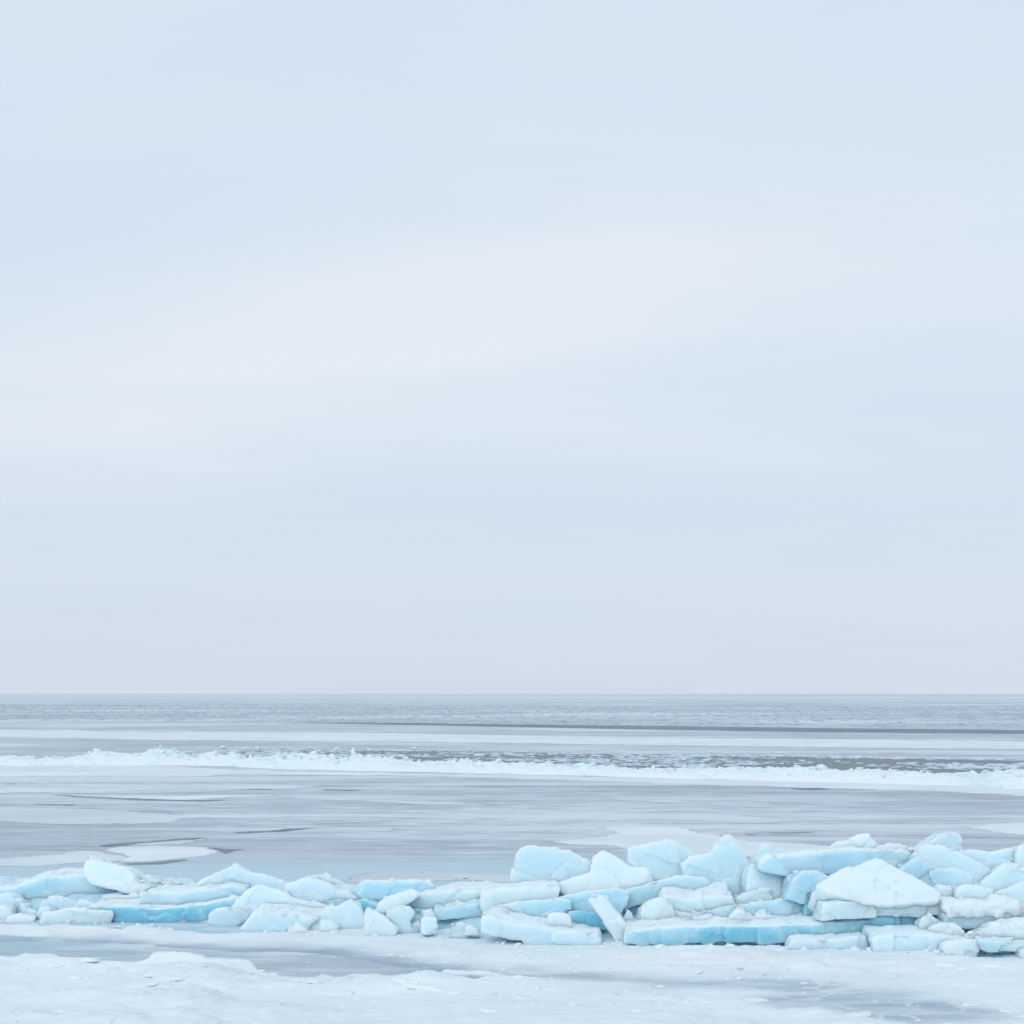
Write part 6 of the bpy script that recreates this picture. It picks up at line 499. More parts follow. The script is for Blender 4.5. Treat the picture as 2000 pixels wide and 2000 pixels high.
     [(-46.87, 128.43), (-46.68, 128.63), (-46.45, 128.49), (-46.16, 128.18), (-45.99, 128.28), (-45.89, 128.83), (-45.7, 128.92), (-45.55, 129.27), (-45.21, 129.04), (-44.84, 128.8), (-44.52, 128.49), (-44.31, 128.51), (-43.92, 128.32), (-43.69, 128.49), (-43.54, 128.9), (-43.19, 128.72), (-42.8, 128.5), (-42.7, 128.68), (-42.54, 128.93), (-42.27, 128.76), (-42.01, 128.68), (-41.82, 128.68), (-41.61, 128.68), (-41.38, 128.8), (-41.11, 128.95), (-40.79, 128.87), (-40.46, 128.59), (-40.07, 128.27), (-39.6, 128.06), (-39.21, 127.87), (-39.05, 128.2), (-39.04, 128.65), (-38.84, 128.84), (-38.55, 128.8), (-38.18, 128.38), (-38.02, 128.77), (-37.73, 128.76), (-37.44, 128.66), (-37.24, 128.94), (-37.04, 129.24), (-36.84, 129.2), (-36.57, 128.84), (-36.18, 128.16), (-35.86, 128.08), (-35.63, 128.12), (-35.09, 127.18), (-34.4, 125.93), (-33.86, 124.8), (-33.33, 123.72), (-32.77, 122.68), (-32.67, 122.95), (-32.45, 122.92), (-32.12, 122.87), (-31.74, 122.86), (-31.38, 122.4), (-31.13, 122.45), (-30.84, 122.24), (-30.5, 122.07), (-30.1, 121.72), (-29.83, 121.58), (-29.62, 121.54), (-29.29, 121.05), (-29.1, 121.13), (-28.82, 121.0), (-28.48, 120.48), (-28.22, 120.33), (-27.96, 120.22), (-27.64, 119.71), (-27.44, 119.9), (-27.2, 119.78), (-26.96, 119.82), (-26.76, 119.85), (-26.47, 119.78), (-26.21, 119.92), (-25.98, 119.99), (-25.72, 120.18), (-25.4, 120.1), (-25.08, 120.01), (-24.8, 120.06), (-24.6, 120.12), (-24.53, 120.41), (-24.36, 120.49), (-24.06, 120.14), (-23.86, 120.18), (-23.56, 119.96), (-23.24, 120.19), (-22.99, 120.57), (-22.67, 120.51), (-22.49, 120.56), (-22.25, 120.3), (-21.99, 120.11), (-21.74, 119.85), (-21.42, 119.68), (-21.16, 119.57), (-20.93, 119.55), (-20.81, 119.73), (-20.67, 119.99), (-20.38, 120.09), (-20.1, 120.01), (-19.87, 120.17), (-19.51, 119.95), (-19.15, 119.73), (-18.91, 119.84), (-18.59, 119.68), (-18.43, 119.88), (-18.21, 119.63), (-17.97, 119.9), (-17.71, 119.81), (-17.41, 119.85), (-17.23, 119.94), (-17.02, 119.88), (-16.8, 119.91), (-16.47, 119.81), (-16.21, 119.8), (-15.99, 119.72), (-15.82, 120.1), (-15.49, 119.97), (-15.18, 119.99), (-14.97, 120.17), (-14.75, 119.99), (-14.66, 120.06), (-14.44, 120.04), (-14.19, 120.06), (-13.88, 120.02), (-13.57, 119.62), (-13.37, 119.58), (-13.19, 119.72), (-12.98, 119.8), (-12.77, 119.94), (-12.55, 119.77), (-12.34, 119.72), (-12.11, 119.86), (-11.84, 119.59), (-11.59, 119.29), (-11.33, 119.03), (-11.02, 118.93), (-10.84, 118.83), (-10.62, 118.83), (-10.35, 118.5), (-10.02, 118.14), (-9.7, 117.9), (-9.42, 117.8), (-9.25, 117.74), (-9.02, 117.45), (-8.7, 117.38), (-8.44, 117.01), (-8.2, 116.83), (-7.98, 116.83), (-7.73, 117.11), (-7.47, 116.76), (-7.32, 116.54), (-7.09, 116.53), (-6.83, 116.21), (-6.56, 115.81), (-6.25, 115.5), (-5.92, 115.22), (-5.71, 115.05), (-5.49, 114.92), (-5.28, 114.89), (-5.05, 114.77), (-4.85, 114.54), (-4.63, 114.52), (-4.42, 114.51), (-4.2, 114.37), (-3.97, 114.12), (-3.76, 113.79), (-3.56, 113.47), (-3.34, 113.48), (-3.07, 113.26), (-2.75, 112.96), (-2.53, 112.56), (-2.35, 112.53), (-2.13, 112.66), (-1.9, 112.51), (-1.65, 112.46), (-1.38, 112.23), (-1.13, 112.16), (-0.89, 112.24), (-0.65, 112.01), (-0.46, 112.03), (-0.28, 111.73), (-0.1, 111.35), (0.19, 111.37), (0.42, 111.43), (0.65, 111.17), (1.0, 111.13), (1.29, 110.91), (1.52, 110.56), (1.72, 110.25), (1.9, 110.01), (2.06, 109.77), (2.23, 109.75), (2.5, 109.83), (2.73, 109.93), (2.92, 109.9), (3.09, 109.96), (3.33, 109.71), (3.48, 109.73), (3.71, 109.39), (3.92, 109.14), (4.15, 108.86), (4.38, 108.66), (4.56, 108.63), (4.75, 108.48), (5.04, 108.79), (5.32, 109.07), (5.6, 109.2), (5.85, 108.82), (6.01, 108.25), (6.14, 107.96), (6.26, 107.82), (6.52, 107.73), (6.72, 107.92), (6.92, 108.11), (7.08, 108.07), (7.23, 107.68), (7.45, 107.32), (7.66, 107.18), (7.92, 107.02), (8.25, 107.05), (8.52, 106.89), (8.7, 106.96), (8.9, 106.9), (9.12, 106.95), (9.28, 106.87), (9.41, 106.8), (9.57, 106.47), (9.74, 106.49), (9.98, 106.59), (10.22, 106.32), (10.5, 105.94), (10.78, 105.93), (11.0, 105.81), (11.27, 105.68), (11.49, 105.71), (11.71, 105.84), (11.9, 105.85), (12.1, 105.77), (12.22, 105.73), (12.32, 105.56), (12.48, 105.61), (12.65, 105.34), (12.88, 105.06), (13.12, 105.01), (13.45, 105.1), (13.71, 105.21), (13.94, 105.13), (14.12, 105.16), (14.31, 104.79), (14.44, 104.41), (14.58, 104.28), (14.76, 104.35), (14.89, 104.3), (15.11, 104.22), (15.32, 104.09), (15.6, 104.01), (15.87, 104.04), (16.14, 103.99), (16.26, 103.86), (16.27, 103.65), (16.37, 103.45), (16.51, 103.28), (16.72, 103.45), (16.92, 103.33), (17.24, 103.32), (17.46, 103.21), (17.59, 103.05), (17.81, 103.09), (18.04, 103.21), (18.32, 103.29), (18.58, 103.41), (18.83, 103.25), (19.07, 103.13), (19.24, 103.21), (19.36, 102.96), (19.46, 102.68), (19.52, 102.59), (19.7, 102.49), (19.89, 102.4), (20.15, 102.37), (20.4, 102.38), (20.54, 102.29), (20.75, 102.04), (20.93, 101.86), (21.13, 101.81), (21.26, 101.64), (21.37, 101.56), (21.54, 101.61), (21.67, 101.52), (21.91, 101.51), (22.1, 101.38), (22.4, 101.52), (22.67, 101.56), (22.79, 101.15), (22.89, 100.84), (23.2, 101.06), (23.56, 101.18), (23.85, 101.28), (23.94, 101.1), (24.01, 100.96), (24.16, 100.85), (24.23, 100.69), (24.41, 100.66), (24.55, 100.39), (24.82, 100.39), (25.12, 100.4), (25.36, 100.24), (25.56, 100.33), (25.68, 100.25), (25.85, 100.2), (26.07, 100.42), (26.21, 100.36), (26.37, 100.29), (26.66, 100.24), (26.9, 100.04), (27.03, 99.83), (27.15, 99.7), (27.35, 99.7), (27.51, 99.75), (27.75, 99.83), (27.88, 99.8), (28.02, 99.72), (28.2, 99.67), (28.38, 99.56), (28.55, 99.35), (28.77, 99.32), (28.97, 99.2), (29.17, 99.07), (29.3, 98.91), (29.48, 99.02), (29.7, 99.21), (29.89, 99.05), (30.08, 99.06), (30.19, 98.92), (30.3, 98.73), (30.47, 98.66), (30.65, 98.55), (30.79, 98.35), (30.99, 98.32), (31.17, 98.13), (31.52, 98.33), (31.74, 98.34), (31.92, 98.27), (32.13, 98.18), (32.26, 97.97), (32.48, 97.79), (32.61, 97.66), (32.81, 97.8), (33.09, 98.06), (33.19, 97.94), (33.28, 97.62), (33.39, 97.33), (33.51, 97.1), (33.69, 97.22), (33.97, 97.39), (34.3, 97.57), (34.45, 97.52), (34.6, 97.39), (34.72, 97.13), (34.87, 97.0), (34.97, 96.87), (35.16, 96.71), (35.32, 96.68), (35.52, 96.77), (34.33, 93.61), (33.18, 90.52), (32.18, 87.73), (31.23, 85.08), (30.36, 82.57), (30.26, 82.76), (30.07, 82.82), (29.92, 82.91), (29.72, 82.85), (29.55, 82.84), (29.37, 82.83), (29.18, 82.72), (28.91, 82.67), (28.76, 82.73), (28.57, 82.72), (28.43, 82.86), (28.39, 83.02), (28.27, 83.16), (28.16, 83.21), (27.96, 83.14), (27.82, 83.21), (27.68, 83.27), (27.47, 83.2), (27.31, 83.13), (27.23, 83.19), (27.12, 83.25), (26.92, 83.16), (26.7, 83.11), (26.55, 83.24), (26.45, 83.4), (26.31, 83.44), (26.2, 83.57), (26.05, 83.7), (25.81, 83.68), (25.7, 83.8), (25.49, 83.7), (25.32, 83.67), (25.18, 83.65), (25.01, 83.65), (24.88, 83.76), (24.75, 83.95), (24.51, 83.83), (24.35, 83.86), (24.19, 83.84), (24.02, 83.79), (23.89, 83.79), (23.68, 83.76), (23.47, 83.73), (23.38, 83.72), (23.21, 83.59), (23.11, 83.73), (23.02, 83.92), (22.8, 83.98), (22.6, 83.95), (22.41, 83.92), (22.28, 84.07), (22.1, 84.08), (21.97, 84.27), (21.83, 84.27), (21.68, 84.22), (21.55, 84.37), (21.42, 84.47), (21.32, 84.71), (21.1, 84.89), (20.88, 84.99), (20.66, 84.79), (20.48, 84.75), (20.31, 84.88), (20.2, 84.93), (20.12, 85.12), (19.98, 85.25), (19.86, 85.3), (19.69, 85.38), (19.51, 85.3), (19.36, 85.18), (19.2, 85.3), (19.0, 85.44), (18.81, 85.51), (18.64, 85.57), (18.34, 85.58), (18.18, 85.57), (18.07, 85.68), (17.94, 85.72), (17.89, 85.85), (17.78, 86.09), (17.64, 86.19), (17.37, 86.25), (17.11, 86.21), (16.94, 86.12), (16.73, 86.16), (16.57, 86.16), (16.41, 86.34), (16.32, 86.62), (16.24, 86.67), (16.04, 86.66), (15.84, 86.5), (15.63, 86.44), (15.47, 86.59), (15.43, 86.81), (15.28, 87.07), (15.14, 87.23), (15.0, 87.36), (14.79, 87.38), (14.53, 87.22), (14.3, 87.26), (14.16, 87.4), (14.02, 87.28), (13.91, 87.44), (13.83, 87.48), (13.69, 87.7), (13.52, 87.66), (13.34, 87.66), (13.16, 87.59), (12.92, 87.66), (12.72, 87.79), (12.61, 87.86), (12.49, 88.04), (12.31, 88.23), (12.14, 88.36), (11.98, 88.49), (11.81, 88.6), (11.68, 88.57), (11.5, 88.56), (11.31, 88.65), (11.17, 88.8), (10.92, 88.87), (10.67, 88.99), (10.52, 89.02), (10.38, 89.01), (10.24, 89.14), (10.01, 89.05), (9.78, 89.01), (9.62, 88.94), (9.47, 89.05), (9.32, 89.19), (9.13, 89.46), (9.05, 89.5), (8.9, 89.41), (8.73, 89.27), (8.55, 89.31), (8.39, 89.28), (8.24, 89.38), (8.05, 89.56), (7.85, 89.66), (7.64, 89.66), (7.48, 89.7), (7.23, 89.81), (7.05, 90.03), (6.83, 90.23), (6.65, 90.16), (6.43, 90.08), (6.25, 90.11), (6.08, 90.22), (5.94, 90.3), (5.76, 90.41), (5.56, 90.37), (5.44, 90.55), (5.3, 90.62), (5.16, 90.8), (4.99, 90.88), (4.78, 91.03), (4.55, 91.19), (4.43, 91.24), (4.28, 91.32), (4.09, 91.36), (3.79, 91.47), (3.61, 91.46), (3.41, 91.56), (3.29, 91.6), (3.08, 91.59), (2.82, 91.51), (2.65, 91.47), (2.46, 91.53), (2.31, 91.54), (2.12, 91.57), (1.96, 91.78), (1.82, 91.93), (1.64, 92.1), (1.52, 92.43), (1.33, 92.55), (1.11, 92.75), (0.97, 92.69), (0.74, 92.6), (0.58, 92.48), (0.4, 92.55), (0.19, 92.71), (-0.02, 92.74), (-0.28, 92.91), (-0.44, 93.05), (-0.61, 93.05), (-0.81, 93.27), (-0.98, 93.38), (-1.15, 93.48), (-1.3, 93.59), (-1.48, 93.71), (-1.71, 93.81), (-1.92, 93.86), (-2.11, 93.91), (-2.28, 93.99), (-2.46, 94.11), (-2.69, 94.08), (-2.89, 93.94), (-3.08, 94.12), (-3.29, 94.37), (-3.51, 94.2), (-3.74, 94.16), (-3.93, 94.34), (-4.09, 94.61), (-4.27, 94.81), (-4.43, 94.89), (-4.57, 94.74), (-4.78, 94.82), (-5.02, 94.81), (-5.2, 94.88), (-5.34, 95.2), (-5.59, 95.5), (-5.74, 95.59), (-5.89, 95.63), (-6.06, 95.83), (-6.28, 95.84), (-6.52, 95.96), (-6.7, 95.82), (-6.96, 95.79), (-7.21, 95.95), (-7.43, 95.91), (-7.57, 95.9), (-7.74, 95.84), (-7.92, 95.95), (-8.07, 95.95), (-8.28, 96.0), (-8.46, 95.99), (-8.67, 95.94), (-8.92, 96.19), (-9.14, 96.37), (-9.36, 96.41), (-9.62, 96.49), (-9.8, 96.46), (-9.96, 96.46), (-10.15, 96.51), (-10.32, 96.55), (-10.54, 96.56), (-10.75, 96.93), (-10.99, 97.09), (-11.16, 96.84), (-11.37, 96.79), (-11.55, 96.79), (-11.71, 96.77), (-11.9, 96.77), (-12.09, 96.67), (-12.29, 96.8), (-12.51, 96.79), (-12.71, 96.96), (-12.9, 97.14), (-13.13, 97.27), (-13.33, 97.36), (-13.5, 97.2), (-13.7, 96.96), (-14.0, 97.11), (-14.26, 97.49), (-14.43, 97.64), (-14.63, 97.77), (-14.76, 97.55), (-14.84, 97.39), (-15.03, 97.36), (-15.33, 97.5), (-15.57, 97.6), (-15.74, 97.74), (-15.88, 97.77), (-16.06, 97.85), (-16.33, 98.08), (-16.48, 98.15), (-16.71, 98.2), (-16.95, 98.02), (-17.17, 98.0), (-17.29, 97.86), (-17.5, 97.93), (-17.74, 98.1), (-18.02, 98.23), (-18.26, 98.31), (-18.45, 98.27), (-18.57, 98.05), (-18.8, 98.05), (-19.01, 98.11), (-19.29, 98.3), (-19.51, 98.35), (-19.67, 98.22), (-19.83, 98.16), (-19.98, 98.46), (-20.14, 98.46), (-20.3, 98.48), (-20.51, 98.59), (-20.72, 98.7), (-20.91, 98.59), (-21.14, 98.65), (-21.35, 98.63), (-21.58, 98.6), (-21.83, 98.62), (-22.06, 98.64), (-22.27, 98.55), (-22.47, 98.56), (-22.58, 98.5), (-22.86, 98.52), (-23.09, 98.59), (-23.39, 98.87), (-23.57, 99.09), (-23.68, 99.21), (-23.92, 99.63), (-24.22, 100.03), (-24.48, 100.26), (-24.74, 100.41), (-24.99, 100.61), (-25.19, 100.5), (-25.45, 100.76), (-25.71, 100.95), (-25.97, 101.07), (-26.15, 101.23), (-26.42, 101.47), (-26.66, 101.57), (-26.84, 101.53), (-27.1, 101.74), (-27.52, 102.27), (-27.84, 102.6), (-28.12, 102.74), (-28.41, 103.08), (-28.65, 103.13), (-28.88, 103.07), (-29.11, 103.27), (-29.32, 103.4), (-29.6, 103.66), (-29.9, 103.94), (-30.07, 103.99), (-30.38, 104.32), (-30.51, 104.17), (-30.74, 104.2), (-31.04, 104.32), (-31.28, 104.53), (-31.51, 104.31), (-31.85, 104.48), (-32.14, 104.74), (-32.37, 104.85), (-32.62, 104.96), (-32.87, 105.16), (-32.91, 105.03), (-33.15, 105.06), (-33.44, 105.2), (-33.72, 105.29), (-33.93, 105.33), (-34.1, 105.4), (-34.36, 105.61), (-34.73, 106.02), (-35.05, 106.37), (-35.25, 106.51), (-35.49, 106.62), (-35.78, 106.84), (-36.08, 106.84), (-36.36, 106.96), (-36.63, 107.04), (-36.98, 107.18), (-37.16, 107.2), (-37.42, 107.4), (-37.63, 107.49), (-37.87, 107.73), (-38.1, 107.98), (-38.38, 108.04), (-38.68, 108.15), (-38.95, 108.19), (-39.16, 108.15), (-39.35, 108.03), (-39.54, 108.17), (-41.06, 112.37), (-42.78, 117.04), (-44.68, 122.26)], False),
    ('open_water', 'dark open water lead choked with brash behind far ridge', 'water', 'water', 1, 'structure',
     [(-15.53, 80.25), (-15.41, 80.37), (-15.26, 80.51), (-15.04, 80.39), (-14.84, 80.45), (-14.74, 80.67), (-14.59, 80.82), (-14.54, 81.04), (-14.42, 81.09), (-14.23, 81.04), (-14.02, 81.04), (-13.87, 81.04), (-13.71, 80.97), (-13.6, 81.12), (-13.42, 81.13), (-13.3, 81.26), (-13.19, 81.39), (-13.05, 81.67), (-12.87, 81.79), (-12.71, 81.9), (-12.59, 81.98), (-12.36, 81.72), (-12.18, 81.6), (-12.02, 81.53), (-11.89, 81.56), (-11.75, 81.65), (-11.58, 81.64), (-11.39, 81.58), (-11.22, 81.47), (-11.04, 81.35), (-10.86, 81.33), (-10.68, 81.37), (-10.53, 81.17), (-10.35, 81.02), (-10.16, 80.95), (-9.94, 80.84), (-9.82, 80.78), (-9.62, 80.75), (-9.4, 80.68), (-9.21, 80.61), (-9.02, 80.52), (-8.88, 80.53), (-8.72, 80.46), (-8.54, 80.25), (-8.33, 80.18), (-8.19, 80.29), (-8.04, 80.3), (-7.95, 80.32), (-7.77, 80.35), (-7.62, 80.28), (-7.45, 80.22), (-7.27, 80.14), (-7.13, 80.16), (-6.95, 80.16), (-6.79, 80.34), (-6.61, 80.31), (-6.42, 80.22), (-6.26, 80.22), (-6.1, 80.11), (-6.02, 80.25), (-5.87, 80.29), (-5.65, 80.13), (-5.4, 80.1), (-5.28, 80.12), (-5.15, 80.07), (-4.98, 79.98), (-4.8, 80.0), (-4.65, 80.02), (-4.58, 79.99), (-4.47, 79.95), (-4.27, 79.94), (-4.08, 79.86), (-3.91, 79.71), (-3.72, 79.66), (-3.53, 79.68), (-3.35, 79.66), (-3.22, 79.55), (-3.09, 79.49), (-2.92, 79.66), (-2.75, 79.58), (-2.6, 79.38), (-2.46, 79.4), (-2.32, 79.39), (-2.17, 79.31), (-2.02, 79.28), (-1.85, 79.19), (-1.68, 79.26), (-1.53, 79.27), (-1.31, 79.29), (-1.16, 79.35), (-1.03, 79.24), (-0.9, 79.18), (-0.71, 79.12), (-0.58, 79.17), (-0.4, 79.18), (-0.22, 79.11), (-0.02, 78.91), (0.16, 78.64), (0.4, 78.54), (0.58, 78.43), (0.71, 78.42), (0.84, 78.34), (0.97, 78.34), (1.02, 78.17), (1.09, 78.16), (1.29, 78.2), (1.49, 78.15), (1.73, 77.96), (1.86, 77.72), (2.12, 77.51), (2.26, 77.39), (2.35, 77.33), (2.42, 77.39), (2.54, 77.35), (2.63, 77.17), (2.79, 77.12), (3.01, 77.03), (3.2, 76.94), (3.45, 76.84), (3.63, 76.73), (3.8, 76.61), (3.92, 76.59), (4.06, 76.71), (4.16, 76.77), (4.32, 76.64), (4.49, 76.67), (4.62, 76.67), (4.71, 76.54), (4.81, 76.5), (4.92, 76.51), (5.12, 76.43), (5.33, 76.37), (5.47, 76.2), (5.64, 76.12), (5.74, 75.84), (5.9, 75.82), (6.11, 75.88), (6.27, 75.87), (6.39, 75.89), (6.5, 75.83), (6.67, 75.75), (6.8, 75.71), (6.92, 75.64), (7.11, 75.66), (7.28, 75.5), (7.41, 75.37), (7.56, 75.32), (7.7, 75.29), (7.87, 75.31), (8.02, 75.3), (8.16, 75.24), (8.28, 75.13), (8.45, 75.01), (8.61, 74.87), (8.75, 74.88), (8.91, 74.89), (9.05, 74.86), (9.16, 74.84), (9.28, 74.7), (9.4, 74.69), (9.53, 74.65), (9.72, 74.6), (9.92, 74.56), (10.1, 74.47), (10.23, 74.41), (10.39, 74.37), (10.5, 74.32), (10.62, 74.24), (10.7, 74.16), (10.79, 74.15), (10.97, 74.16), (11.14, 74.2), (11.35, 74.17), (11.52, 74.08), (11.72, 74.05), (11.85, 74.04), (11.91, 73.99), (11.97, 73.87), (12.03, 73.62), (12.11, 73.54), (12.31, 73.52), (12.45, 73.43), (12.6, 73.32), (12.77, 73.32), (12.94, 73.28), (13.07, 73.29), (13.19, 73.21), (13.33, 73.14), (13.5, 73.1), (13.67, 72.99), (13.78, 72.96), (13.95, 72.99), (14.11, 73.02), (14.22, 73.07), (14.37, 73.04), (14.55, 72.86), (14.74, 72.76), (14.85, 72.59), (14.97, 72.61), (15.07, 72.54), (15.21, 72.44), (15.27, 72.42), (15.35, 72.28), (15.51, 72.3), (15.67, 72.33), (15.76, 72.24), (15.92, 72.16), (16.06, 72.1), (16.24, 72.02), (16.37, 71.92), (16.5, 71.84), (16.61, 71.83), (16.74, 71.81), (16.91, 71.81), (17.05, 71.86), (17.13, 71.73), (17.24, 71.66), (17.37, 71.51), (17.5, 71.41), (17.63, 71.37), (17.79, 71.33), (17.85, 71.17), (17.97, 71.06), (18.12, 71.04), (18.21, 70.94), (18.37, 70.92), (18.52, 70.88), (18.68, 70.87), (18.75, 70.68), (18.91, 70.76), (18.99, 70.62), (19.1, 70.48), (19.18, 70.4), (19.31, 70.32), (19.47, 70.32), (19.59, 70.26), (19.69, 70.19), (19.82, 70.17), (19.9, 70.03), (19.99, 69.93), (20.13, 69.99), (20.27, 69.95), (20.42, 69.86), (20.58, 69.68), (20.67, 69.57), (20.77, 69.5), (20.86, 69.49), (21.02, 69.52), (21.15, 69.48), (21.3, 69.44), (21.43, 69.37), (21.54, 69.32), (21.62, 69.24), (21.71, 69.16), (21.8, 69.06), (21.93, 68.94), (22.08, 68.89), (22.24, 68.81), (22.33, 68.63), (22.4, 68.41), (22.52, 68.49), (22.7, 68.6), (22.82, 68.57), (22.95, 68.58), (23.07, 68.48), (23.23, 68.41), (23.37, 68.35), (23.5, 68.26), (23.54, 68.07), (23.65, 68.02), (23.74, 67.98), (23.88, 67.91), (23.94, 67.83), (24.05, 67.73), (24.17, 67.7), (24.29, 67.66), (24.42, 67.59), (24.58, 67.57), (24.7, 67.49), (24.79, 67.36), (24.86, 67.26), (24.98, 67.28), (25.05, 67.14), (24.47, 65.61), (23.96, 64.18), (23.48, 62.86), (23.0, 61.61), (22.51, 60.35), (22.05, 59.14), (21.64, 57.95), (21.21, 56.8), (20.83, 55.74), (20.44, 54.71), (20.09, 53.74), (19.75, 52.77), (19.4, 51.84), (19.08, 50.96), (18.75, 50.05), (18.63, 50.08), (18.5, 50.09), (18.34, 50.1), (18.23, 50.14), (18.15, 50.15), (18.09, 50.19), (18.03, 50.26), (17.99, 50.36), (17.9, 50.39), (17.82, 50.42), (17.7, 50.45), (17.61, 50.49), (17.49, 50.5), (17.44, 50.55), (17.37, 50.66), (17.28, 50.74), (17.18, 50.75), (17.1, 50.81), (17.01, 50.82), (16.91, 50.76), (16.85, 50.8), (16.8, 50.88), (16.7, 50.88), (16.62, 50.86), (16.5, 50.92), (16.38, 51.0), (16.27, 51.06), (16.21, 51.11), (16.17, 51.21), (16.05, 51.29), (15.96, 51.33), (15.86, 51.36), (15.76, 51.37), (15.7, 51.42), (15.64, 51.47), (15.51, 51.49), (15.44, 51.53), (15.38, 51.6), (15.28, 51.62), (15.21, 51.64), (15.12, 51.72), (15.03, 51.8), (14.93, 51.83), (14.82, 51.8), (14.72, 51.82), (14.59, 51.9), (14.5, 51.95), (14.42, 52.01), (14.32, 52.02), (14.19, 52.01), (14.07, 52.08), (13.98, 52.14), (13.92, 52.24), (13.86, 52.28), (13.74, 52.31), (13.63, 52.32), (13.55, 52.41), (13.44, 52.46), (13.36, 52.47), (13.29, 52.54), (13.22, 52.59), (13.14, 52.65), (13.09, 52.7), (12.97, 52.68), (12.85, 52.67), (12.77, 52.78), (12.66, 52.85), (12.55, 52.92), (12.43, 52.91), (12.35, 52.88), (12.24, 52.91), (12.16, 52.99), (12.09, 53.13), (11.99, 53.2), (11.92, 53.29), (11.86, 53.32), (11.73, 53.4), (11.61, 53.42), (11.5, 53.42), (11.38, 53.45), (11.25, 53.47), (11.18, 53.48), (11.1, 53.53), (11.0, 53.56), (10.89, 53.58), (10.78, 53.63), (10.66, 53.7), (10.58, 53.8), (10.49, 53.89), (10.4, 53.94), (10.31, 53.92), (10.21, 53.95), (10.08, 54.01), (9.95, 54.05), (9.88, 54.1), (9.75, 54.19), (9.65, 54.27), (9.55, 54.33), (9.46, 54.48), (9.39, 54.53), (9.25, 54.53), (9.15, 54.55), (9.07, 54.54), (8.98, 54.59), (8.9, 54.69), (8.77, 54.79), (8.72, 54.87), (8.62, 54.88), (8.54, 54.97), (8.47, 54.98), (8.36, 54.96), (8.25, 55.03), (8.15, 55.04), (8.03, 55.07), (7.9, 55.09), (7.76, 55.14), (7.64, 55.24), (7.51, 55.3), (7.41, 55.33), (7.33, 55.43), (7.23, 55.44), (7.13, 55.49), (6.97, 55.53), (6.87, 55.56), (6.78, 55.61), (6.69, 55.73), (6.61, 55.78), (6.53, 55.84), (6.4, 55.84), (6.3, 55.91), (6.19, 55.91), (6.1, 56.02), (6.03, 56.17), (5.92, 56.23), (5.77, 56.28), (5.67, 56.37), (5.58, 56.42), (5.46, 56.46), (5.36, 56.47), (5.24, 56.59), (5.13, 56.65), (4.99, 56.63), (4.84, 56.66), (4.74, 56.71), (4.67, 56.77), (4.59, 56.89), (4.45, 56.94), (4.38, 56.97), (4.27, 56.98), (4.13, 57.09), (4.02, 57.05), (3.89, 57.02), (3.79, 57.14), (3.64, 57.19), (3.51, 57.35), (3.41, 57.43), (3.34, 57.38), (3.23, 57.41), (3.11, 57.5), (3.0, 57.53), (2.86, 57.7), (2.74, 57.75), (2.61, 57.82), (2.52, 57.87), (2.41, 57.97), (2.32, 58.04), (2.24, 58.12), (2.12, 58.05), (2.0, 58.08), (1.92, 58.16), (1.81, 58.27), (1.69, 58.38), (1.56, 58.46), (1.45, 58.56), (1.31, 58.6), (1.18, 58.64), (1.08, 58.65), (0.95, 58.69), (0.82, 58.78), (0.67, 58.86), (0.54, 58.94), (0.43, 58.97), (0.33, 59.03), (0.21, 59.04), (0.09, 59.11), (0.01, 59.11), (-0.07, 59.18), (-0.14, 59.17), (-0.24, 59.26), (-0.38, 59.46), (-0.53, 59.52), (-0.68, 59.48), (-0.77, 59.6), (-0.89, 59.66), (-1.01, 59.73), (-1.14, 59.75), (-1.3, 59.81), (-1.46, 59.87), (-1.58, 59.99), (-1.71, 60.01), (-1.82, 60.04), (-1.88, 60.01), (-1.96, 60.04), (-2.09, 60.09), (-2.28, 60.31), (-2.45, 60.41), (-2.6, 60.45), (-2.7, 60.53), (-2.83, 60.56), (-2.97, 60.68), (-3.1, 60.68), (-3.23, 60.7), (-3.38, 60.69), (-3.47, 60.73), (-3.54, 60.76), (-3.64, 60.88), (-3.78, 60.97), (-3.86, 61.06), (-3.99, 61.13), (-4.13, 61.13), (-4.25, 61.16), (-4.35, 61.21), (-4.51, 61.25), (-4.63, 61.29), (-4.76, 61.35), (-4.94, 61.44), (-5.08, 61.55), (-5.21, 61.64), (-5.33, 61.64), (-5.44, 61.72), (-5.54, 61.72), (-5.7, 61.77), (-5.82, 61.84), (-5.93, 61.97), (-6.05, 62.07), (-6.21, 62.12), (-6.37, 62.23), (-6.55, 62.41), (-6.68, 62.54), (-6.76, 62.62), (-6.87, 62.7), (-7.01, 62.82), (-7.19, 62.9), (-7.32, 63.01), (-7.45, 63.15), (-7.63, 63.42), (-7.85, 63.6), (-7.99, 63.78), (-8.12, 63.94), (-8.2, 64.02), (-8.3, 64.09), (-8.39, 64.31), (-8.54, 64.4), (-8.69, 64.47), (-8.92, 64.61), (-9.12, 64.74), (-9.3, 64.86), (-9.5, 64.99), (-9.65, 65.26), (-9.75, 65.34), (-9.88, 65.41), (-10.03, 65.54), (-10.25, 65.76), (-10.35, 65.9), (-10.43, 66.03), (-10.58, 66.2), (-10.77, 66.38), (-10.99, 66.63), (-11.1, 66.75), (-11.37, 67.51), (-11.66, 68.34), (-11.97, 69.14), (-12.22, 69.96), (-12.49, 70.63), (-12.79, 71.45), (-13.11, 72.35), (-13.43, 73.38), (-13.69, 74.25), (-14.0, 75.25), (-14.31, 76.2), (-14.6, 77.11), (-14.89, 78.13), (-15.2, 79.15)], False),
    ('snow_patch', 'flat white floe inside the dark water at right', 'snow patch', 'drift', 2, None,
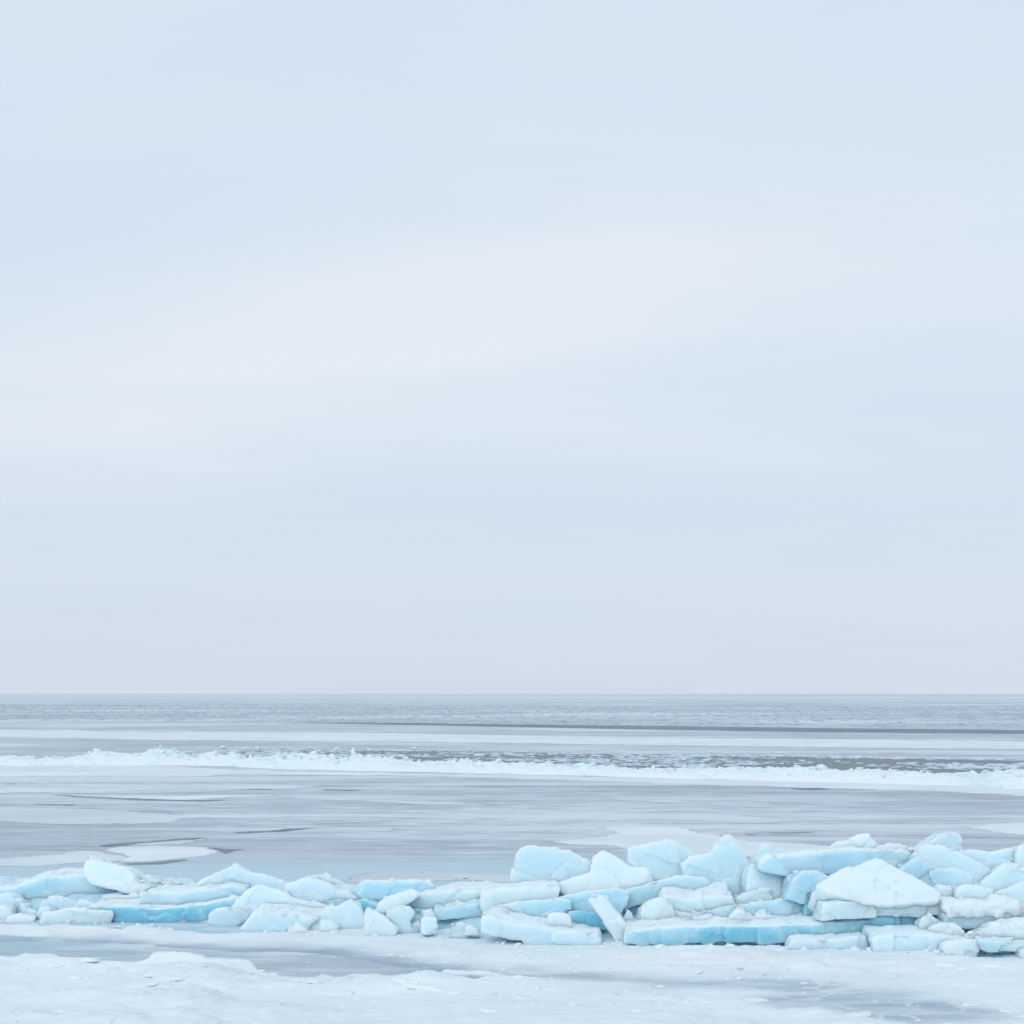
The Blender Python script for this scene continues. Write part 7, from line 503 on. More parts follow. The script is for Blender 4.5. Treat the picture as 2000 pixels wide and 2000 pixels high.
     [(14.85, 70.39), (14.98, 70.45), (15.08, 70.31), (15.2, 70.31), (15.31, 70.23), (15.44, 70.19), (15.57, 70.13), (15.69, 69.95), (15.86, 70.02), (16.06, 70.08), (16.18, 69.98), (16.26, 69.85), (16.37, 69.85), (16.54, 69.91), (16.69, 69.83), (16.81, 69.74), (16.91, 69.63), (17.05, 69.58), (17.19, 69.52), (17.29, 69.44), (17.39, 69.3), (17.48, 69.2), (17.61, 69.17), (17.78, 69.24), (17.92, 69.24), (18.07, 69.21), (18.22, 69.14), (18.31, 69.01), (18.33, 68.8), (18.42, 68.75), (18.52, 68.6), (18.61, 68.46), (18.77, 68.33), (18.99, 68.25), (19.21, 68.29), (19.33, 68.24), (19.39, 68.15), (19.45, 68.06), (19.58, 67.99), (19.75, 67.94), (19.86, 67.89), (19.89, 67.86), (19.97, 67.83), (20.06, 67.71), (20.2, 67.64), (20.31, 67.6), (20.46, 67.58), (20.61, 67.58), (20.69, 67.45), (20.82, 67.38), (20.97, 67.38), (21.11, 67.35), (21.22, 67.26), (21.34, 67.22), (21.47, 67.17), (21.59, 67.1), (21.67, 67.01), (21.78, 67.02), (21.95, 67.08), (22.01, 66.86), (22.05, 66.68), (22.19, 66.58), (22.32, 66.53), (22.36, 66.47), (22.46, 66.45), (22.6, 66.46), (22.73, 66.42), (22.88, 66.4), (22.95, 66.36), (23.07, 66.29), (23.21, 66.24), (23.38, 66.23), (23.52, 66.18), (23.61, 66.13), (23.72, 66.1), (23.81, 66.03), (23.94, 66.02), (24.09, 66.02), (24.23, 65.98), (24.3, 65.83), (24.4, 65.77), (24.49, 65.66), (23.91, 64.06), (23.31, 62.5), (22.75, 61.08), (22.2, 59.67), (22.05, 59.75), (21.98, 59.78), (21.92, 59.91), (21.84, 59.98), (21.77, 60.02), (21.66, 60.07), (21.61, 60.21), (21.57, 60.33), (21.5, 60.39), (21.46, 60.59), (21.38, 60.7), (21.25, 60.79), (21.11, 60.82), (21.04, 60.98), (20.97, 61.09), (20.88, 61.2), (20.78, 61.25), (20.69, 61.29), (20.56, 61.36), (20.43, 61.4), (20.31, 61.51), (20.2, 61.59), (20.13, 61.71), (20.06, 61.88), (20.03, 62.07), (19.94, 62.1), (19.8, 62.13), (19.65, 62.22), (19.53, 62.31), (19.44, 62.42), (19.33, 62.51), (19.26, 62.65), (19.17, 62.75), (19.14, 62.81), (19.05, 62.89), (18.92, 62.99), (18.78, 63.08), (18.68, 63.26), (18.57, 63.44), (18.44, 63.51), (18.34, 63.52), (18.24, 63.53), (18.18, 63.62), (18.1, 63.73), (17.99, 63.85), (17.91, 64.12), (17.84, 64.28), (17.75, 64.45), (17.62, 64.67), (17.52, 64.78), (17.43, 64.94), (17.34, 65.08), (17.29, 65.25), (17.21, 65.47), (17.1, 65.55), (17.0, 65.64), (16.9, 65.8), (16.83, 65.97), (16.7, 66.09), (16.64, 66.39), (16.58, 66.67), (16.52, 66.82), (16.4, 66.8), (16.33, 67.05), (16.22, 67.2), (16.11, 67.37), (16.01, 67.56), (15.88, 67.63), (15.78, 67.8), (15.69, 68.04), (15.52, 68.12), (15.41, 68.29), (15.31, 68.45), (15.23, 68.64), (15.12, 68.73), (15.04, 69.01), (14.97, 69.26), (14.89, 69.54), (14.82, 69.91)], False),
    ('water_crack', '', '', 'crack', 3, 'structure',
     [(-13.78, 45.46), (-13.68, 45.48), (-13.59, 45.44), (-13.48, 45.41), (-13.37, 45.4), (-13.26, 45.43), (-13.18, 45.48), (-13.09, 45.41), (-12.98, 45.3), (-12.86, 45.18), (-12.73, 45.08), (-12.62, 45.01), (-12.47, 44.93), (-12.36, 44.87), (-12.23, 44.79), (-12.09, 44.69), (-11.99, 44.59), (-11.88, 44.52), (-11.77, 44.49), (-11.66, 44.44), (-11.55, 44.42), (-11.46, 44.37), (-11.35, 44.33), (-11.25, 44.28), (-11.16, 44.23), (-11.05, 44.2), (-10.91, 44.15), (-10.85, 44.13), (-10.76, 44.05), (-10.66, 44.01), (-10.53, 43.98), (-10.45, 43.94), (-10.36, 43.86), (-10.27, 43.78), (-10.17, 43.73), (-10.07, 43.65), (-9.94, 43.58), (-9.79, 43.52), (-9.69, 43.48), (-9.59, 43.44), (-9.45, 43.44), (-9.37, 43.46), (-9.28, 43.44), (-9.2, 43.41), (-9.1, 43.37), (-9.02, 43.34), (-8.9, 43.33), (-8.78, 43.29), (-8.69, 43.26), (-8.6, 43.24), (-8.53, 43.33), (-8.51, 43.45), (-8.45, 43.56), (-8.37, 43.64), (-8.29, 43.71), (-8.16, 43.53), (-8.05, 43.38), (-7.94, 43.26), (-8.0, 43.19), (-8.09, 43.12), (-8.18, 43.03), (-8.27, 42.97), (-8.35, 42.91), (-8.4, 42.82), (-8.48, 42.76), (-8.57, 42.67), (-8.66, 42.66), (-8.74, 42.68), (-8.85, 42.73), (-8.9, 42.74), (-8.97, 42.78), (-9.04, 42.81), (-9.13, 42.85), (-9.28, 42.88), (-9.41, 42.92), (-9.52, 42.96), (-9.65, 42.96), (-9.72, 42.96), (-9.81, 42.98), (-9.9, 43.01), (-9.97, 43.04), (-10.06, 43.07), (-10.16, 43.12), (-10.22, 43.14), (-10.32, 43.2), (-10.45, 43.26), (-10.55, 43.33), (-10.66, 43.38), (-10.8, 43.41), (-10.89, 43.44), (-10.98, 43.5), (-11.09, 43.57), (-11.2, 43.6), (-11.29, 43.65), (-11.38, 43.7), (-11.5, 43.75), (-11.61, 43.82), (-11.71, 43.88), (-11.82, 43.99), (-11.92, 44.06), (-12.01, 44.15), (-12.12, 44.21), (-12.2, 44.3), (-12.31, 44.39), (-12.43, 44.45), (-12.58, 44.55), (-12.7, 44.62), (-12.85, 44.73), (-12.95, 44.81), (-13.03, 44.89), (-13.13, 44.97), (-13.24, 45.05), (-13.4, 45.18), (-13.54, 45.29), (-13.66, 45.4)], False),
    ('water_crack', '', '', 'crack', 3, 'structure',
     [(-13.03, 41.69), (-12.95, 41.7), (-12.88, 41.68), (-12.79, 41.64), (-12.73, 41.63), (-12.66, 41.65), (-12.56, 41.66), (-12.45, 41.61), (-12.37, 41.59), (-12.26, 41.56), (-12.15, 41.51), (-12.05, 41.49), (-11.93, 41.49), (-11.83, 41.49), (-11.79, 41.11), (-11.89, 41.12), (-11.98, 41.12), (-12.04, 41.15), (-12.14, 41.17), (-12.25, 41.19), (-12.33, 41.2), (-12.39, 41.2), (-12.51, 41.22), (-12.59, 41.26), (-12.69, 41.29), (-12.78, 41.33)], True),
    ('water_crack', '', '', 'crack', 3, 'structure',
     [(-9.32, 48.88), (-9.2, 48.85), (-9.08, 48.84), (-8.98, 48.81), (-8.88, 48.77), (-8.78, 48.73), (-8.66, 48.7), (-8.52, 48.67), (-8.4, 48.63), (-8.3, 48.61), (-8.2, 48.6), (-8.1, 48.59), (-8.04, 48.54), (-7.92, 48.49), (-7.78, 48.49), (-7.66, 48.43), (-7.6, 48.38), (-7.52, 48.36), (-7.43, 48.33), (-7.48, 48.11), (-7.54, 47.88), (-7.64, 47.93), (-7.73, 47.93), (-7.81, 47.92), (-7.86, 47.9), (-7.95, 47.9), (-8.03, 47.92), (-8.16, 47.97), (-8.26, 47.99), (-8.38, 47.99), (-8.5, 48.05), (-8.57, 48.09), (-8.68, 48.14), (-8.75, 48.15), (-8.85, 48.14), (-8.95, 48.11)], False),
    ('water_crack', '', '', 'crack', 3, 'structure',
     [(-6.17, 48.4), (-6.04, 48.34), (-5.93, 48.29), (-5.77, 48.24), (-5.62, 48.16), (-5.51, 48.13), (-5.42, 48.12), (-5.29, 48.07), (-5.18, 48.03), (-5.06, 47.94), (-4.97, 47.85), (-4.89, 47.77), (-4.8, 47.73), (-4.73, 47.64), (-4.81, 47.55), (-4.92, 47.49), (-5.06, 47.42), (-5.16, 47.48), (-5.26, 47.5), (-5.37, 47.5), (-5.48, 47.5), (-5.61, 47.55), (-5.75, 47.6), (-5.89, 47.86), (-6.0, 48.11)], False),
    ('water_crack', '', '', 'crack', 3, 'structure',
     [(-8.17, 30.41), (-8.14, 30.46), (-8.11, 30.5), (-8.09, 30.57), (-8.04, 30.63), (-8.0, 30.67), (-7.94, 30.73), (-7.89, 30.77), (-7.84, 30.82), (-7.79, 30.85), (-7.75, 30.91), (-7.68, 30.95), (-7.62, 31.01), (-7.56, 31.06), (-7.49, 31.11), (-7.45, 31.16), (-7.38, 31.21), (-7.34, 31.26), (-7.3, 31.31), (-7.25, 31.36), (-7.18, 31.4), (-7.13, 31.48), (-7.09, 31.52), (-7.06, 31.56), (-7.02, 31.62), (-6.96, 31.67), (-6.88, 31.72), (-6.79, 31.77), (-6.74, 31.83), (-6.68, 31.89), (-6.63, 31.93), (-6.58, 31.98), (-6.53, 32.05), (-6.4, 31.81), (-6.45, 31.76), (-6.49, 31.71), (-6.53, 31.65), (-6.57, 31.58), (-6.61, 31.5), (-6.67, 31.45), (-6.72, 31.39), (-6.77, 31.33), (-6.84, 31.27), (-6.89, 31.2), (-6.94, 31.12), (-6.98, 31.07), (-7.02, 31.02), (-7.1, 30.97), (-7.18, 30.92), (-7.23, 30.86), (-7.27, 30.81), (-7.32, 30.76), (-7.36, 30.68), (-7.41, 30.62), (-7.45, 30.56), (-7.51, 30.5), (-7.55, 30.46), (-7.59, 30.4), (-7.64, 30.35), (-7.69, 30.3), (-7.73, 30.23), (-7.79, 30.18), (-7.85, 30.12), (-7.89, 30.05), (-7.96, 30.0), (-8.08, 30.21)], True),
    ('water_crack', '', '', 'crack', 3, 'structure',
     [(-5.9, 29.91), (-5.82, 29.87), (-5.73, 29.83), (-5.68, 29.79), (-5.62, 29.74), (-5.55, 29.71), (-5.51, 29.7), (-5.43, 29.68), (-5.34, 29.65), (-5.24, 29.63), (-5.18, 29.62), (-5.24, 29.46), (-5.27, 29.27), (-5.32, 29.1), (-5.34, 28.93), (-5.35, 28.74), (-5.43, 28.91), (-5.51, 29.11), (-5.6, 29.3), (-5.71, 29.49), (-5.79, 29.69)], True),
    ('water_crack', '', '', 'crack', 3, 'structure',
     [(8.88, 48.68), (8.94, 48.66), (9.08, 48.73), (9.18, 48.77), (9.29, 48.8), (9.41, 48.85), (9.51, 48.86), (9.57, 48.89), (9.67, 48.92), (9.82, 48.97), (9.86, 48.61), (9.9, 48.25), (9.88, 47.89), (9.78, 47.83), (9.69, 47.79), (9.58, 47.77), (9.46, 47.73), (9.35, 47.68), (9.25, 47.64), (9.17, 47.6), (9.04, 47.58), (8.98, 47.86), (8.9, 48.09), (8.83, 48.38)], False),
    ('water_crack', '', '', 'crack', 3, 'structure',
     [(4.99, 32.96), (5.03, 32.93), (5.09, 32.9), (5.13, 32.86), (5.18, 32.83), (5.25, 32.73), (5.31, 32.6), (5.25, 32.61), (5.16, 32.62), (5.09, 32.6), (5.02, 32.6), (4.98, 32.59)], True),
    ('water_crack', '', '', 'crack', 3, 'structure',
     [(5.53, 33.24), (5.63, 33.23), (5.72, 33.21), (5.8, 33.21), (5.89, 33.2), (5.96, 33.2), (6.0, 33.21), (6.05, 33.23), (6.14, 33.26), (6.19, 33.3), (6.3, 33.33), (6.36, 33.34), (6.43, 33.35), (6.53, 33.2), (6.44, 33.16), (6.33, 33.13), (6.26, 33.12), (6.19, 33.08), (6.1, 33.06), (6.03, 33.04), (5.98, 33.02), (5.89, 32.98), (5.82, 33.01), (5.75, 33.03), (5.7, 33.09), (5.63, 33.11), (5.58, 33.14)], True),
    ('water_crack', '', '', 'crack', 3, 'structure',
     [(-6.07, 33.18), (-6.03, 33.22), (-5.99, 33.27), (-5.94, 33.31), (-5.87, 33.35), (-5.8, 33.4), (-5.73, 33.44), (-5.65, 33.46), (-5.57, 33.49), (-5.46, 33.51), (-5.38, 33.54), (-5.33, 33.58), (-5.28, 33.66), (-5.23, 33.75), (-5.16, 33.82), (-5.11, 33.92), (-5.07, 33.99), (-5.03, 34.07), (-4.99, 34.14), (-4.93, 34.21), (-4.83, 34.22), (-4.73, 34.24), (-4.66, 34.25), (-4.59, 34.29), (-4.51, 34.31), (-4.45, 34.33), (-4.38, 34.36), (-4.31, 34.36), (-4.39, 34.28), (-4.46, 34.18), (-4.51, 34.08), (-4.58, 33.99), (-4.64, 33.9), (-4.71, 33.81), (-4.77, 33.72), (-4.83, 33.63), (-4.87, 33.54), (-4.92, 33.48), (-4.96, 33.44), (-5.01, 33.4), (-5.08, 33.36), (-5.16, 33.33), (-5.27, 33.29), (-5.31, 33.25), (-5.37, 33.19), (-5.43, 33.15), (-5.49, 33.11), (-5.54, 33.08), (-5.58, 33.05), (-5.62, 33.02), (-5.69, 32.99), (-5.77, 33.01), (-5.84, 33.05), (-5.92, 33.1), (-6.0, 33.15)], True),
    ('water_crack', '', '', 'crack', 3, 'structure',
     [(-6.95, 27.19), (-6.9, 27.19), (-6.88, 27.21), (-6.82, 27.23), (-6.76, 27.24), (-6.7, 27.25), (-6.63, 27.28), (-6.57, 27.31), (-6.51, 27.33), (-6.45, 27.34), (-6.4, 27.35), (-6.36, 27.36), (-6.34, 27.4), (-6.32, 27.45), (-6.28, 27.49), (-6.23, 27.55), (-6.21, 27.61), (-6.16, 27.68), (-6.08, 27.73), (-6.0, 27.77), (-5.96, 27.82), (-5.91, 27.87), (-5.86, 27.78), (-5.82, 27.69), (-5.84, 27.61), (-5.89, 27.54), (-5.93, 27.47), (-5.96, 27.39), (-5.97, 27.32), (-6.01, 27.25), (-6.05, 27.16), (-6.07, 27.09), (-6.1, 27.02), (-6.19, 27.0), (-6.25, 26.98), (-6.3, 26.97), (-6.35, 26.97), (-6.39, 26.95), (-6.44, 26.93), (-6.48, 26.9), (-6.53, 26.89), (-6.59, 26.89), (-6.65, 26.88), (-6.72, 26.87), (-6.81, 26.98), (-6.9, 27.09)], True),
    ('water_crack', '', '', 'crack', 3, 'structure',
     [(-23.58, 161.01), (-23.25, 160.81), (-22.88, 161.03), (-22.54, 161.05), (-22.23, 160.96), (-21.87, 160.66), (-21.4, 160.53), (-21.03, 160.57), (-20.67, 160.3), (-20.31, 159.79), (-20.1, 159.59), (-19.78, 159.71), (-19.4, 159.58), (-19.1, 159.39), (-18.83, 159.16), (-18.6, 159.2), (-18.26, 159.42), (-17.99, 159.67), (-17.69, 159.78), (-17.44, 159.84), (-17.11, 159.64), (-16.71, 159.32), (-16.39, 159.18), (-16.14, 159.11), (-15.8, 158.79), (-15.52, 158.76), (-15.16, 158.89), (-14.79, 158.71), (-14.43, 158.66), (-14.04, 158.54), (-13.69, 158.34), (-13.35, 158.34), (-13.07, 158.34), (-12.81, 158.23), (-12.55, 158.48), (-12.17, 158.58), (-11.83, 158.48), (-11.49, 158.19), (-11.21, 158.29), (-10.85, 158.06), (-10.44, 157.6), (-10.19, 157.43), (-9.76, 157.31), (-9.38, 157.44), (-9.1, 157.46), (-8.87, 157.26), (-8.44, 156.67), (-8.17, 155.95), (-7.87, 155.47), (-7.45, 155.35), (-7.01, 155.29), (-6.83, 155.49), (-6.54, 155.31), (-6.26, 154.84), (-5.99, 154.45), (-5.59, 153.85), (-5.34, 153.62), (-5.01, 153.62), (-4.68, 153.66), (-4.28, 153.5), (-3.93, 153.48), (-3.74, 153.46), (-3.54, 153.28), (-3.25, 152.77), (-2.93, 152.44), (-2.6, 151.84), (-2.25, 151.56), (-1.99, 151.72), (-1.5, 151.63), (-1.07, 151.06), (-0.7, 151.05), (-0.43, 150.57), (-0.16, 149.91), (0.1, 149.71), (0.33, 149.57), (0.6, 149.53), (0.9, 149.9), (1.18, 149.76), (1.37, 149.22), (1.6, 149.08), (1.89, 149.02), (2.27, 149.07), (2.73, 149.02), (3.07, 148.82), (3.37, 148.93), (3.63, 148.3), (3.94, 148.36), (4.22, 148.23), (4.39, 148.15), (4.65, 147.96), (4.92, 147.66), (5.26, 146.97), (5.5, 146.97), (5.75, 147.0), (6.03, 147.05), (6.38, 147.11), (6.62, 146.74), (7.0, 146.6), (7.33, 146.75), (7.81, 146.92), (8.13, 146.17), (8.27, 145.88), (8.45, 145.55), (8.71, 145.46), (8.92, 145.33), (9.23, 145.37), (9.52, 145.52), (9.85, 145.2), (10.17, 144.92), (10.37, 144.51), (10.54, 144.13), (10.88, 144.14), (11.24, 144.28), (11.6, 144.22), (12.01, 144.09), (12.34, 143.99), (12.52, 143.63), (12.64, 143.49), (12.89, 143.75), (13.13, 143.75), (13.47, 143.56), (13.77, 143.27), (14.09, 143.48), (14.37, 143.38), (14.65, 143.19), (14.93, 142.93), (15.11, 142.55), (15.37, 142.22), (15.65, 141.69), (16.02, 141.84), (16.3, 141.8), (16.49, 141.44), (16.68, 141.2), (16.89, 141.11), (17.09, 140.87), (17.31, 140.2), (17.6, 140.24), (17.88, 140.1), (18.1, 139.95), (18.36, 139.81), (18.64, 139.54), (18.96, 139.43), (19.24, 139.37), (19.45, 139.17), (19.68, 138.94), (19.98, 138.87), (20.29, 138.86), (20.47, 138.56), (20.73, 138.36), (20.97, 138.23), (21.18, 138.1), (21.39, 138.22), (21.63, 138.11), (21.91, 138.0), (22.13, 137.67), (22.46, 137.46), (22.76, 137.36), (23.07, 137.08), (23.41, 136.97), (23.76, 136.77), (23.98, 136.49), (24.23, 136.42), (24.4, 136.23), (24.52, 136.04), (24.75, 135.95), (25.02, 135.87), (25.23, 135.71), (25.37, 135.63), (25.68, 135.36), (25.98, 135.12), (26.16, 134.58), (26.36, 134.28), (26.5, 134.06), (26.68, 134.02), (26.9, 133.85), (27.15, 133.78), (27.36, 133.71), (27.69, 133.94), (28.1, 134.08), (28.46, 134.05), (28.66, 133.73), (28.81, 133.48), (29.03, 133.17), (29.26, 133.24), (29.33, 132.89), (29.55, 132.72), (29.94, 132.92), (30.22, 132.77), (30.44, 132.52), (30.68, 132.19), (30.92, 131.93), (31.1, 131.72), (31.28, 131.64), (31.57, 131.73), (31.81, 131.85), (32.0, 131.66), (32.24, 131.27), (32.58, 131.3), (32.74, 131.09), (32.88, 130.94), (33.05, 130.74), (33.28, 130.74), (33.59, 130.62), (33.79, 130.53), (34.21, 130.87), (34.48, 130.89), (34.69, 130.46), (34.95, 130.08), (35.25, 130.12), (35.51, 129.96), (35.65, 129.59), (35.86, 129.45), (36.13, 129.61), (36.33, 129.4), (36.51, 129.15), (36.72, 129.03), (36.96, 129.02), (37.34, 129.03), (37.55, 129.05), (37.73, 128.99), (37.98, 128.89), (38.29, 128.8), (38.54, 128.61), (38.77, 128.55), (39.14, 128.75), (39.37, 128.67), (39.59, 128.85), (39.77, 128.73), (39.82, 128.42), (40.02, 128.16), (40.14, 127.72), (40.37, 127.63), (40.54, 127.55), (40.87, 127.64), (41.06, 127.47), (41.26, 127.23), (41.41, 127.02), (41.53, 126.75), (41.8, 126.39), (42.16, 126.47), (42.35, 126.32), (42.57, 126.3), (42.76, 126.2), (43.09, 126.23), (43.32, 126.25), (43.64, 126.26), (43.88, 126.22), (44.01, 126.13), (43.99, 125.64), (44.11, 125.38), (44.34, 125.27), (44.52, 125.09), (44.74, 125.12), (44.97, 124.93), (45.14, 124.75), (45.43, 124.81), (45.75, 125.08), (43.59, 119.13), (41.66, 113.78), (41.55, 113.86), (41.34, 113.84), (41.16, 113.87), (40.88, 113.88), (40.69, 114.1), (40.37, 114.08), (40.27, 114.3), (40.17, 114.7), (40.08, 114.91), (39.93, 114.93), (39.67, 114.8), (39.45, 114.78), (39.22, 114.95), (39.08, 115.11), (38.79, 115.11), (38.46, 115.14), (38.13, 115.08), (37.98, 115.22), (37.84, 115.47), (37.54, 115.28), (37.29, 115.29), (37.13, 115.45), (36.98, 115.71), (36.85, 115.78), (36.69, 115.77), (36.48, 115.73), (36.19, 115.77), (36.07, 115.94), (35.88, 116.07), (35.66, 116.22), (35.35, 116.21), (35.13, 116.39), (34.91, 116.43), (34.66, 116.32), (34.42, 116.14), (34.28, 116.13), (34.13, 116.23), (33.9, 116.4), (33.64, 116.52), (33.4, 116.56), (33.19, 116.81), (32.88, 117.01), (32.77, 117.1), (32.52, 117.09), (32.24, 116.94), (32.02, 116.88), (31.84, 116.92), (31.59, 117.0), (31.43, 117.25), (31.25, 117.35), (31.0, 117.45), (30.76, 117.43), (30.54, 117.36), (30.39, 117.6), (30.14, 117.75), (29.92, 117.98), (29.65, 117.92), (29.5, 118.27), (29.41, 118.56), (29.15, 118.51), (28.99, 118.72), (28.83, 118.7), (28.54, 118.7), (28.24, 118.61), (28.07, 118.72), (27.87, 118.75), (27.69, 118.69), (27.42, 118.82), (27.12, 118.94), (26.9, 119.19), (26.59, 118.97), (26.41, 119.23), (26.11, 119.07), (25.99, 119.19), (25.87, 119.42), (25.71, 119.57), (25.49, 119.71), (25.3, 119.97), (24.97, 120.19), (24.65, 120.1), (24.37, 120.07), (24.18, 120.22), (23.95, 120.12), (23.9, 120.38), (23.67, 120.25), (23.44, 120.38), (23.24, 120.56), (23.06, 120.88), (22.74, 121.04), (22.48, 121.16), (22.18, 121.34), (21.93, 121.37), (21.81, 121.5), (21.61, 121.59), (21.41, 121.73), (21.23, 122.02), (20.98, 122.17), (20.73, 122.32), (20.56, 122.42), (20.34, 122.5), (20.06, 122.37), (19.89, 122.7), (19.61, 123.09), (19.43, 123.16), (19.2, 123.44), (18.97, 123.54), (18.76, 123.59), (18.5, 123.45), (18.3, 123.55), (18.05, 123.75), (17.83, 124.09), (17.54, 124.26), (17.35, 124.47), (17.18, 124.79), (16.96, 124.88), (16.71, 125.14), (16.41, 125.32), (16.08, 125.38), (15.82, 125.66), (15.6, 125.76), (15.46, 125.96), (15.19, 125.83), (14.94, 126.01), (14.74, 126.22), (14.62, 126.54), (14.4, 126.78), (14.14, 126.95), (13.87, 126.96), (13.62, 127.06), (13.31, 126.94), (13.1, 127.15), (12.89, 127.53), (12.69, 127.59), (12.5, 127.71), (12.25, 127.98), (11.97, 128.12), (11.7, 128.27), (11.52, 128.48), (11.33, 128.71), (10.99, 128.73), (10.69, 128.69), (10.49, 129.17), (10.27, 129.39), (10.09, 129.59), (9.87, 129.92), (9.63, 129.95), (9.31, 130.22), (8.93, 130.61), (8.56, 130.61), (8.29, 131.03), (8.01, 131.04), (7.77, 131.06), (7.69, 131.46), (7.5, 131.69), (7.28, 131.93), (7.05, 132.1), (6.81, 132.25), (6.52, 132.46), (6.26, 132.79), (6.03, 133.01), (5.84, 133.36), (5.58, 133.48), (5.25, 133.7), (4.98, 133.82), (4.86, 134.2), (4.56, 134.44), (4.26, 134.8), (3.92, 135.14), (3.6, 135.21), (3.32, 135.18), (3.06, 135.7), (2.82, 135.9), (2.57, 135.8), (2.32, 136.08), (2.02, 136.55), (1.73, 136.68), (1.53, 136.96), (1.18, 137.2), (0.85, 137.18), (0.62, 137.48), (0.49, 137.93), (0.19, 138.06), (-0.1, 138.6), (-0.46, 139.03), (-0.86, 139.01), (-1.15, 139.32), (-1.45, 139.73), (-1.65, 140.5), (-1.93, 140.82), (-2.19, 140.81), (-2.55, 140.85), (-2.83, 140.74), (-3.11, 141.11), (-3.42, 141.64), (-3.63, 141.82), (-3.84, 142.0), (-4.19, 142.48), (-4.51, 142.93), (-4.83, 143.22), (-5.16, 143.65), (-5.46, 143.87), (-5.77, 144.05), (-6.09, 144.42), (-6.38, 144.84), (-6.6, 145.06), (-6.99, 145.41), (-7.17, 145.51), (-7.48, 145.75), (-7.77, 145.83), (-8.1, 145.78), (-8.44, 146.0), (-8.79, 146.46), (-9.16, 147.11), (-9.52, 147.32), (-9.88, 147.63), (-10.14, 147.87), (-10.53, 148.31), (-10.81, 148.37), (-11.17, 148.66), (-11.56, 148.93), (-11.88, 148.84), (-12.09, 149.23), (-12.29, 149.86), (-12.57, 150.33), (-12.95, 150.68), (-13.28, 151.1), (-13.61, 151.38), (-13.89, 151.78), (-14.27, 152.1), (-14.52, 152.34), (-14.83, 152.7), (-15.28, 153.39), (-15.69, 153.76), (-16.1, 153.83), (-16.51, 154.12), (-16.82, 154.29), (-17.22, 154.55), (-17.43, 154.81), (-17.72, 155.28), (-17.96, 155.28), (-18.31, 155.48), (-18.66, 156.16), (-18.99, 156.36), (-19.37, 156.47), (-19.83, 156.63), (-20.25, 156.88), (-20.53, 157.34), (-20.94, 158.44), (-21.28, 159.15), (-21.56, 159.2), (-21.9, 159.45), (-22.33, 159.78), (-22.64, 159.72), (-23.16, 160.35)], False),
    ('water_crack', '', '', 'crack', 3, 'structure',
     [(-16.96, 51.08), (-16.82, 51.2), (-16.7, 51.31), (-16.58, 51.4), (-16.43, 50.57), (-16.64, 50.87)], False),
    ('water_crack', '', '', 'crack', 3, 'structure',
     [(-1.18, 25.29), (-1.12, 25.27), (-1.08, 25.25), (-1.04, 25.22), (-0.99, 25.2), (-0.93, 25.2), (-0.89, 25.18), (-0.83, 25.15), (-0.8, 25.15), (-0.74, 25.13), (-0.69, 25.11), (-0.62, 25.1), (-0.56, 25.09), (-0.5, 25.07), (-0.44, 25.06), (-0.38, 25.05), (-0.33, 25.04), (-0.28, 25.02), (-0.22, 25.0), (-0.16, 24.99), (-0.1, 24.98), (-0.06, 24.97), (-0.03, 24.95), (0.01, 24.94), (0.07, 24.93), (0.07, 24.72), (0.01, 24.73), (-0.04, 24.74), (-0.09, 24.75), (-0.12, 24.76), (-0.16, 24.76), (-0.21, 24.77), (-0.27, 24.78), (-0.32, 24.78), (-0.39, 24.79), (-0.45, 24.79), (-0.5, 24.79), (-0.54, 24.8), (-0.57, 24.81), (-0.62, 24.82), (-0.66, 24.84), (-0.73, 24.86), (-0.79, 24.88), (-0.84, 24.9), (-0.89, 24.92), (-0.95, 24.95), (-1.0, 24.97), (-1.04, 24.98), (-1.08, 25.01), (-1.12, 25.14)], True),
    ('snow_patch', 'bright wind blown snow streaks just behind ridge, left of flat topped block', 'snow patch', 'drift', 1, None,
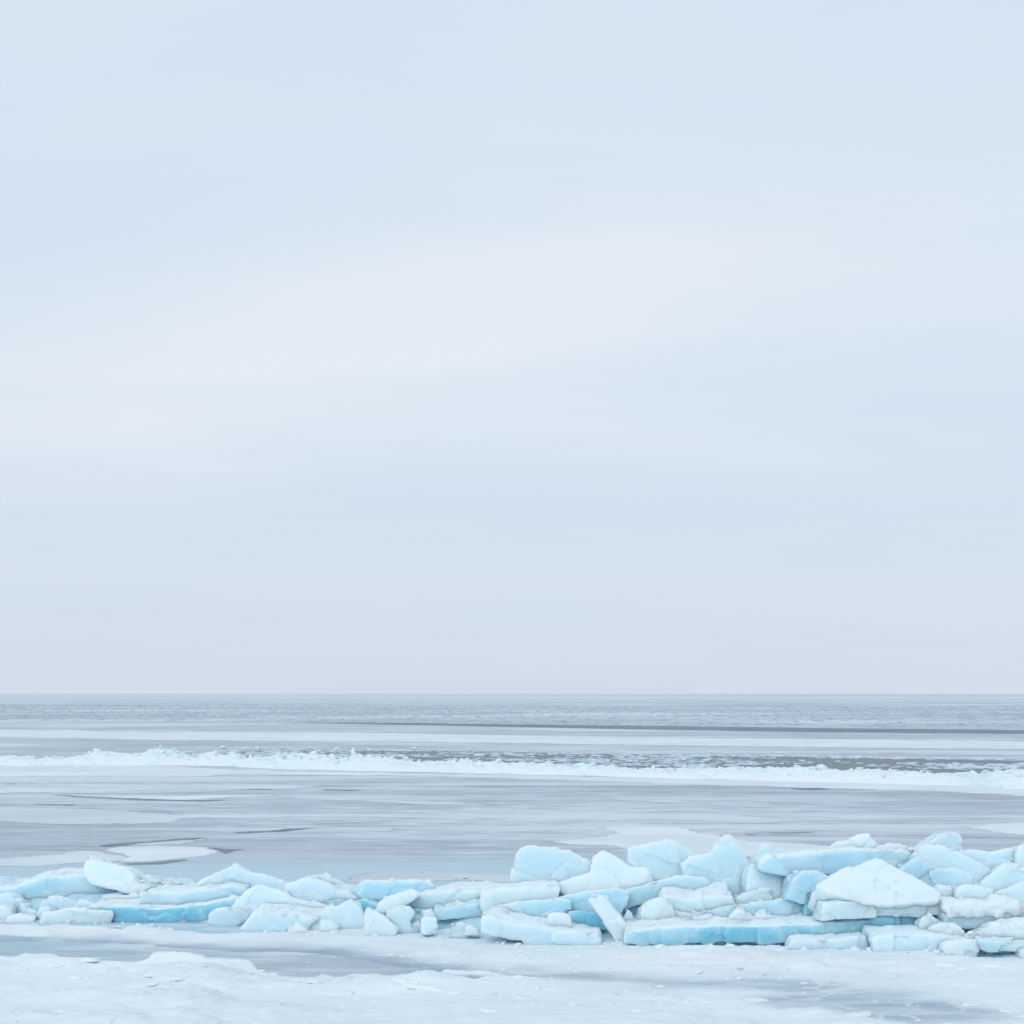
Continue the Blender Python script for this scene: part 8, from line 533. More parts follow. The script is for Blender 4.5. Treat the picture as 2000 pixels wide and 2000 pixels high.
     [(-2.69, 25.13), (-2.63, 25.24), (-2.59, 25.35), (-2.56, 25.39), (-2.53, 25.47), (-2.48, 25.52), (-2.4, 25.55), (-2.33, 25.61), (-2.29, 25.67), (-2.24, 25.74), (-2.2, 25.79), (-2.13, 25.85), (-2.08, 25.85), (-2.01, 25.83), (-1.95, 25.81), (-1.9, 25.82), (-1.87, 25.79), (-1.8, 25.8), (-1.75, 25.79), (-1.69, 25.81), (-1.63, 25.82), (-1.57, 25.79), (-1.51, 25.8), (-1.45, 25.75), (-1.39, 25.74), (-1.34, 25.75), (-1.29, 25.76), (-1.26, 25.77), (-1.21, 25.71), (-1.15, 25.68), (-1.11, 25.65), (-1.04, 25.62), (-0.95, 25.64), (-0.89, 25.64), (-0.85, 25.67), (-0.83, 25.64), (-0.77, 25.62), (-0.7, 25.63), (-0.63, 25.62), (-0.6, 25.6), (-0.56, 25.59), (-0.54, 25.56), (-0.48, 25.56), (-0.43, 25.6), (-0.37, 25.62), (-0.3, 25.59), (-0.26, 25.58), (-0.21, 25.57), (-0.16, 25.56), (-0.08, 25.53), (-0.01, 25.53), (0.06, 25.53), (0.12, 25.53), (0.17, 25.52), (0.22, 25.51), (0.26, 25.51), (0.25, 25.27), (0.26, 25.05), (0.27, 24.83), (0.26, 24.63), (0.23, 24.41), (0.16, 24.41), (0.1, 24.42), (0.05, 24.4), (0.01, 24.44), (-0.05, 24.43), (-0.1, 24.47), (-0.15, 24.46), (-0.2, 24.45), (-0.25, 24.46), (-0.29, 24.46), (-0.33, 24.5), (-0.38, 24.53), (-0.42, 24.56), (-0.47, 24.61), (-0.53, 24.68), (-0.58, 24.67), (-0.65, 24.63), (-0.71, 24.64), (-0.75, 24.68), (-0.81, 24.75), (-0.85, 24.81), (-0.87, 24.82), (-0.91, 24.81), (-0.97, 24.75), (-1.03, 24.73), (-1.08, 24.72), (-1.1, 24.68), (-1.16, 24.67), (-1.2, 24.66), (-1.24, 24.62), (-1.29, 24.62), (-1.34, 24.58), (-1.39, 24.52), (-1.44, 24.48), (-1.5, 24.47), (-1.56, 24.44), (-1.62, 24.44), (-1.66, 24.37), (-1.7, 24.35), (-1.74, 24.35), (-1.78, 24.35), (-1.83, 24.29), (-1.88, 24.28), (-1.93, 24.28), (-1.98, 24.28), (-2.04, 24.29), (-2.1, 24.25), (-2.15, 24.29), (-2.19, 24.27), (-2.23, 24.25), (-2.27, 24.27), (-2.33, 24.29), (-2.38, 24.3), (-2.46, 24.33), (-2.52, 24.36), (-2.57, 24.4), (-2.6, 24.4), (-2.66, 24.39), (-2.7, 24.38), (-2.75, 24.42), (-2.72, 24.6), (-2.7, 24.75), (-2.69, 24.89), (-2.69, 25.08)], True),
    ('snow_patch', 'pale snow streaks along left edge before far ridge', 'snow patch', 'drift', 1, None,
     [(-18.92, 52.28), (-18.72, 52.1), (-18.51, 51.82), (-18.42, 51.91), (-18.33, 51.91), (-18.15, 51.75), (-18.06, 51.88), (-17.97, 51.94), (-17.89, 51.97), (-17.77, 51.94), (-17.7, 51.99), (-17.57, 51.89), (-17.48, 51.88), (-17.33, 51.72), (-17.21, 51.75), (-17.06, 51.71), (-16.97, 51.72), (-16.84, 51.57), (-16.66, 51.34), (-16.52, 51.41), (-16.44, 51.63), (-16.39, 51.68), (-16.37, 51.82), (-16.26, 51.71), (-16.05, 51.43), (-15.95, 51.44), (-15.85, 51.4), (-15.79, 51.38), (-15.75, 51.57), (-15.7, 51.78), (-15.56, 51.75), (-15.37, 51.55), (-15.26, 51.42), (-15.14, 51.42), (-15.02, 51.42), (-14.93, 51.46), (-14.78, 51.32), (-14.64, 51.27), (-14.58, 51.43), (-14.49, 51.47), (-14.41, 51.47), (-14.31, 51.46), (-14.17, 51.42), (-13.98, 51.16), (-13.9, 51.17), (-13.8, 51.15), (-13.66, 51.04), (-13.5, 50.92), (-13.37, 50.87), (-13.29, 50.91), (-13.25, 51.01), (-13.17, 51.11), (-13.05, 51.01), (-12.98, 51.04), (-12.95, 51.23), (-12.83, 51.19), (-12.69, 51.18), (-12.57, 51.25), (-12.43, 51.21), (-12.31, 51.09), (-12.2, 51.02), (-12.1, 50.91), (-11.98, 50.92), (-11.9, 50.99), (-11.78, 50.93), (-11.68, 50.96), (-11.56, 50.94), (-11.49, 51.1), (-11.41, 51.17), (-11.31, 51.12), (-11.19, 51.09), (-11.06, 51.04), (-10.99, 51.12), (-10.86, 51.13), (-10.83, 51.25), (-10.73, 51.31), (-10.62, 51.22), (-10.49, 51.17), (-10.42, 51.21), (-10.34, 51.32), (-10.25, 51.46), (-10.1, 51.3), (-10.0, 51.32), (-9.89, 51.37), (-9.77, 51.36), (-9.66, 51.48), (-9.53, 51.54), (-9.42, 51.63), (-9.29, 51.43), (-9.19, 51.44), (-9.12, 51.54), (-9.0, 51.51), (-8.88, 51.37), (-8.81, 51.34), (-8.71, 51.37), (-8.61, 51.25), (-8.47, 51.03), (-8.33, 50.93), (-8.21, 50.89), (-8.16, 51.08), (-8.03, 51.14), (-7.9, 51.21), (-7.8, 51.12), (-7.67, 50.9), (-7.53, 50.83), (-7.48, 50.99), (-7.4, 50.95), (-7.3, 50.86), (-7.21, 50.88), (-7.07, 50.77), (-7.0, 50.71), (-6.9, 50.62), (-6.83, 50.51), (-6.75, 50.39), (-6.64, 50.3), (-6.53, 50.25), (-6.39, 50.23), (-6.28, 50.2), (-6.18, 50.4), (-6.07, 50.38), (-6.15, 50.08), (-6.2, 49.74), (-6.29, 49.58), (-6.35, 49.4), (-6.41, 49.1), (-6.48, 48.78), (-6.56, 48.66), (-6.64, 48.62), (-6.73, 48.48), (-6.81, 48.37), (-6.88, 48.3), (-6.98, 48.33), (-7.08, 48.21), (-7.2, 48.1), (-7.3, 48.13), (-7.34, 48.06), (-7.43, 48.06), (-7.55, 48.06), (-7.63, 47.92), (-7.74, 48.02), (-7.88, 48.0), (-7.98, 47.94), (-8.05, 47.88), (-8.15, 47.73), (-8.25, 47.81), (-8.33, 47.78), (-8.42, 47.64), (-8.47, 47.61), (-8.59, 47.7), (-8.69, 47.69), (-8.79, 47.58), (-8.89, 47.56), (-8.96, 47.39), (-9.05, 47.42), (-9.12, 47.34), (-9.17, 47.27), (-9.2, 47.12), (-9.28, 47.05), (-9.34, 46.98), (-9.48, 46.99), (-9.55, 46.87), (-9.59, 46.67), (-9.64, 46.59), (-9.69, 46.5), (-9.79, 46.57), (-9.96, 46.72), (-10.06, 46.76), (-10.13, 46.71), (-10.19, 46.66), (-10.24, 46.53), (-10.34, 46.47), (-10.44, 46.41), (-10.55, 46.39), (-10.65, 46.37), (-10.73, 46.3), (-10.87, 46.28), (-10.98, 46.21), (-11.05, 46.07), (-11.12, 46.02), (-11.19, 45.9), (-11.23, 45.73), (-11.28, 45.72), (-11.39, 45.83), (-11.46, 45.85), (-11.55, 45.83), (-11.64, 45.89), (-11.76, 45.95), (-11.91, 46.18), (-12.03, 46.2), (-12.15, 46.26), (-12.25, 46.25), (-12.36, 46.36), (-12.43, 46.35), (-12.55, 46.42), (-12.64, 46.32), (-12.69, 46.16), (-12.8, 46.18), (-12.86, 46.17), (-13.01, 46.29), (-13.16, 46.34), (-13.29, 46.43), (-13.42, 46.53), (-13.51, 46.57), (-13.64, 46.64), (-13.7, 46.6), (-13.77, 46.51), (-13.9, 46.56), (-14.02, 46.59), (-14.12, 46.64), (-14.19, 46.71), (-14.23, 46.66), (-14.29, 46.52), (-14.36, 46.46), (-14.45, 46.38), (-14.53, 46.33), (-14.72, 46.54), (-14.85, 46.53), (-14.96, 46.53), (-15.05, 46.55), (-15.07, 46.45), (-15.13, 46.41), (-15.17, 46.38), (-15.21, 46.25), (-15.31, 46.18), (-15.37, 46.13), (-15.43, 46.06), (-15.49, 45.99), (-15.59, 45.95), (-15.67, 45.89), (-15.76, 45.99), (-15.83, 45.9), (-15.88, 45.71), (-15.93, 45.59), (-16.03, 45.61), (-16.15, 45.6), (-16.22, 45.47), (-16.34, 45.53), (-16.46, 45.61), (-16.7, 46.27), (-16.93, 46.92), (-17.2, 47.64), (-17.49, 48.43), (-17.77, 49.2), (-18.04, 49.99), (-18.35, 50.82)], False),
]
BARE_ICE = [[(-7.104, 19.027), (-6.16, 18.48), (-5.449, 18.367), (-4.888, 18.33), (-4.527, 18.109), (-3.996, 17.893), (-3.065, 17.682), (-2.593, 17.682), (-2.101, 17.51), (-1.6, 17.143), (-1.113, 16.698), (-1.107, 16.605), (-0.765, 16.393), (-0.811, 16.216), (-0.08, 15.929), (-0.366, 15.707), (-0.583, 15.901), (-0.802, 16.043), (-1.181, 16.1), (-1.61, 16.1), (-1.858, 15.929), (-2.139, 16.043), (-2.613, 16.334), (-2.862, 16.514), (-3.149, 16.575), (-3.389, 16.667), (-3.862, 16.791), (-3.965, 16.636), (-4.199, 16.575), (-4.508, 16.698), (-4.852, 16.636), (-5.011, 16.854), (-5.291, 16.886), (-5.69, 17.241), (-6.499, 17.408)],
    [(0.218, 16.364), (0.812, 16.245), (1.599, 15.986), (2.226, 15.901), (2.655, 15.929), (2.942, 15.762), (3.198, 15.598), (2.974, 15.385), (2.504, 15.652), (1.587, 15.873), (0.646, 16.158)],
    [(2.508, 15.05), (2.723, 15.126), (3.035, 15.177), (3.469, 15.306), (3.864, 15.254), (3.93, 14.925), (4.179, 14.925), (4.258, 14.682), (4.556, 14.54), (4.571, 14.286), (4.106, 13.997), (3.756, 13.74), (3.442, 13.953), (3.238, 14.286), (3.0, 14.516), (2.771, 14.587), (2.463, 14.778)],
    [(-7.602, 20.362), (-6.726, 20.179), (-6.053, 19.956), (-5.275, 19.78), (-4.425, 19.523), (-4.129, 19.355), (-3.702, 19.149), (-3.084, 19.272), (-2.657, 19.438), (-2.384, 19.868), (-2.953, 20.134), (-4.773, 20.455), (-7.814, 20.93)]]
RIDGE_FRONT = [(-8.24, 20.6), (-6.767, 20.3), (-4.975, 19.9), (-3.217, 19.3), (-1.253, 18.8), (0.607, 18.2), (1.84, 18.4), (3.017, 18.1), (3.824, 17.65), (5.783, 17.35), (6.88, 17.2)]
FAR_RIDGE = [(-24.82, 64.75, 0.432), (-21.58, 64.75, 0.518), (-20.68, 64.29, 0.557), (-20.14, 64.29, 0.45), (-19.64, 64.75, 0.496), (-19.03, 64.29, 0.321), (-18.35, 64.75, 0.432), (-17.91, 64.75, 0.604), (-17.37, 64.75, 0.626), (-15.97, 64.75, 0.453), (-15.11, 64.75, 0.669), (-14.46, 64.75, 0.561), (-13.71, 64.75, 0.324), (-13.18, 64.29, 0.536), (-12.64, 64.29, 0.557), (-11.6, 63.83, 0.702), (-11.3, 63.38, 0.444), (-9.93, 62.07, 0.455), (-8.98, 61.22, 0.571), (-7.3, 60.81, 0.507), (-6.0, 60.0, 0.66), (-4.77, 59.6, 0.556), (-3.16, 59.21, 0.493), (-1.95, 58.44, 0.526), (0.0, 57.69, 0.481), (1.52, 56.96, 0.437), (3.02, 56.6, 0.491), (4.07, 55.56, 0.426), (5.49, 54.88, 0.402), (7.59, 54.22, 0.398), (8.88, 53.25, 0.426), (10.18, 52.63, 0.421), (12.07, 51.72, 0.431), (13.56, 50.85, 0.424), (14.49, 50.56, 0.421), (15.08, 49.45, 0.527), (15.49, 48.65, 0.568), (16.22, 48.65, 0.535), (18.25, 47.62, 0.571)]
OPEN_WATER = [(-15.54, 80.36), (-12.55, 81.82), (-8.57, 80.36), (-6.43, 80.36), (0.0, 78.95), (3.08, 76.92), (12.3, 73.77), (17.5, 71.43), (25.07, 67.16), (18.67, 50.0), (12.35, 52.94), (5.62, 56.25), (0.0, 59.21), (-6.21, 62.07), (-11.11, 66.67)]
RUBBLE = [(-151.4, 428.6), (-57.1, 428.6), (0.0, 391.3), (132.5, 375.0), (46.1, 130.4), (23.1, 138.5), (0.0, 150.0), (-33.3, 166.7), (-61.2, 173.1)]
WEDGED = [
    (-7.14, 21.54, 0.03),
    (-6.51, 21.64, 0.13),
    (-5.87, 21.27, 0.28),
    (-5.45, 21.42, 0.19),
    (-4.57, 20.92, 0.17),
    (-4.14, 20.78, 0.19),
    (-3.65, 20.86, 0.25),
    (-3.15, 21.02, 0.23),
    (-2.34, 20.83, 0.20),
    (-1.87, 20.18, 0.24),
    (-1.25, 20.27, 0.22),
    (-0.84, 20.45, 0.23),
    (-0.27, 19.98, 0.34),
    (0.24, 20.13, 0.41),
    (0.68, 20.00, 0.42),
    (1.37, 19.56, 0.51),
    (1.95, 20.19, 0.50),
    (2.49, 20.09, 0.51),
    (2.88, 19.69, 0.64),
    (3.44, 19.51, 0.61),
    (3.85, 19.64, 0.60),
    (4.31, 19.44, 0.64),
    (4.65, 18.82, 0.76),
    (5.39, 19.29, 0.64),
    (5.68, 19.25, 0.66),
    (6.33, 19.16, 0.61),
    (-7.03, 21.41, 0.29),
    (-6.35, 21.29, 0.31),
    (-5.55, 21.08, 0.24),
    (-4.92, 20.76, 0.25),
    (-4.05, 20.60, 0.28),
    (-3.55, 20.51, 0.27),
    (-2.72, 20.25, 0.31),
    (-2.12, 20.04, 0.34),
    (-1.44, 20.01, 0.29),
    (-1.02, 19.85, 0.25),
    (-0.19, 19.53, 0.27),
    (0.32, 19.49, 0.28),
    (0.98, 19.31, 0.22),
    (1.53, 19.48, 0.27),
    (2.15, 19.51, 0.31),
    (2.70, 19.21, 0.23),
    (3.30, 19.22, 0.35),
    (3.73, 19.02, 0.23),
    (4.45, 18.66, 0.33),
    (4.85, 18.55, 0.33),
    (5.38, 18.48, 0.24),
    (6.00, 18.56, 0.31),
]
SPLINTERS = [
    (1.83, 18.72, 0.06, 0.22, 0.08, 0.10),
    (-2.05, 19.79, 0.09, 0.16, 0.16, 0.20),
    (5.49, 17.88, 0.11, 0.15, 0.12, 0.06),
    (5.43, 17.90, 0.07, 0.20, 0.18, 0.20),
    (1.65, 19.07, 0.10, 0.23, 0.06, 0.15),
    (3.70, 18.47, 0.09, 0.28, 0.08, 0.09),
    (-6.05, 20.25, 0.00, 0.32, 0.10, 0.08),
    (0.79, 18.40, 0.02, 0.30, 0.14, 0.09),
    (4.77, 18.01, 0.10, 0.31, 0.17, 0.15),
    (-6.23, 20.41, 0.00, 0.24, 0.19, 0.14),
    (-0.10, 19.37, 0.13, 0.22, 0.06, 0.15),
    (-1.23, 19.10, 0.01, 0.31, 0.17, 0.14),
    (-4.89, 20.29, 0.04, 0.12, 0.11, 0.14),
    (5.02, 18.35, 0.13, 0.28, 0.13, 0.07),
    (-6.17, 20.33, 0.00, 0.23, 0.10, 0.11),
    (0.07, 18.67, 0.02, 0.13, 0.09, 0.19),
    (3.44, 18.67, 0.11, 0.24, 0.17, 0.10),
    (-1.18, 19.18, 0.10, 0.14, 0.08, 0.08),
    (1.11, 19.20, 0.10, 0.23, 0.14, 0.19),
    (-1.72, 19.24, 0.05, 0.13, 0.19, 0.08),
    (-6.14, 20.47, 0.05, 0.10, 0.12, 0.18),
    (3.46, 18.11, 0.06, 0.24, 0.08, 0.12),
    (2.21, 18.51, 0.06, 0.20, 0.20, 0.17),
    (0.54, 19.06, 0.13, 0.27, 0.10, 0.09),
    (-2.31, 19.15, 0.03, 0.32, 0.16, 0.10),
    (-1.38, 19.25, 0.01, 0.18, 0.14, 0.12),
    (-3.31, 20.09, 0.15, 0.31, 0.18, 0.13),
    (-1.82, 19.17, 0.00, 0.15, 0.11, 0.17),
    (-5.63, 20.77, 0.07, 0.24, 0.11, 0.09),
    (5.39, 17.50, 0.00, 0.29, 0.14, 0.19),
    (-3.26, 19.45, 0.02, 0.29, 0.07, 0.09),
    (3.70, 18.20, 0.04, 0.31, 0.16, 0.06),
    (-6.80, 21.02, 0.10, 0.21, 0.18, 0.07),
    (3.36, 18.31, 0.05, 0.26, 0.09, 0.08),
]
PLATES = [
    (-5.13, 16.13, 0.22, 'small tilted plate of snow crust in the left foreground bank', 'crust plates on the left bank'),
    (-5.52, 16.89, 0.35, 'small tilted plate of snow crust in the left foreground bank', 'crust plates on the left bank'),
    (-4.85, 16.33, 0.2, 'small tilted plate of snow crust in the left foreground bank', 'crust plates on the left bank'),
    (-4.53, 16.07, 0.35, 'small tilted plate of snow crust in the left foreground bank', 'crust plates on the left bank'),
    (-4.54, 16.57, 0.22, 'small tilted plate of snow crust in the left foreground bank', 'crust plates on the left bank'),
    (-4.24, 16.33, 0.22, 'small tilted plate of snow crust in the left foreground bank', 'crust plates on the left bank'),
    (-3.68, 15.87, 0.3, 'small tilted plate of snow crust in the left foreground bank', 'crust plates on the left bank'),
    (-3.52, 15.87, 0.42, 'small tilted plate of snow crust in the left foreground bank', 'crust plates on the left bank'),
    (-3.40, 15.71, 0.3, 'small tilted plate of snow crust in the left foreground bank', 'crust plates on the left bank'),
    (-3.28, 16.10, 0.18, 'small tilted plate of snow crust in the left foreground bank', 'crust plates on the left bank'),
    (-2.80, 15.87, 0.3, 'small tilted plate of snow crust in the left foreground bank', 'crust plates on the left bank'),
    (-2.61, 15.73, 0.42, 'small tilted plate of snow crust in the left foreground bank', 'crust plates on the left bank'),
    (-2.56, 16.27, 0.28, 'small tilted plate of snow crust in the left foreground bank', 'crust plates on the left bank'),
    (-2.36, 16.16, 0.4, 'small tilted plate of snow crust in the left foreground bank', 'crust plates on the left bank'),
    (-2.18, 15.93, 0.3, 'small tilted plate of snow crust in the left foreground bank', 'crust plates on the left bank'),
    (-1.93, 15.71, 0.42, 'small tilted plate of snow crust in the left foreground bank', 'crust plates on the left bank'),
    (-1.71, 15.28, 0.45, 'small tilted plate of snow crust in the left foreground bank', 'crust plates on the left bank'),
    (-4.53, 14.45, 0.2, 'small tilted plate of snow crust in the left foreground bank', 'crust plates on the left bank'),
    (-4.09, 14.26, 0.25, 'small tilted plate of snow crust in the left foreground bank', 'crust plates on the left bank'),
    (-1.24, 14.83, 0.4, 'small plate of snow crust on the right foreground snow', 'crust plates on the right'),
    (-1.49, 14.17, 0.5, 'small plate of snow crust on the right foreground snow', 'crust plates on the right'),
    (-1.08, 15.49, 0.35, 'small plate of snow crust on the right foreground snow', 'crust plates on the right'),
    (-0.95, 15.38, 0.5, 'small plate of snow crust on the right foreground snow', 'crust plates on the right'),
    (-0.71, 15.25, 0.3, 'small plate of snow crust on the right foreground snow', 'crust plates on the right'),
    (-0.61, 16.01, 0.45, 'small plate of snow crust on the right foreground snow', 'crust plates on the right'),
    (-0.85, 15.87, 0.4, 'small plate of snow crust on the right foreground snow', 'crust plates on the right'),
    (-0.30, 14.88, 0.35, 'small plate of snow crust on the right foreground snow', 'crust plates on the right'),
    (-0.14, 14.22, 0.35, 'small plate of snow crust on the right foreground snow', 'crust plates on the right'),
    (0.12, 16.01, 0.32, 'small plate of snow crust on the right foreground snow', 'crust plates on the right'),
    (0.17, 14.83, 0.4, 'small plate of snow crust on the right foreground snow', 'crust plates on the right'),
    (0.96, 15.23, 0.34, 'small plate of snow crust on the right foreground snow', 'crust plates on the right'),
    (1.78, 14.95, 0.36, 'small plate of snow crust on the right foreground snow', 'crust plates on the right'),
    (1.23, 14.22, 0.3, 'small plate of snow crust on the right foreground snow', 'crust plates on the right'),
    (2.40, 15.00, 0.3, 'small plate of snow crust on the right foreground snow', 'crust plates on the right'),
    (4.73, 16.61, 0.4, 'small plate of snow crust on the right foreground snow', 'crust plates on the right'),
    (5.14, 16.57, 0.35, 'small plate of snow crust on the right foreground snow', 'crust plates on the right'),
    (5.16, 16.92, 0.14, 'small plate of snow crust on the right foreground snow', 'crust plates on the right'),
    (5.39, 16.51, 0.3, 'small plate of snow crust on the right foreground snow', 'crust plates on the right'),
    (4.47, 14.83, 0.4, 'small plate of snow crust on the right foreground snow', 'crust plates on the right'),
    (4.72, 14.52, 0.35, 'small plate of snow crust on the right foreground snow', 'crust plates on the right'),
    (3.12, 14.17, 0.45, 'small plate of snow crust on the right foreground snow', 'crust plates on the right'),
]

DFX = [a for a, b in RIDGE_FRONT]; DFY = [b for a, b in RIDGE_FRONT]
def ridge_front(x): return np.interp(x, DFX, DFY)

# ------------------------------------------------------------------ snow cover of the foreground, with windows of bare ice
def poly_sd(P, poly):
    """signed distance, negative inside"""
    A = np.array(poly); Bv = np.roll(A, -1, 0)
    dmin = np.full(len(P), 1e9); ins = np.zeros(len(P), bool)
    for a, b in zip(A, Bv):
        e = b-a; q = P-a
        tt = np.clip((q@e)/max(e@e, 1e-9), 0, 1)
        dd = q - tt[:,None]*e
        dmin = np.minimum(dmin, np.hypot(dd[:,0], dd[:,1]))
        c1 = (a[1] > P[:,1]) != (b[1] > P[:,1])
        if abs(b[1]-a[1]) > 1e-9:
            xi = (b[0]-a[0])*(P[:,1]-a[1])/(b[1]-a[1]) + a[0]
            ins ^= c1 & (P[:,0] < xi)
    return np.where(ins, -dmin, dmin)
GX = np.arange(-13, 13.001, .046); GY = np.concatenate([np.arange(8, 12.5, .12), np.arange(12.5, 22.4, .034)])
gx, gy = np.meshgrid(GX, GY); Q = np.stack([gx.ravel(), gy.ravel()], 1)
Q3 = np.stack([Q[:,0], Q[:,1], 0*Q[:,0]], 1)
wv = np.stack([fbm(Q3*1.1, 4, 5), fbm(Q3*1.1, 4, 6)], 1)
def snow_height(Q, Q3, wv):
    Qw = Q + wv*np.array([.10, .10])
    bare = np.zeros(len(Q))
    base = .055 + .022*fbm(Q3*np.array([.45,.9,1]), 4, 11)
    ter = fbm(Q3*np.array([.9,1.8,1]), 5, 31)*3.0                                # wind-cut steps in the crust
    fr = ter-np.floor(ter); base = base + .030*(np.floor(ter)+sm(fr, .86, 1.0))*sm(fbm(Q3*.33, 2, 77), -.5, .2)
    base = base + .011*fbm(Q3*np.array([3,6,1]), 4, 51)
    base = base*(1-.65*np.exp(-((Q[:,1]-ridge_front(Q[:,0])-.15)/.45)**2))
    base = np.maximum(base, .014)
    for i, hole in enumerate(BARE_ICE):
        sd = poly_sd(Qw, hole)
        if i == 0:
            bank = (Q[:,1] < np.interp(Q[:,0], [-7, -5, -2.5, -.5, 2], [17.0, 17.0, 16.8, 16.3, 15.6]))
            lump = sm(fbm(Q3*np.array([1.6,1.6,1]), 3, 91), -.5, .6)
            base = base + np.where(bank, .09*np.exp(-(np.maximum(sd,0)/.55)**2)*(.35+.9*lump)*sm(-Q[:,0], -.2, 2.2), 0)
            wdt = np.where(bank, .10, 1.1)
        else:
            wdt = (.5, .8, .6, .4)[i]
        s_ = sm(sd, -.25*np.minimum(wdt, 1), wdt)
        bare = np.maximum(bare, (1-s_)*(1, .62, .60, 1)[i])
        flo = (-.012, .004, .004, -.012)[i]
        base = np.where(sd < wdt, flo + (base-flo)*sm(sd, -.5*np.minimum(wdt, .6), wdt), base)
    back = ridge_front(Q[:,0]) + 1.7 + .5*wv[:,0]
    base = -.05 + (base+.05)*sm(back-Q[:,1], -.4, .5)
    base = -.05 + (base+.05)*sm(13-np.abs(Q[:,0]) + 1.2*wv[:,1], .2, 1.2)
    return base, bare
Zs, BARE = snow_height(Q, Q3, wv)
sc = add('snow_cover', grid_mesh('snow_cover', np.column_stack([Q, Zs]), len(GX), len(GY), M_SNOW))
sc.data.attributes.new('bare', 'FLOAT', 'POINT').data.foreach_set('value', BARE.astype(np.float32))
tag(sc, kind='structure')
ZG = Zs.reshape(len(GY), len(GX))
def snow_z(x, y):
    j = min(max(int(np.searchsorted(GY, y)), 0), len(GY)-1); i = min(max(int((x+13)/.046), 0), len(GX)-1)
    return max(0.0, float(ZG[j, i]))

# ------------------------------------------------------------------ drifts, snow patches, leads and cracks lying on the ice
def drift_mesh(name, pts, Y, z, mat):
    """thin sheet of snow whose cover fades out raggedly at its rim"""
    A = np.array(pts); fw = max(.15, Y*Y/9000*4.0)*(.45 if mat is M_CRACK else 1); lo, hi = A.min(0)-fw, A.max(0)+fw
    nx_ = int(min(260, max(16, (hi[0]-lo[0])/(Y*.006)))); ny_ = int(min(120, max(10, (hi[1]-lo[1])/(Y*Y/9000*1.2))))
    X, Yg = np.meshgrid(np.linspace(lo[0], hi[0], nx_), np.linspace(lo[1], hi[1], ny_))
    P = np.stack([X.ravel(), Yg.ravel()], 1); sd = poly_sd(P, pts)
    cov = sm(-sd, -fw, fw); ok = sd < fw*1.05
    hgt = .001 + z*.07 + (z + .015*(Y < 42 and mat is not M_CRACK))*sm(-sd, .4*fw, 2*fw)
    ii = np.arange(nx_*ny_).reshape(ny_, nx_)
    q = np.stack([ii[:-1,:-1], ii[:-1,1:], ii[1:,1:], ii[1:,:-1]], -1).reshape(-1, 4)
    q = q[ok[q].any(1)]; used = np.unique(q); mp = np.zeros(nx_*ny_, int); mp[used] = np.arange(len(used))
    c0 = A.mean(0)
    me = mesh_from(name, np.column_stack([P[used]-c0, hgt[used]]), [tuple(int(v) for v in f) for f in mp[q]], mat, True)
    me.attributes.new('cover', 'FLOAT', 'POINT').data.foreach_set('value', cov[used].astype(np.float32))
    return me, (c0[0], c0[1], 0)
for si, (name, label, cat, mat, lvl, kind, pts, near) in enumerate(SHEETS):
    n = len(pts); top = .004*lvl + .0005*si
    cx = sum(q[0] for q in pts)/n; cy = sum(q[1] for q in pts)/n
    if mat != 'water':
        me, loc = drift_mesh(name, pts, cy, top, dict(snow=M_PATCH, drift=M_DRIFT, crack=M_CRACK)[mat])
    else:
        bm = bmesh.new(); f_ = bm.faces.new([bm.verts.new((x-cx, y-cy, top)) for x, y in pts]); f_.normal_update()
        if f_.normal.z < 0: bmesh.ops.reverse_faces(bm, faces=bm.faces)
        bmesh.ops.triangulate(bm, faces=bm.faces)
        me = bpy.data.meshes.new(name); bm.to_mesh(me); bm.free(); me.materials.append(MATS[mat]); loc = (cx, cy, 0)
    tag(add(name, me, loc), label, cat, None, kind)

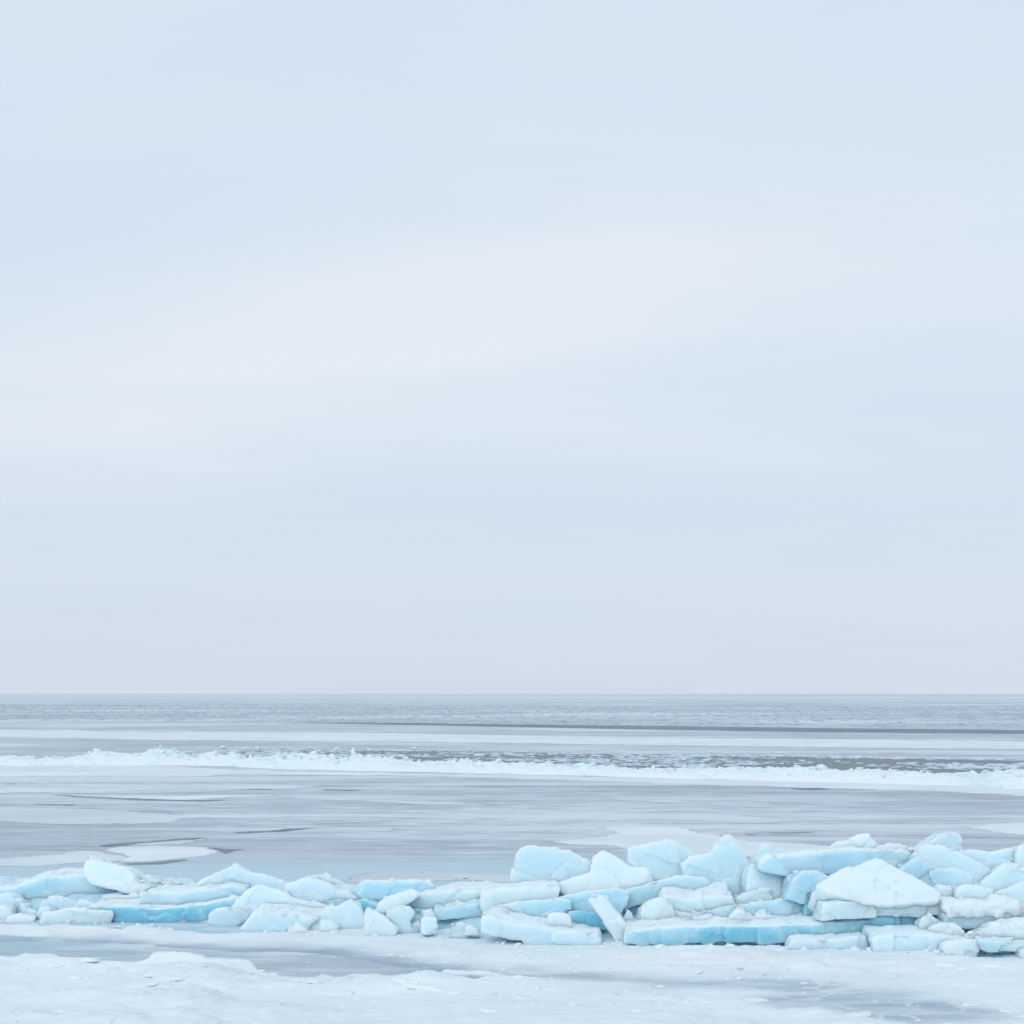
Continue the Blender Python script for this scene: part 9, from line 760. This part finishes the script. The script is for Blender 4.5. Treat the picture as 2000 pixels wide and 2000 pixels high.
# ------------------------------------------------------------------ ice blocks of the near ridge
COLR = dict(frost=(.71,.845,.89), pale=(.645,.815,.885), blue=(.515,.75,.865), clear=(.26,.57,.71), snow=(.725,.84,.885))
def block_mesh(pts, ext, seed, lump=0.0):
    """outline of the broken front face, carried back through the thickness of the ice"""
    r = random.Random(seed)
    P = [Vector(q) for q in pts]; E = Vector(ext)
    out = []
    for i in range(len(P)):                                                     # ragged broken outline
        a, b = P[i], P[(i+1) % len(P)]; m = max(1, int((b-a).length/.09))
        for j in range(m):
            q = a.lerp(b, j/m)
            if j: q = q + Vector((r.uniform(-1,1), r.uniform(-1,1), r.uniform(-1,1)))*.010
            out.append(q)
    P = out; c = sum(P, Vector())/len(P); n = len(P)
    sc_ = r.uniform(.80, .95); sh = Vector((r.uniform(-.06,.06), 0, 0))
    bk = []
    for q in P:
        s = 1-(1-sc_)*(.5+.5*min(1, max(-1, (q.z-c.z)/.25))) if q.z > c.z else 1.0
        v = c + (q-c)*(sc_+.5*(1-sc_)) ; v.z = c.z + (q.z-c.z)*(1.0 if ext[2] > .02 or lump else s)
        bk.append(v + E + sh + Vector((r.uniform(-1,1), r.uniform(-1,1)*2, r.uniform(-1,1)))*.012)
    mid = [(a.lerp(b, .5) + Vector((r.uniform(-1,1), 0, r.uniform(-1,1)))*.012) for a, b in zip(P, bk)]
    V = P+mid+bk
    for i, v in enumerate(V):
        if v.z < .045: v.z -= .10
    F = [tuple(range(n)), tuple(range(3*n-1, 2*n-1, -1))]
    for s0 in (0, n):
        F += [(s0+i, s0+n+i, s0+n+(i+1) % n, s0+(i+1) % n) for i in range(n)]
    bm = bmesh.new(); vs = [bm.verts.new(v) for v in V]
    for f in F: bm.faces.new([vs[i] for i in f])
    bmesh.ops.recalc_face_normals(bm, faces=bm.faces)
    base = Vector((c.x + E.x/2, c.y + E.y/2, 0))
    bmesh.ops.translate(bm, verts=bm.verts, vec=-base)
    me = bpy.data.meshes.new('ice'); bm.to_mesh(me); bm.free()
    return me, base
def facets(p, cell, seed):
    """piecewise flat fracture faces: every cell of broken ice leans its own way"""
    g = p/cell; i0 = np.floor(g).astype(np.int64); best = np.full(len(p), 1e9); out = np.zeros(len(p))
    for dx in (-1,0,1):
        for dy in (-1,0,1):
            for dz in (-1,0,1):
                a, b, c = i0[:,0]+dx, i0[:,1]+dy, i0[:,2]+dz
                q = g - np.stack([a+.5+.45*_h(a,b,c,seed), b+.5+.45*_h(a,b,c,seed+1), c+.5+.45*_h(a,b,c,seed+2)], 1)
                d2 = (q*q).sum(1); m = d2 < best
                lean = q[:,0]*_h(a,b,c,seed+3) + q[:,1]*_h(a,b,c,seed+4) + q[:,2]*_h(a,b,c,seed+5) + .35*_h(a,b,c,seed+6)
                out = np.where(m, lean, out); best = np.where(m, d2, best)
    return out*cell
def finish(objs):
    """voxel remesh every block, then weather its surface"""
    dg = bpy.context.evaluated_depsgraph_get(); dg.update()
    for o, seed, lump in objs:
        me = bpy.data.meshes.new_from_object(o.evaluated_get(dg))
        n = len(me.vertices); co = np.empty(n*3); me.vertices.foreach_get('co', co); co = co.reshape(-1, 3)
        no = np.empty(n*3, dtype=np.float32); me.vertex_normals.foreach_get('vector', no); no = no.reshape(-1, 3)
        q = co + seed*3.1
        if lump:
            d = .045*fbm(q*4.5, 4, seed) + .012*fbm(q*18, 2, seed+9)
        else:
            qw = q + .03*np.stack([fbm(q*5, 2, seed+k_) for k_ in (1, 2, 3)], 1)
            d = .007*fbm(q*1.7, 3, seed) + .0025*fbm(q*13, 3, seed+5)
            if seed < 300: d = d + .075*facets(qw*np.array([1,1,1.3]), .36, seed) + .035*facets(qw, .11, seed+50)
        co = co + no*d[:,None]
        me.vertices.foreach_set('co', co.ravel()); me.update()
        me.polygons.foreach_set('use_smooth', [True]*len(me.polygons))
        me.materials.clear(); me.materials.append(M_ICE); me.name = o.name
        old = o.data; o.modifiers.clear(); o.data = me; bpy.data.meshes.remove(old)
todo = []
def make_block(name, label, cat, pts, ext, kind, snow, seed, group=None):
    lump = 1 if name == 'snow_heap' else 0
    me, base = block_mesh(pts, ext, seed, lump)
    o = add(name, me, base); tag(o, label, cat, group)
    r = random.Random(seed); f = r.uniform(.94, 1.04)
    o.color = tuple(min(1, x*f) for x in COLR[kind]) + (snow,)
    size = max(max(v.co) - min(v.co) for v in me.vertices) if False else max(o.dimensions) if o.dimensions.length else 1
    xs_ = [v.co.x for v in me.vertices]; zs_ = [v.co.z for v in me.vertices]
    ext_ = max(max(xs_)-min(xs_), max(zs_)-min(zs_))
    md = o.modifiers.new('voxel', 'REMESH'); md.mode = 'VOXEL'; md.voxel_size = (.04 if seed >= 300 else min(.0250, max(.008, ext_/64)))
    todo.append((o, seed, lump))
    return o
CAT = dict(ice_slab='ice slab', ice_block='ice block', ice_shard='ice shard', snow_heap='snow heap')
for i, (name, label, pts, ext, kind, snow) in enumerate(BLOCKS):
    make_block(name, label, CAT[name], pts, ext, kind, snow, i+1)
# broken blocks wedged behind and between the ones in front
rf = random.Random(12)
for i, (x, y, hgt) in enumerate(WEDGED):
    wd = rf.uniform(.45, .85)*(.8 if hgt < .5 else 1); n = 7; pts = []
    for j in range(n):
        a_ = math.pi*2*j/n + rf.uniform(-.2,.2)
        pts.append((x + math.cos(a_)*wd, y + rf.uniform(-.05,.05), max(-.05, hgt*.5 + math.sin(a_)*hgt*.5*rf.uniform(.85,1.0))))
    make_block('ice_block', 'broken blue ice block wedged deep inside the near ridge', 'ice block', pts, (rf.uniform(-.1,.1), rf.uniform(.5,.9), 0),
               'blue' if hgt > .5 and rf.random() < .6 else 'clear', .3, 300+i, 'wedged blocks inside the near ridge')
for x, y, z, wd, hg, th in SPLINTERS:
    n = rf.randint(4, 6); pts = []; sk = rf.uniform(-.5, .5)
    for j in range(n):
        a_ = math.pi*2*(j+rf.uniform(-.3,.3))/n + .4
        v_ = math.sin(a_)*.5*hg; pts.append((x + math.cos(a_)*.5*wd + sk*v_, y + rf.uniform(.1,.5)*v_, z + .5*hg + v_))
    make_block('ice_shard', 'small broken splinter of ice lodged between the near ridge blocks', 'ice shard', pts, (rf.uniform(-.05,.05), th, -.15*th),
               rf.choice(['frost','pale','pale','blue']), .6, 400 + len(todo), 'splinters among the near ridge blocks')
finish(todo)

# infill added inside the ridge to lighten the dark gaps between blocks
ix_ = np.arange(-7.6, 7.61, .045); io_ = np.arange(.12, 2.5, .045); IX, IO = np.meshgrid(ix_, io_)
yb_ = ridge_front(IX) + IO; hmax = np.interp(IX, [-7, -4, -2, -.6, 0, 3, 7], [.36, .40, .28, .30, .50, .66, .64])
pi_ = np.stack([IX.ravel(), yb_.ravel(), 0*IX.ravel()], 1)
zi = np.minimum((IO-.40)*.44, hmax)*sm(2.5-IO, 0, .7) + (.05*fbm(pi_*2.2, 4, 41) + .10*facets(pi_, .32, 43)).reshape(IX.shape)*sm(IO, .2, .7)
inf = add('gap_infill', grid_mesh('gap_infill', np.stack([IX.ravel(), yb_.ravel(), zi.ravel()-.02], 1), len(ix_), len(io_), M_ICE))
inf.color = (.40,.68,.80,.35)
tag(inf, 'pale infill added to lighten the gaps between blocks of near ridge', 'gap infill')

# ------------------------------------------------------------------ crust plates standing out of the foreground snow
def plate_mesh(r, w, dpt, th):
    n = r.randint(8, 12); ring = []; st_ = r.uniform(.45, .8)
    for j in range(n):
        a_ = 2*math.pi*(j + r.uniform(-.35,.35))/n
        ring.append((math.cos(a_)*w*r.uniform(.34,.56), math.sin(a_)*dpt*st_*r.uniform(.34,.56)))
    bm = bmesh.new()
    lo = [bm.verts.new((x, y, -th)) for x, y in ring]; hi = [bm.verts.new((x*.97, y*.97, 0)) for x, y in ring]
    bm.faces.new(hi); bm.faces.new(lo[::-1])
    for j in range(n): bm.faces.new((lo[j], lo[(j+1) % n], hi[(j+1) % n], hi[j]))
    bmesh.ops.recalc_face_normals(bm, faces=bm.faces)
    bmesh.ops.bevel(bm, geom=list(bm.edges), offset=.006, segments=1, affect='EDGES')
    me = bpy.data.meshes.new('crust_plate'); bm.to_mesh(me); bm.free(); me.materials.append(M_SNOW)
    return me
rp = random.Random(8)
for x, y, wd, label, group in PLATES:
    me = plate_mesh(rp, wd, wd*rp.uniform(.8, 1.3), rp.uniform(.03,.045))
    tilt = rp.uniform(4, 9)
    o = add('crust_plate', me, (x, y, snow_z(x, y) + .004 + wd*.5*math.sin(R(tilt))*.15))
    o.rotation_euler = (R(rp.choice([-1, -1, 1])*tilt), R(rp.uniform(-7, 7)), R(rp.uniform(-50, 50)))
    tag(o, label, 'snow plate', group)

# ------------------------------------------------------------------ crumbs of ice and snow scattered at the foot of the ridge
def ico(r, s):
    ph = 1.618; b = [(-1,ph,0),(1,ph,0),(-1,-ph,0),(1,-ph,0),(0,-1,ph),(0,1,ph),(0,-1,-ph),(0,1,-ph),(ph,0,-1),(ph,0,1),(-ph,0,-1),(-ph,0,1)]
    k_ = (r.uniform(.7,1.5), r.uniform(.7,1.3), r.uniform(.5,1.0))
    return [tuple(c_*s/1.9*k_[i]*r.uniform(.75,1.2) for i, c_ in enumerate(v)) for v in b]
ICOF = [(0,11,5),(0,5,1),(0,1,7),(0,7,10),(0,10,11),(1,5,9),(5,11,4),(11,10,2),(10,7,6),(7,1,8),(3,9,4),(3,4,2),(3,2,6),(3,6,8),(3,8,9),(4,9,5),(2,4,11),(6,2,10),(8,6,7),(9,8,1)]
rc = random.Random(21); V = []; F = []
for i in range(1500):
    x = rc.uniform(-8.5, 8.5); off = -abs(rc.gauss(0, .30)) + .18
    if math.sin(x*2.1) + math.sin(x*5.3+1) + rc.uniform(-1.2, 1.2) < -.3: continue
    y = float(ridge_front(x)) + off; s = min(.06, .006 + rc.expovariate(1/.010))
    z = snow_z(x, y); a_ = rc.uniform(0, 6.3); ca, sa = math.cos(a_), math.sin(a_); n0 = len(V)
    V += [(x + px_*ca - py_*sa, y + px_*sa + py_*ca, z + s*.05 + pz_) for px_, py_, pz_ in ico(rc, s)]
    F += [tuple(n0+j for j in f) for f in ICOF]
for i in range(4200):                                                          # grains and lumps on the open snow in front
    y = 12.6 + 5.6*rc.random(); x = rc.uniform(-1, 1)*(y*.345)
    if y > float(ridge_front(x)) - .15: continue
    j = min(len(GY)-1, int(np.searchsorted(GY, y))); ix = min(len(GX)-1, int((x+13)/.046))
    if BARE.reshape(ZG.shape)[j, ix] > .5 and rc.random() < .93: continue
    if float(vnoise(np.array([[x*.9, y*1.3, 2.]]), 15)[0]) + rc.uniform(-.6, .6) < .30: continue
    s = min(.055, .005 + rc.expovariate(1/.009)); z = snow_z(x, y); a_ = rc.uniform(0, 6.3); ca, sa = math.cos(a_), math.sin(a_); n0 = len(V)
    V += [(x + px_*ca*1.3 - py_*sa, y + px_*sa + py_*ca, z + pz_*.7) for px_, py_, pz_ in ico(rc, s)]
    F += [tuple(n0+j_ for j_ in f) for f in ICOF]
bpy.context.view_layer.update(); dgr = bpy.context.evaluated_depsgraph_get()
for i in range(5200):
    x = rc.uniform(-7.5, 7.5); y = float(ridge_front(x)) + rc.uniform(-.1, 2.2)
    if vnoise(np.array([[x*1.7, y*1.7, 0.]]), 5)[0] + rc.uniform(-.5, .5) < .12: continue
    hit, loc_, nor_, _, ob_, _ = SC.ray_cast(dgr, Vector((x, y, 4)), Vector((0, 0, -1)))
    if not hit or nor_.z < .8 or loc_.z < .1: continue
    s = min(.05, .006 + rc.expovariate(1/.011)); a_ = rc.uniform(0, 6.3); ca, sa = math.cos(a_), math.sin(a_); n0 = len(V)
    V += [(x + px_*ca - py_*sa, y + px_*sa + py_*ca, loc_.z + s*.05 + pz_*.8) for px_, py_, pz_ in ico(rc, s)]
    F += [tuple(n0+j for j in f) for f in ICOF]
tag(add('snow_crumbs', mesh_from('snow_crumbs', V, F, M_SNOW, False)), 'loose white snow and ice crumbs strewn along the near ridge foot', 'snow crumbs', None, 'stuff')

# ------------------------------------------------------------------ the far ridge: a bank of drifted snow set with broken chunks
FX = [q[0] for q in FAR_RIDGE]; FY = [q[1] for q in FAR_RIDGE]; FH = [q[2] for q in FAR_RIDGE]
x0, x1 = FX[0], FX[-1]
nx, ny = 1100, 34
u = np.linspace(x0, x1, nx); vv = np.linspace(-1, 1, ny); U, W = np.meshgrid(u, vv)
yb = np.interp(U, FX, FY); hh = np.interp(U, FX, FH)
pp = np.stack([U.ravel()*1.0, W.ravel()*3.0, 0*U.ravel()], 1)
prof = np.clip(1-np.abs(W)**1.6, 0, 1)
jag = 1-2*np.abs(fbm(pp*np.array([.9,.9,1]), 4, 3, .52).reshape(U.shape))
low = fbm(pp*np.array([.35,.2,1]), 3, 14).reshape(U.shape)
Zr = prof**.8*hh*np.clip(.74+.22*jag+.24*low, .2, 1.15) + .05*prof*fbm(pp*np.array([5.,4,1]), 3, 8).reshape(U.shape) - .02
Pm = np.stack([U.ravel(), (yb + 1.1 + W*1.5).ravel(), Zr.ravel()], 1)
tag(add('snow_drift', grid_mesh('snow_drift', Pm, nx, ny, M_CHUNK)), 'long low bank of drifted snow under the far broken ice ridge', 'snow drift').color = (.60,.765,.825,1)
chunks = []
rk = random.Random(33)
for i in range(14):
    pts = []
    k_ = (rk.uniform(.8,1.3), rk.uniform(.35,.9), rk.uniform(.6,1.1))
    bm = bmesh.new()
    for j in range(13):
        v = Vector((rk.gauss(0,1), rk.gauss(0,1), rk.gauss(0,1))).normalized()*rk.uniform(.8,1.05)
        bm.verts.new((v.x*k_[0]*.5, v.y*k_[1]*.5, v.z*k_[2]*.5))
    res = bmesh.ops.convex_hull(bm, input=bm.verts)
    bmesh.ops.delete(bm, geom=[g_ for g_ in res['geom_interior'] if isinstance(g_, bmesh.types.BMVert)], context='VERTS')
    bmesh.ops.bevel(bm, geom=list(bm.edges), offset=.03, segments=1, affect='EDGES')
    me = bpy.data.meshes.new('ice_chunk'); bm.to_mesh(me); bm.free(); me.materials.append(M_CHUNK); chunks.append(me)
def chunk(x, y, z, s, label, group, col, flat=1.0):
    o = add('ice_chunk', chunks[rk.randrange(14)], (x, y, z))
    o.rotation_euler = (rk.uniform(-.9,.9)*flat**2, rk.uniform(-.9,.9)*flat**2, rk.uniform(0, 6.3))
    o.scale = (s*rk.uniform(1.0, 1.5), s, s*rk.uniform(.8, 1.15)*flat); o.color = col + (1,)
    tag(o, label, 'ice chunk', group)
vis0, vis1 = x0*.93, x1*.93
NCH = 200
for i in range(NCH):
    x = vis0 + (vis1-vis0)*(i + rk.uniform(0, 1))/NCH
    y = float(np.interp(x, FX, FY)); h = float(np.interp(x, FX, FH))
    sec = ('left third', 'middle third', 'right third')[min(2, int(3*i/NCH))]
    lev = rk.random(); s = h*(.36 + .62*rk.random()**1.6)
    yy = y + rk.uniform(.1, .9) + lev*.9
    gi = min(nx-1, max(0, int((x-x0)/(x1-x0)*(nx-1)))); gj = min(ny-1, max(0, int(((yy-y-1.1)/1.5+1)/2*(ny-1))))
    z = max(0.0, float(Zr[gj, gi])) + s*rk.uniform(-.12, .16)
    col = rk.choice([(.60,.765,.83), (.66,.80,.85), (.70,.82,.86), (.52,.715,.79)])
    chunk(x, yy, z, s, 'pale broken ice chunk heaped on the %s of the far ridge' % sec, 'chunks on the %s of the far ridge' % sec, col)

# thin line of chunks on the far shore of the open water
for i in range(44):
    x = -16 + 34*((i + rk.random())/44)
    y = float(np.interp(x, [-16, 0, 18], [83.5, 79.5, 76.8])) + rk.uniform(-.6, .8); s = rk.uniform(.2, .4)*(1.3 if x < -2 else .7)
    chunk(x, y, s*.2, s, 'small ice chunk on the far edge of the open water', 'chunks beyond the open water', (.66,.75,.83), .45)

# brash in the open water, and the rough ice field near the horizon: too many and too small to count
def chips(name, label, cat, mat, poly, count, smin, smax, hk, hz, seed, keep=None, spill=0.0):
    r = random.Random(seed); A = np.array(poly); lo, hi = A.min(0)-2*spill, A.max(0)+2*spill; pts = np.empty((0, 2)); g_ = np.random.default_rng(seed)
    while len(pts) < count:
        c_ = lo + (hi-lo)*g_.random((count*2, 2)); c_ = c_[poly_sd(c_, poly) < spill*np.abs(g_.normal(0, 1, len(c_)))]
        if keep: c_ = c_[keep(c_, g_)]
        pts = np.concatenate([pts, c_])
    V = []; F = []
    for x, y in pts[:count]:
        s = smin + (smax-smin)*r.random()**2.2; n = r.randint(3, 5); a0 = r.uniform(0, 6.3); n0 = len(V); ring = []
        tx, ty = r.uniform(-hk, hk), r.uniform(-hk, hk)
        for j in range(n):
            a_ = a0 + 2*math.pi*(j+r.uniform(-.3,.3))/n; q = s*r.uniform(.35,.6); ring.append((math.cos(a_)*q, math.sin(a_)*q))
        top = s*hk*.12 + hz
        V += [(x+a_, y+b_, top + a_*tx + b_*ty) for a_, b_ in ring] + [(x+a_*1.1, y+b_*1.1, -.03) for a_, b_ in ring]
        F += [tuple(range(n0, n0+n))] + [(n0+j, n0+n+j, n0+n+(j+1) % n, n0+(j+1) % n) for j in range(n)]
    tag(add(name, mesh_from(name, V, F, mat)), label, cat, None, 'stuff')
def clumpy(c_, g_):
    q = np.column_stack([c_*np.array([.16,.42]), 0*c_[:,0]])
    return fbm(q, 4, 61) + g_.normal(0, .35, len(c_)) > .12
chips('brash_ice', 'fine brash ice floating in the dark open water', 'brash ice', M_BRASH, OPEN_WATER, 3000, .12, .80, .12, .026, 5, clumpy, 1.2)
chips('rubble_ice', 'rough field of small broken ice far out on the lake', 'broken ice', M_RUBBLE, RUBBLE, 12000, .3, 1.2, .10, .012, 6)
